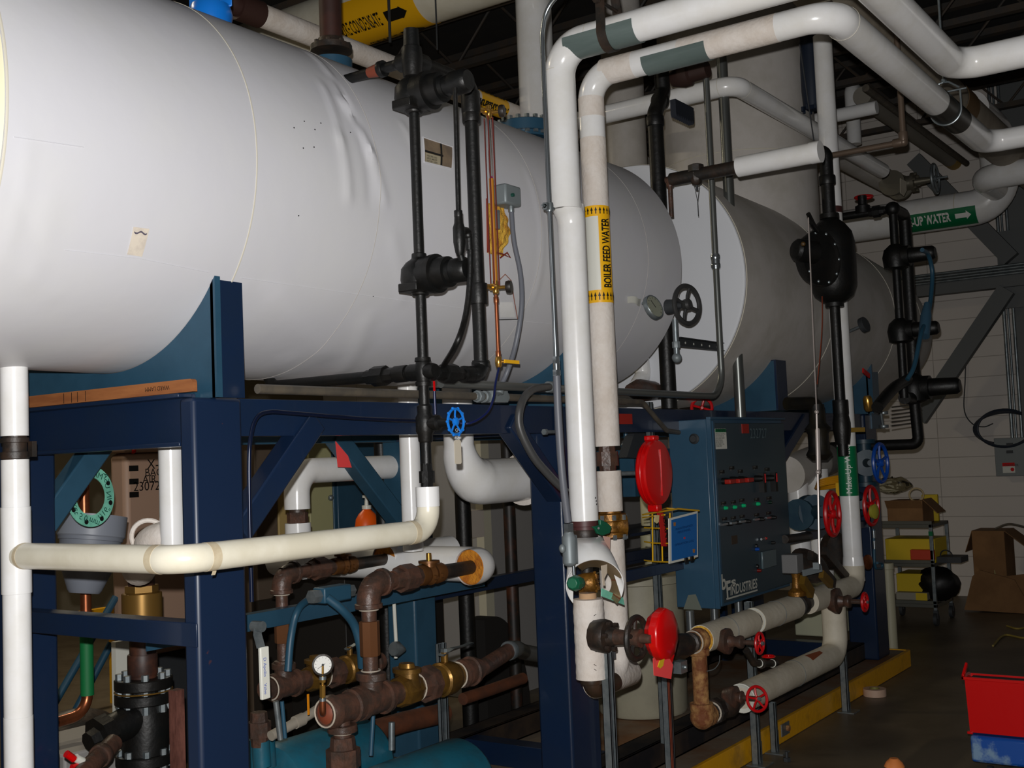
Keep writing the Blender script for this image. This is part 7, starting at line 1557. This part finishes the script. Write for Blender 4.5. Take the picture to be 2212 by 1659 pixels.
fit('housing', blackiron, t, lambda b: (b.lathe(at(1738,1235,Y=2.25), V((-.3,-.6,.6)), [(0,.03),(.03,.10),(.06,.11),(.09,.05)], 20), b.bar(at(1750,1200,Y=2.2), at(1800,1260,Y=2.2), .05, .03), b.bar(at(1780,1190,Y=2.3), at(1835,1255,Y=2.3), .045, .03), b.lathe(at(1795,1190,Y=2.4), V((-.3,-1,0)), [(0,.11),(.05,.11),(.06,.05)], 20)))
fit('gold_link', M('dull_gold2', (.45,.34,.12), .5, .4), t, lambda b: (b.bar(at(1733,1252,Y=2.15), at(1752,1282,Y=2.15), .05, .03), b.bar(at(1774,1240,Y=2.12), at(1795,1262,Y=2.12), .04, .025)))
# pressure gauge line, small copper disc and hook right of the riser
b = MB(); c = at(1870,1214,Y=2.3); b.lathe(c, V((-.3,-1,0)), [(0,.02),(.01,.045),(.02,.045),(.03,.02)], 20); b.cyl(c+V((-.0,.0,0)), V((e.x,e.y,c.z)), .008); S('copper_gauge', b, copper, 'small copper-rimmed gauge clinging right of the white riser', 'gauge')
b = MB(); x_ = at(1889,1150,Y=2.45); b.tube([at(1887,1143,Y=2.45), at(1889,1215,Y=2.45), at(1892,1228,Y=2.45), at(1906,1228,Y=2.45), at(1906,1216,Y=2.45), at(1895,1216,Y=2.45)], .009, .02, 10); b.mi = 1; b.cyl(at(1887,1146,Y=2.445), at(1888,1162,Y=2.445), .013); b.cyl(at(1888,1168,Y=2.445), at(1889,1186,Y=2.445), .011)
S('siphon_tube', b, [paintedflex, chrome], 'thin hooked siphon tube with bright fittings on the right navy column', 'tube')
# right side water column (1900..2020, 440..960)
YW2 = 2.2; c = at(1935,560,Y=YW2); t = T('water_level_assembly', 'second black water column assembly standing before the far end tank', 'pipe assembly', on(c,'z',1955,960))
x_ = c.x; r = sz(c,9); zt = on(c,'z',1922,452); zl = on(c,'z',1950,860)
cx2 = on(c,'x',1965,560); r2_ = sz(cx2,13); zt2 = V((cx2.x,YW2,zt.z)); zl2 = V((cx2.x,YW2,zl.z))
fit('riser', black, t, lambda b: b.tube([zl, zt], r, 0, 16)); fit('main_riser', black, t, lambda b: b.tube([zt, zt2, zl2, zl], r2_, .05, 20))
fit('top_branch', black, t, lambda b: (b.tube([zt, V((x_,YW2+.9,zt.z))], r*.95, 0, 14), b.ball(zt, r*1.8, seg=12, rg=8), uni(b, on(zt,'y',1895,468), (0,1,0), r, .1), b.lathe(on(zt,'y',1866,475), V((0,0,1)), [(0,.05),(.05,.05),(.06,.03),(.12,.03)], 12)))
fit('red_wheel', redw, t, lambda b: (b.wheel(at(1866,426,Y=YW2+.35), V((0,0,1)), .06, .009, 5), b.cyl(at(1866,426,Y=YW2+.35), at(1866,455,Y=YW2+.35), .016)))
for i, (px_, py_, w_) in enumerate(((1945,560,.085),(1958,718,.082),(1985,840,.10))):
    h = at(px_,py_,Y=YW2); h = V((x_ if i < 2 else cx2.x-.04,YW2,h.z))
    fit('float_housing', black, t, lambda b: (b.lathe(h-V((0,0,w_)), V((0,0,1)), [(0,w_*.5),(w_*.15,w_*.9),(w_,w_*1.0),(w_*1.6,w_*.85),(w_*2,w_*.4)], 20), b.lathe(h, V((0,-1,0)), [(0,w_*.8),(w_*1.1,w_*.8),(w_*1.12,w_*.6),(w_*2.8,w_*.55),(w_*3.0,w_*.4)], 18)))
fit('foot_pipe', black, t, lambda b: b.tube([V((cx2.x-.04,YW2,zl.z)), on(zl2,'z',1960,960), on(zl2,'z',1960,960)+V((0,.6,0))], r2_*.9, .05, 18))
fit('slanting_hose', black, t, lambda b: b.tube(spline([at(1895,880,Y=2.1), at(1915,855,Y=2.1), at(1935,835,Y=2.1), at(1960,820,Y=2.15)]), .035, 0, 14))
b = MB(); b.tube(spline([at(1992,540,Y=1.95), at(2005,550,Y=1.95), at(2014,590,Y=1.95), at(2010,650,Y=1.95), at(2002,690,Y=1.95), at(1990,720,Y=1.95), at(1975,790,Y=1.97), at(1960,820,Y=2.0)]), .014, 0, 12); b.mi = 1; b.lathe(at(2003,655,Y=1.95), at(1998,705,Y=1.95)-at(2003,655,Y=1.95), [(0,.018),(.1,.035),(.25,.035)], 12)
S('flexible_conduit', b, [paintedflex, M('blue_grey_tape', (.22,.34,.42), .5)], 'blue-grey flexible conduit looping between the far float housings', 'conduit')
t = T('gauge_glass', 'far gauge glass cluster of thin tubes and bright fittings beside the right column', 'sight glass', at(1908,900,Y=2.35))
fit('fittings', galv, t, lambda b: (b.cyl(at(1872,865,Y=2.35), at(1900,882,Y=2.35), .012), b.cyl(at(1900,875,Y=2.35), at(1908,925,Y=2.35), .01), coll(b, at(1908,892,Y=2.35), (0,0,1), .03, .02), coll(b, at(1909,921,Y=2.35), (0,0,1), .03, .02)))
fit('brass_valve', brass, t, lambda b: b.lathe(at(1873,855,Y=2.35), V((.2,0,-1)), [(0,.02),(.02,.03),(.08,.03),(.1,.02)], 12)); fit('red_lever', redp, t, lambda b: b.bar(at(1864,800,Y=2.35), at(1878,812,Y=2.35), .03, .008))
for k in range(6): fit('thin_tube', dullconduit, t, lambda b: b.tube([at(1925,880+k*8,Y=2.3), at(1990,872+k*8,Y=2.3)], .005, 0, 8))
fit('blue_box', blue, t, lambda b: b.obox(at(1875,860,Y=2.6), V((.1,0,0)), V((0,.05,0)), V((0,0,.22))))
# ================================================================ far wall steel and electrics
XS = 11.9
def W(x, y, X=XS): return at(x, y, X=X)
def post(label, x0, y0, x1, y1, mat=steelgrey, X=XS, th=.18, nm='building_column', cat='column'):
    p, q = W(x0,y0,X), W(x1,y1,X); b = MB(); b.box((X,q.y,q.z),(X+th,p.y,p.z)); return S(nm, b, mat, label, cat, bevel=.006)
yl, yr = W(2150,650).y, W(2225,650).y
t = T('building_column', 'grey steel wall column with wide gusset where the diagonal braces meet', 'column', (XS,(yl+yr)/2,0))
g0, g1 = W(2148,500), W(2225,660)
fit('gusset', steelgrey, t, lambda b: b.box((XS+.05,g1.y,g1.z),(XS+.07,g0.y,g0.z)))
fit('column_section', steelgrey, t, lambda b: (b.box((XS+.12,yr-.3,0),(XS+.14,yl-.15,ZT-.02)), b.box((XS+.14,(yl+yr)/2-.2,0),(XS+.3,(yl+yr)/2-.18,ZT-.02))))
def diag(label, x0, y0, x1, y1, w):
    b = MB(); p, q = W(x0,y0), W(x1,y1); b.bar(p, q, w, .1, V((1,0,0)).cross((q-p).normalized())); S('wall_brace', b, steelgrey, label, 'brace')
diag('grey diagonal wall brace slanting from the column down to the left', 2175,625, 1985,905, .16)
diag('grey diagonal wall brace rising up to the left above the make-up water pipe', 2185,560, 1975,345, .16)
t = T('wall_beam', 'grey horizontal wall beam behind the far water column', 'beam', W(2060,615))
p, q = W(1900,612), W(2225,592); fit('beam', steelgrey, t, lambda b: b.box((XS,q.y-.5,W(2060,632).z),(XS+.12,p.y+1,W(2060,603).z)))
for k in range(4):
    z = W(2060,588+k*6).z; b = MB(); b.cyl(V((XS-.03,-3,z)), V((XS-.03,4,z)), .013, seg=10)
    S('wall_conduit', b, galv, ('top','second','third','bottom')[k]+' of four level conduits running along the far wall beam', 'conduit', 'conduits along the far wall beam')
for k, x in enumerate((2177,2186,2198)):
    y = W(x,800,WX-.05).y; b = MB(); b.cyl(V((WX-.05,y,W(x,948,WX-.05).z)), V((WX-.05,y,ZT-.02)), .018 if k != 1 else .012, seg=10)
    S('wall_conduit', b, galv, ('left','middle','right')[k]+' vertical conduit dropping into the grey wall box', 'conduit', 'vertical conduits above the wall box')
p, q = W(2152,948,WX-.14), W(2232,1025,WX-.14)
t = T('electrical_box', 'grey electrical box on the block wall with small warning sticker', 'electrical box', (p+q)/2)
fit('box', M('box_grey', (.44,.46,.46), .5, .2), t, lambda b: b.box((WX-.14,q.y,q.z),(WX-.002,p.y,p.z)), bevel=.006)
lid = fit('lid', M('box_grey_lid', (.46,.48,.48), .5, .2), t, lambda b: b.box((WX-.16,q.y-.02,q.z-.01),(WX-.141,p.y+.02,p.z+.005)), bevel=.004)
s0, s1 = W(2165,1000,WX-.165), W(2193,1021,WX-.165)
fit('sticker', whiteplastic, t, lambda b: b.box((WX-.163,s1.y,s1.z),(WX-.160,s0.y,s0.z))); fit('sticker_header', redp, t, lambda b: b.box((WX-.1645,s1.y,s0.z-(s0.z-s1.z)*.35),(WX-.163,s0.y,s0.z)))
fit('hasp', darkgrey, t, lambda b: [b.obox(W(x,y,WX-.165), V((.006,0,0)), V((0,.03,0)), V((0,0,.015))) for x, y in ((2181,960),(2181,976))])
fit('sticker_mark', redp, t, lambda b: b.lathe(W(2187,1014,WX-.163), V((-1,0,0)), [(0,.018),(.002,.018)], 16)); fit('lettering', ink, t, lambda b: text(b, 'DANGER', lambda u, v: V((WX-.166, s0.y-.02-u, s0.z-.035+v)), .032))
cc_ = W(2172,925,WX-.1); t = T('cable_coil', 'coil of dark cable hung above the grey wall box with a tail looping left', 'cable', cc_)
fit('coil', M('dark_blue_black_cable', (.12,.15,.20), .45), t, lambda b: [b.tube([cc_+V((-.02*k,.30*cos(A)*(1-.05*k),.16*sin(A)*(1+.05*k))) for A in [2*pi*j/40 for j in range(41)]], .014, 0, 8) for k in range(4)])
fit('tail', darkgrey, t, lambda b: b.tube(spline([W(2145,915,WX-.06), W(2125,922,WX-.05), W(2100,915,WX-.04), W(2083,885,WX-.03), W(2085,820,WX-.03), W(2087,740,WX-.03)]), .006, 0, 6))
# ================================================================ cart with boxes
def FY(x, y): return at(x, y, Z=0)
cx0 = 10.0; f0 = FY(2020,1352); X0c, X1c = f0.x-.0, f0.x+.55
ya, yb_ = at(1905,1300,X=X0c).y, at(2026,1345,X=X0c).y
xb1 = X1c; zs = [at(2015,1133,X=X0c).z, at(2015,1218,X=X0c).z, at(2015,1306,X=X0c).z]
t = T('utility_cart', 'grey wheeled utility cart with three shelves by the far wall', 'cart', (X0c,(ya+yb_)/2,0))
for z in zs: fit('shelf', M('cart_grey', (.34,.34,.31), .5), t, lambda b: (b.box((X0c,yb_,z-.03),(xb1,ya,z-.0)), b.box((X0c,yb_,z),(X0c+.01,ya,z+.03))), bevel=.003)
for x, y in ((X0c,yb_),(xb1-.03,yb_),(X0c,ya-.03),(xb1-.03,ya-.03)): fit('leg', galv, t, lambda b: b.box((x,y,.13),(x+.03,y+.03,zs[0]+.0)), bevel=.003)
for x, y in ((X0c,yb_),(xb1-.03,yb_),(X0c,ya-.03),(xb1-.03,ya-.03)): fit('caster', darkgrey, t, lambda b: (b.cyl(V((x+.015,y-.0,.055)), V((x+.015,y+.03,.055)), .055, seg=20), b.box((x+.0,y-.004,.06),(x+.03,y+.034,.13))))
fit('green_tape', greenlab, t, lambda b: b.box((X0c-.002,yb_-.002,zs[0]-.10),(X0c+.032,yb_+.032,zs[0]-.06)))
def bx(nm, label, cat, x0, y0, x1, y1, X, d, mat, z=None, bevel=.006, extra=None):
    p, q = at(x0,y0,X=X), at(x1,y1,X=X); z0 = q.z if z is None else z
    t = T(nm, label, cat, (X,(p.y+q.y)/2,z0)); fit('body', mat, t, lambda b: b.box((X,q.y,z0),(X+d,p.y,z0+(p.z-q.z))), bevel=bevel)
    if extra: extra(t, p, q, z0)
    return t, p, q, z0
def flaps(t, p, q, z0):
    h = z0+(p.z-q.z); X = X0c+.03
    fit('flap', cardboard, t, lambda b: (b.obox(V((X-.03,(p.y+q.y)/2,h-.03)), V((.03,0,-.035)), V((0,(p.y-q.y)/2,0)), V((.002,0,.001))), b.obox(V((X+.15,q.y-.06,h-.05)), V((.14,0,0)), V((0,.06,.06)), V((0,.002,-.002)))))
    fit('yellow_edge', M('amber_tape', (.78,.56,.14), .5), t, lambda b: b.box((X-.004,q.y+.03,h-.05),(X-.001,p.y,h-.001)))
bx('cardboard_box', 'open brown cardboard box with amber edge on top of the cart', 'box', 1915,1083,1995,1133, X0c+.03, .35, cardboard, zs[0]+.001, extra=flaps)
t, p, q, z0 = bx('yellow_bin', 'tall yellow card behind the open cardboard box', 'bin', 1990,1068,2028,1125, X0c+.42, .04, yelbin, zs[0]+.001)
b = MB(); p = at(1930,1075,X=X0c+.15); b.ball(V((p.x,p.y,zs[0]+.34)), .14, 1, 1.3, .45, 14, 8)
for i, v in enumerate(b.v): b.v[i] = v+V((random.uniform(-.015,.015),random.uniform(-.015,.015),random.uniform(-.015,.02)))
S('plastic_bag', b, plasticbag, 'crumpled clear plastic bag lying on the open cardboard box', 'bag')
b = MB(); b.torus(at(1980,1076,X=X0c+.12)+V((0,0,.03)), V((1,.3,.3)), .06, .008, 24, 6); S('wire_loop', b, M('cream_wire', (.74,.66,.50), .5), 'cream wire loop on the cardboard box', 'wire')
bx('yellow_bin', 'yellow bin on the middle shelf of the cart', 'bin', 1910,1144,2020,1196, X0c+.06, .40, yelbin, zs[1]+.001)
bx('yellow_bin', 'yellow bin on the lowest shelf of the cart', 'bin', 1935,1232,1995,1295, X0c+.1, .36, yelbin, zs[2]+.001)
bx('orange_case', 'orange tool case on the edge of the middle shelf', 'case', 1966,1195,2018,1218, X0c-.0, .05, M('orange_case_m', (.72,.22,.10), .5), zs[1]+.031)
t, p, q, z0 = bx('small_carton', 'white carton with yellow end on the lowest shelf', 'carton', 1935,1285,2004,1304, X0c+.0, .09, M('dull_white_carton', (.58,.56,.50), .6), zs[2]+.031)
fit('yellow_panel', yelbin, t, lambda b: b.box((X0c-.003,q.y,z0+.002),(X0c-.0005,q.y+(p.y-q.y)*.36,z0+(p.z-q.z)-.002)))
b = MB(); c = at(2035,1268,X=X0c+.2); b.ball(V((c.x,c.y+.03,zs[2]+.16)), .155, 1, 1.2, .95, 18, 12)
for i, v in enumerate(b.v): b.v[i] = v+V((random.uniform(-.01,.01),random.uniform(-.012,.012),random.uniform(-.012,.012)))
S('black_bag', b, M('black_bag_m', (.07,.06,.06), .5), 'black bag slumped over the end of the lowest cart shelf', 'bag')
b = MB(); c = at(2045,1210,X=X0c+.1); b.box((c.x,c.y-.12,zs[1]+.001),(c.x+.25,c.y+.1,zs[1]+.05)); b.mi = 1; b.torus(c+V((0,0,.04)), V((1,0,.3)), .05, .006, 20, 6); S('black_tool', b, [darkgrey, darkgrey], 'dark tool with looped handle on the middle shelf end', 'tool')
# tall box, folded cardboard
Xb = 11.55
t, p, q, z0 = bx('cardboard_box', 'tall brown cardboard box standing right of the cart', 'box', 2098,1150,2178,1290, Xb, .4, cardboard, .13)
fit('flap', cardboard, t, lambda b: (b.obox(V((Xb+.2,p.y+.03,z0+(p.z-q.z)-.1)), V((.2,0,0)), V((0,.035,-.1)), V((0,.002,.001))), b.obox(V((Xb+.2,q.y-.1,z0+(p.z-q.z)-.08)), V((.2,0,0)), V((0,.1,.08)), V((0,.002,-.002)))))
fit('base', cardboard, t, lambda b: b.box((Xb+.02,q.y+.02,.0),(Xb+.38,p.y-.02,.128)))
def sheet(label, pts, X, th, lean):
    b = MB(); P_ = [at(x,y,X=X) for x, y in pts]; zm = min(p.z for p in P_); P_ = [V((p.x+lean*(p.z-zm), p.y, p.z-zm+.002)) for p in P_]; b.prism(P_, V((th,0,0))); S('cardboard_sheet', b, cardboard, label, 'cardboard')
sheet('flattened cardboard leaning at the foot of the tall box', [(2085,1352),(2098,1282),(2112,1268),(2190,1290),(2225,1345),(2225,1362)], Xb-.25, .02, .25)
sheet('second flattened cardboard piece at the right edge behind the first', [(2150,1340),(2160,1270),(2240,1262),(2240,1345)], Xb-.1, .02, .2)
b = MB(); b.tube(spline([at(2145,1395,Z=.01), at(2170,1372,Z=.01), at(2215,1378,Z=.01), at(2240,1362,Z=.01)]), .008, 0, 8); b.tube(spline([at(2175,1352,Z=.01), at(2200,1358,Z=.01), at(2235,1350,Z=.01)]), .008, 0, 8); S('floor_rope', b, M('dull_yellow_cord', (.55,.48,.22), .6), 'pale yellow cord lying on the floor near the flattened cardboard', 'cord')
b = MB(); b.tube(spline([at(2148,1232,X=Xb-.02), at(2155,1258,X=Xb-.04), at(2180,1280,X=Xb-.06)]), .006, 0, 6); S('cord', b, M('cream_cord', (.66,.60,.40), .6), 'thin cream cord hanging on the tall cardboard box', 'cord')
b = MB(); b.tube(spline([at(2150,1142,X=Xb+.1), at(2180,1132,X=Xb+.1), at(2220,1140,X=Xb+.1)]), .01, 0, 8); S('cord', b, dullconduit, 'grey cable lying over the top of the tall cardboard box', 'cord')
# cream bollard and trash can behind the right column
c = at(1920,1402,Z=0); c = V((8.75, at(1921,1300,X=8.75).y, .001)); r = sz(c+V((0,0,.5)),12.5); z = on(c,'z',1921,1216).z
b = MB(); b.lathe(c, V((0,0,1)), [(0,r),(z-.05,r),(z-.045,r*1.12),(z-.005,r*1.12),(z,r)], 28); S('pvc_bollard', b, M('cream_pvc_post', (.68,.66,.56), .5), 'cream plastic post standing right of the last navy column', 'post')
b = MB(); p, q = at(1795,1200,Y=2.9), at(1832,1260,Y=2.9); b.box((p.x,2.9,.236),(q.x+.1,3.2,p.z)); S('cream_carton', b, M('cream_carton_m', (.70,.70,.60), .6), 'cream carton seen between the linkage and the white riser', 'carton', bevel=.01)
# ================================================================ foreground right: red bin on blue dolly, tape roll
X = 5.75; A_ = at(2083,1462,X=X); B_ = at(2087,1582,X=X); zb, zt_ = B_.z, A_.z
yl = A_.y; t = T('red_bin', 'red plastic tote bin at the lower right edge of the frame', 'bin', (X,yl-.3,zb))
def binf(b):
    w = .42; d = .11; i = .012; th = .006
    P = lambda x, y, z: V((X+x, yl-y, z))
    o = [P(i,i*.6,zb),P(i,w-i,zb),P(d-i,w-i,zb),P(d-i,i*.6,zb)]; u = [P(0,0,zt_),P(0,w,zt_),P(d,w,zt_),P(d,0,zt_)]
    ui = [P(th,th,zt_),P(th,w-th,zt_),P(d-th,w-th,zt_),P(d-th,th,zt_)]; oi = [P(i+th,i+th,zb+th),P(i+th,w-i-th,zb+th),P(d-i-th,w-i-th,zb+th),P(d-i-th,i+th,zb+th)]
    b.add(o+u+ui+oi, [(3,2,1,0)]+[(k,(k+1)%4,4+(k+1)%4,4+k) for k in range(4)]+[(4+k,4+(k+1)%4,8+(k+1)%4,8+k) for k in range(4)]+[(8+k,8+(k+1)%4,12+(k+1)%4,12+k) for k in range(4)]+[(12,13,14,15)])
fit('tub', redp, t, binf); fit('dark_contents', darkgrey, t, lambda b: b.box((X+.02,yl-.40,zb+.02),(X+.09,yl-.02,zt_-.006))); fit('rim', redp, t, lambda b: (b.box((X-.012,yl-.43,zt_-.012),(X+.0,yl+.012,zt_+.002)), b.box((X-.012,yl,zt_-.012),(X+.12,yl+.012,zt_+.002)), b.bar(V((X+.0,yl+.006,zt_)), at(2088,1434,X=X+.06), .022, .012, V((1,0,0))), b.box((X+.005,yl-.02,zb-.008),(X+.03,yl+.005,zb+.004))), bevel=.002)
yd = at(2098,1630,X=X+.0).y; zd = zb-.03
t = T('blue_dolly', 'bright blue wheeled dolly under the red bin at the lower right corner', 'dolly', (X,yl-.3,0))
fit('deck', M('scuffed_blue_deck', (.08,.30,.62), .4, col2=(.55,.66,.72), scale=6, amt=.7, lo=.55, hi=.66), t, lambda b: b.box((X-.01,yl-.5,.085),(X+.5,yd+.0,zb-.009)), bevel=.015)
fit('caster', darkgrey, t, lambda b: [b.cyl(V((x,y,.03)), V((x,y+.025,.03)), .03) for x in (X+.06,X+.42) for y in (yd-.08,yl-.45)])
c = at(1890,1503,Z=.0); r = sz(c,24); t = T('tape_roll', 'flat pinkish-white roll lying on the floor beside the yellow kerb', 'roll', c)
fit('roll', M('pinkish_tape', (.74,.62,.54), .6), t, lambda b: b.lathe(c+V((0,0,.001)), V((0,0,1)), [(0,r*.45),(0,r),(.045,r),(.045,r*.45),(.0,r*.45)], 36, False)); fit('core_label', M('olive_core', (.50,.48,.24), .6), t, lambda b: b.lathe(c+V((0,0,.002)), V((0,0,1)), [(.0,.01),(.004,r*.44),(.046,r*.44),(.046,r*.38),(.006,r*.3)], 30, False))
b = MB(); p = at(1412+60,1657,Z=.0); c = at(1932,1656,Z=0); b.lathe(c+V((0,0,.001)), V((0,0,1)), [(0,.05),(.02,.04),(.04,.02)], 16); S('orange_cone', b, M('pale_orange_cap', (.92,.55,.30), .5), 'pale orange object at the bottom edge of the floor', 'cap')
b = MB(); c = at(1700,1645,Z=0); b.hexa(c+V((0,0,.001)), c+V((0,0,.02)), .02); b.cyl(c+V((.0,0,.02)), c+V((.0,0,.05)), .008); S('loose_nut', b, darkgrey, 'loose anchor nut on the floor beside the strut foot', 'nut')
# wheels and valve behind the panel top
t = T('gate_valve', 'grey spoked handwheel valve in front of the white tank end', 'valve', at(1470,658,Y=2.4))
wc_ = at(1484,658,Y=2.28); fit('handwheel', M('dark_grey_wheel', (.24,.24,.24), .4, .3), t, lambda b: b.wheel(wc_, V((-.25,-1,0)).normalized(), sz(wc_,41), .011, 4, .026)); fit('stem', darkgrey, t, lambda b: (b.cyl(wc_, wc_+V((.0,.07,0)), .014), b.lathe(wc_+V((0,.05,0)), V((.1,1,0)), [(0,.03),(.05,.035)], 14)))
b = MB(); p = at(1458,690,Y=2.45); b.tube([p, on(p,'z',1462,765)], .014, 0, 12); b.mi = 1; b.ball(on(p,'z',1462,773), .024, seg=14, rg=8); coll(b, on(p,'z',1461,745), (0,0,1), .019, .03, 8); S('vent_pipe', b, [galv, castgrey], 'short galvanized pipe with round end cap below the grey handwheel', 'pipe')
t = T('gate_valve', 'small red handwheel valve on top of the blue beam left of the panel conduit', 'valve', at(1516,880,Y=2.75))
fit('handwheel', redw, t, lambda b: b.wheel(at(1516,881,Y=2.75), V((-1,-.6,0)).normalized(), .055, .009, 4)); fit('body', blackiron, t, lambda b: b.lathe(at(1465,878,Y=2.9), V((1,-.2,0)), [(0,.02),(.1,.04),(.2,.03),(.3,.02)], 12))
# bottom bits below tank end, near (1400,800)
b = MB(); p = at(1395,822,Y=2.95); b.tube([at(1375,835,Y=2.95), at(1390,810,Y=2.95), at(1385,775,Y=2.95)], sz(p,17), .05, 20); S('white_elbow', b, pvc, 'small white elbow under the gap between the two tanks', 'pipe')
b = MB(); b.lathe(at(1360,842,Y=2.9), V((1,0,0)), [(0,.03),(.1,.06),(.3,.05),(.5,.03)], 14); S('rusty_valve', b, brown, 'rusty fitting tucked under the end of the first tank', 'valve')
# ================================================================ camera and light
cd = bpy.data.cameras.new('camera'); co = bpy.data.objects.new('camera', cd); COL.objects.link(co)
cd.sensor_width = 36; cd.lens = FPX/2212*36; cd.clip_start = .05; cd.clip_end = 60
co.matrix_world = Matrix.Translation(CP) @ Matrix((CR, CU, -CF)).transposed().to_4x4()
bpy.context.scene.camera = co
def light(name, kind, loc, energy, col=(1,1,1), **k):
    l = bpy.data.lights.new(name, kind); l.energy = energy; l.color = col
    for a, v in k.items(): setattr(l, a, v)
    o = bpy.data.objects.new(name, l); COL.objects.link(o); o.location = loc; return o
light('camera_flash', 'POINT', CP+CU*.075-CR*.02, 540, (1,.985,.97), shadow_soft_size=.012)
l = light('ceiling_lamp', 'AREA', (5.0,7.5,4.4), 70, (1,.86,.62), shape='RECTANGLE', size=1.2, size_y=.3)
l = light('ceiling_lamp', 'AREA', (2.0,5.2,4.6), 22, (1,.86,.62), shape='RECTANGLE', size=1.2, size_y=.3)
w = bpy.data.worlds.new('world'); bpy.context.scene.world = w; w.use_nodes = True
w.node_tree.nodes['Background'].inputs[0].default_value = (.5,.5,.5,1); w.node_tree.nodes['Background'].inputs[1].default_value = .032
vs = bpy.context.scene.view_settings; vs.view_transform = 'Standard'; vs.look = 'None'; vs.exposure = 0; vs.gamma = 1; vs.use_curve_mapping = False
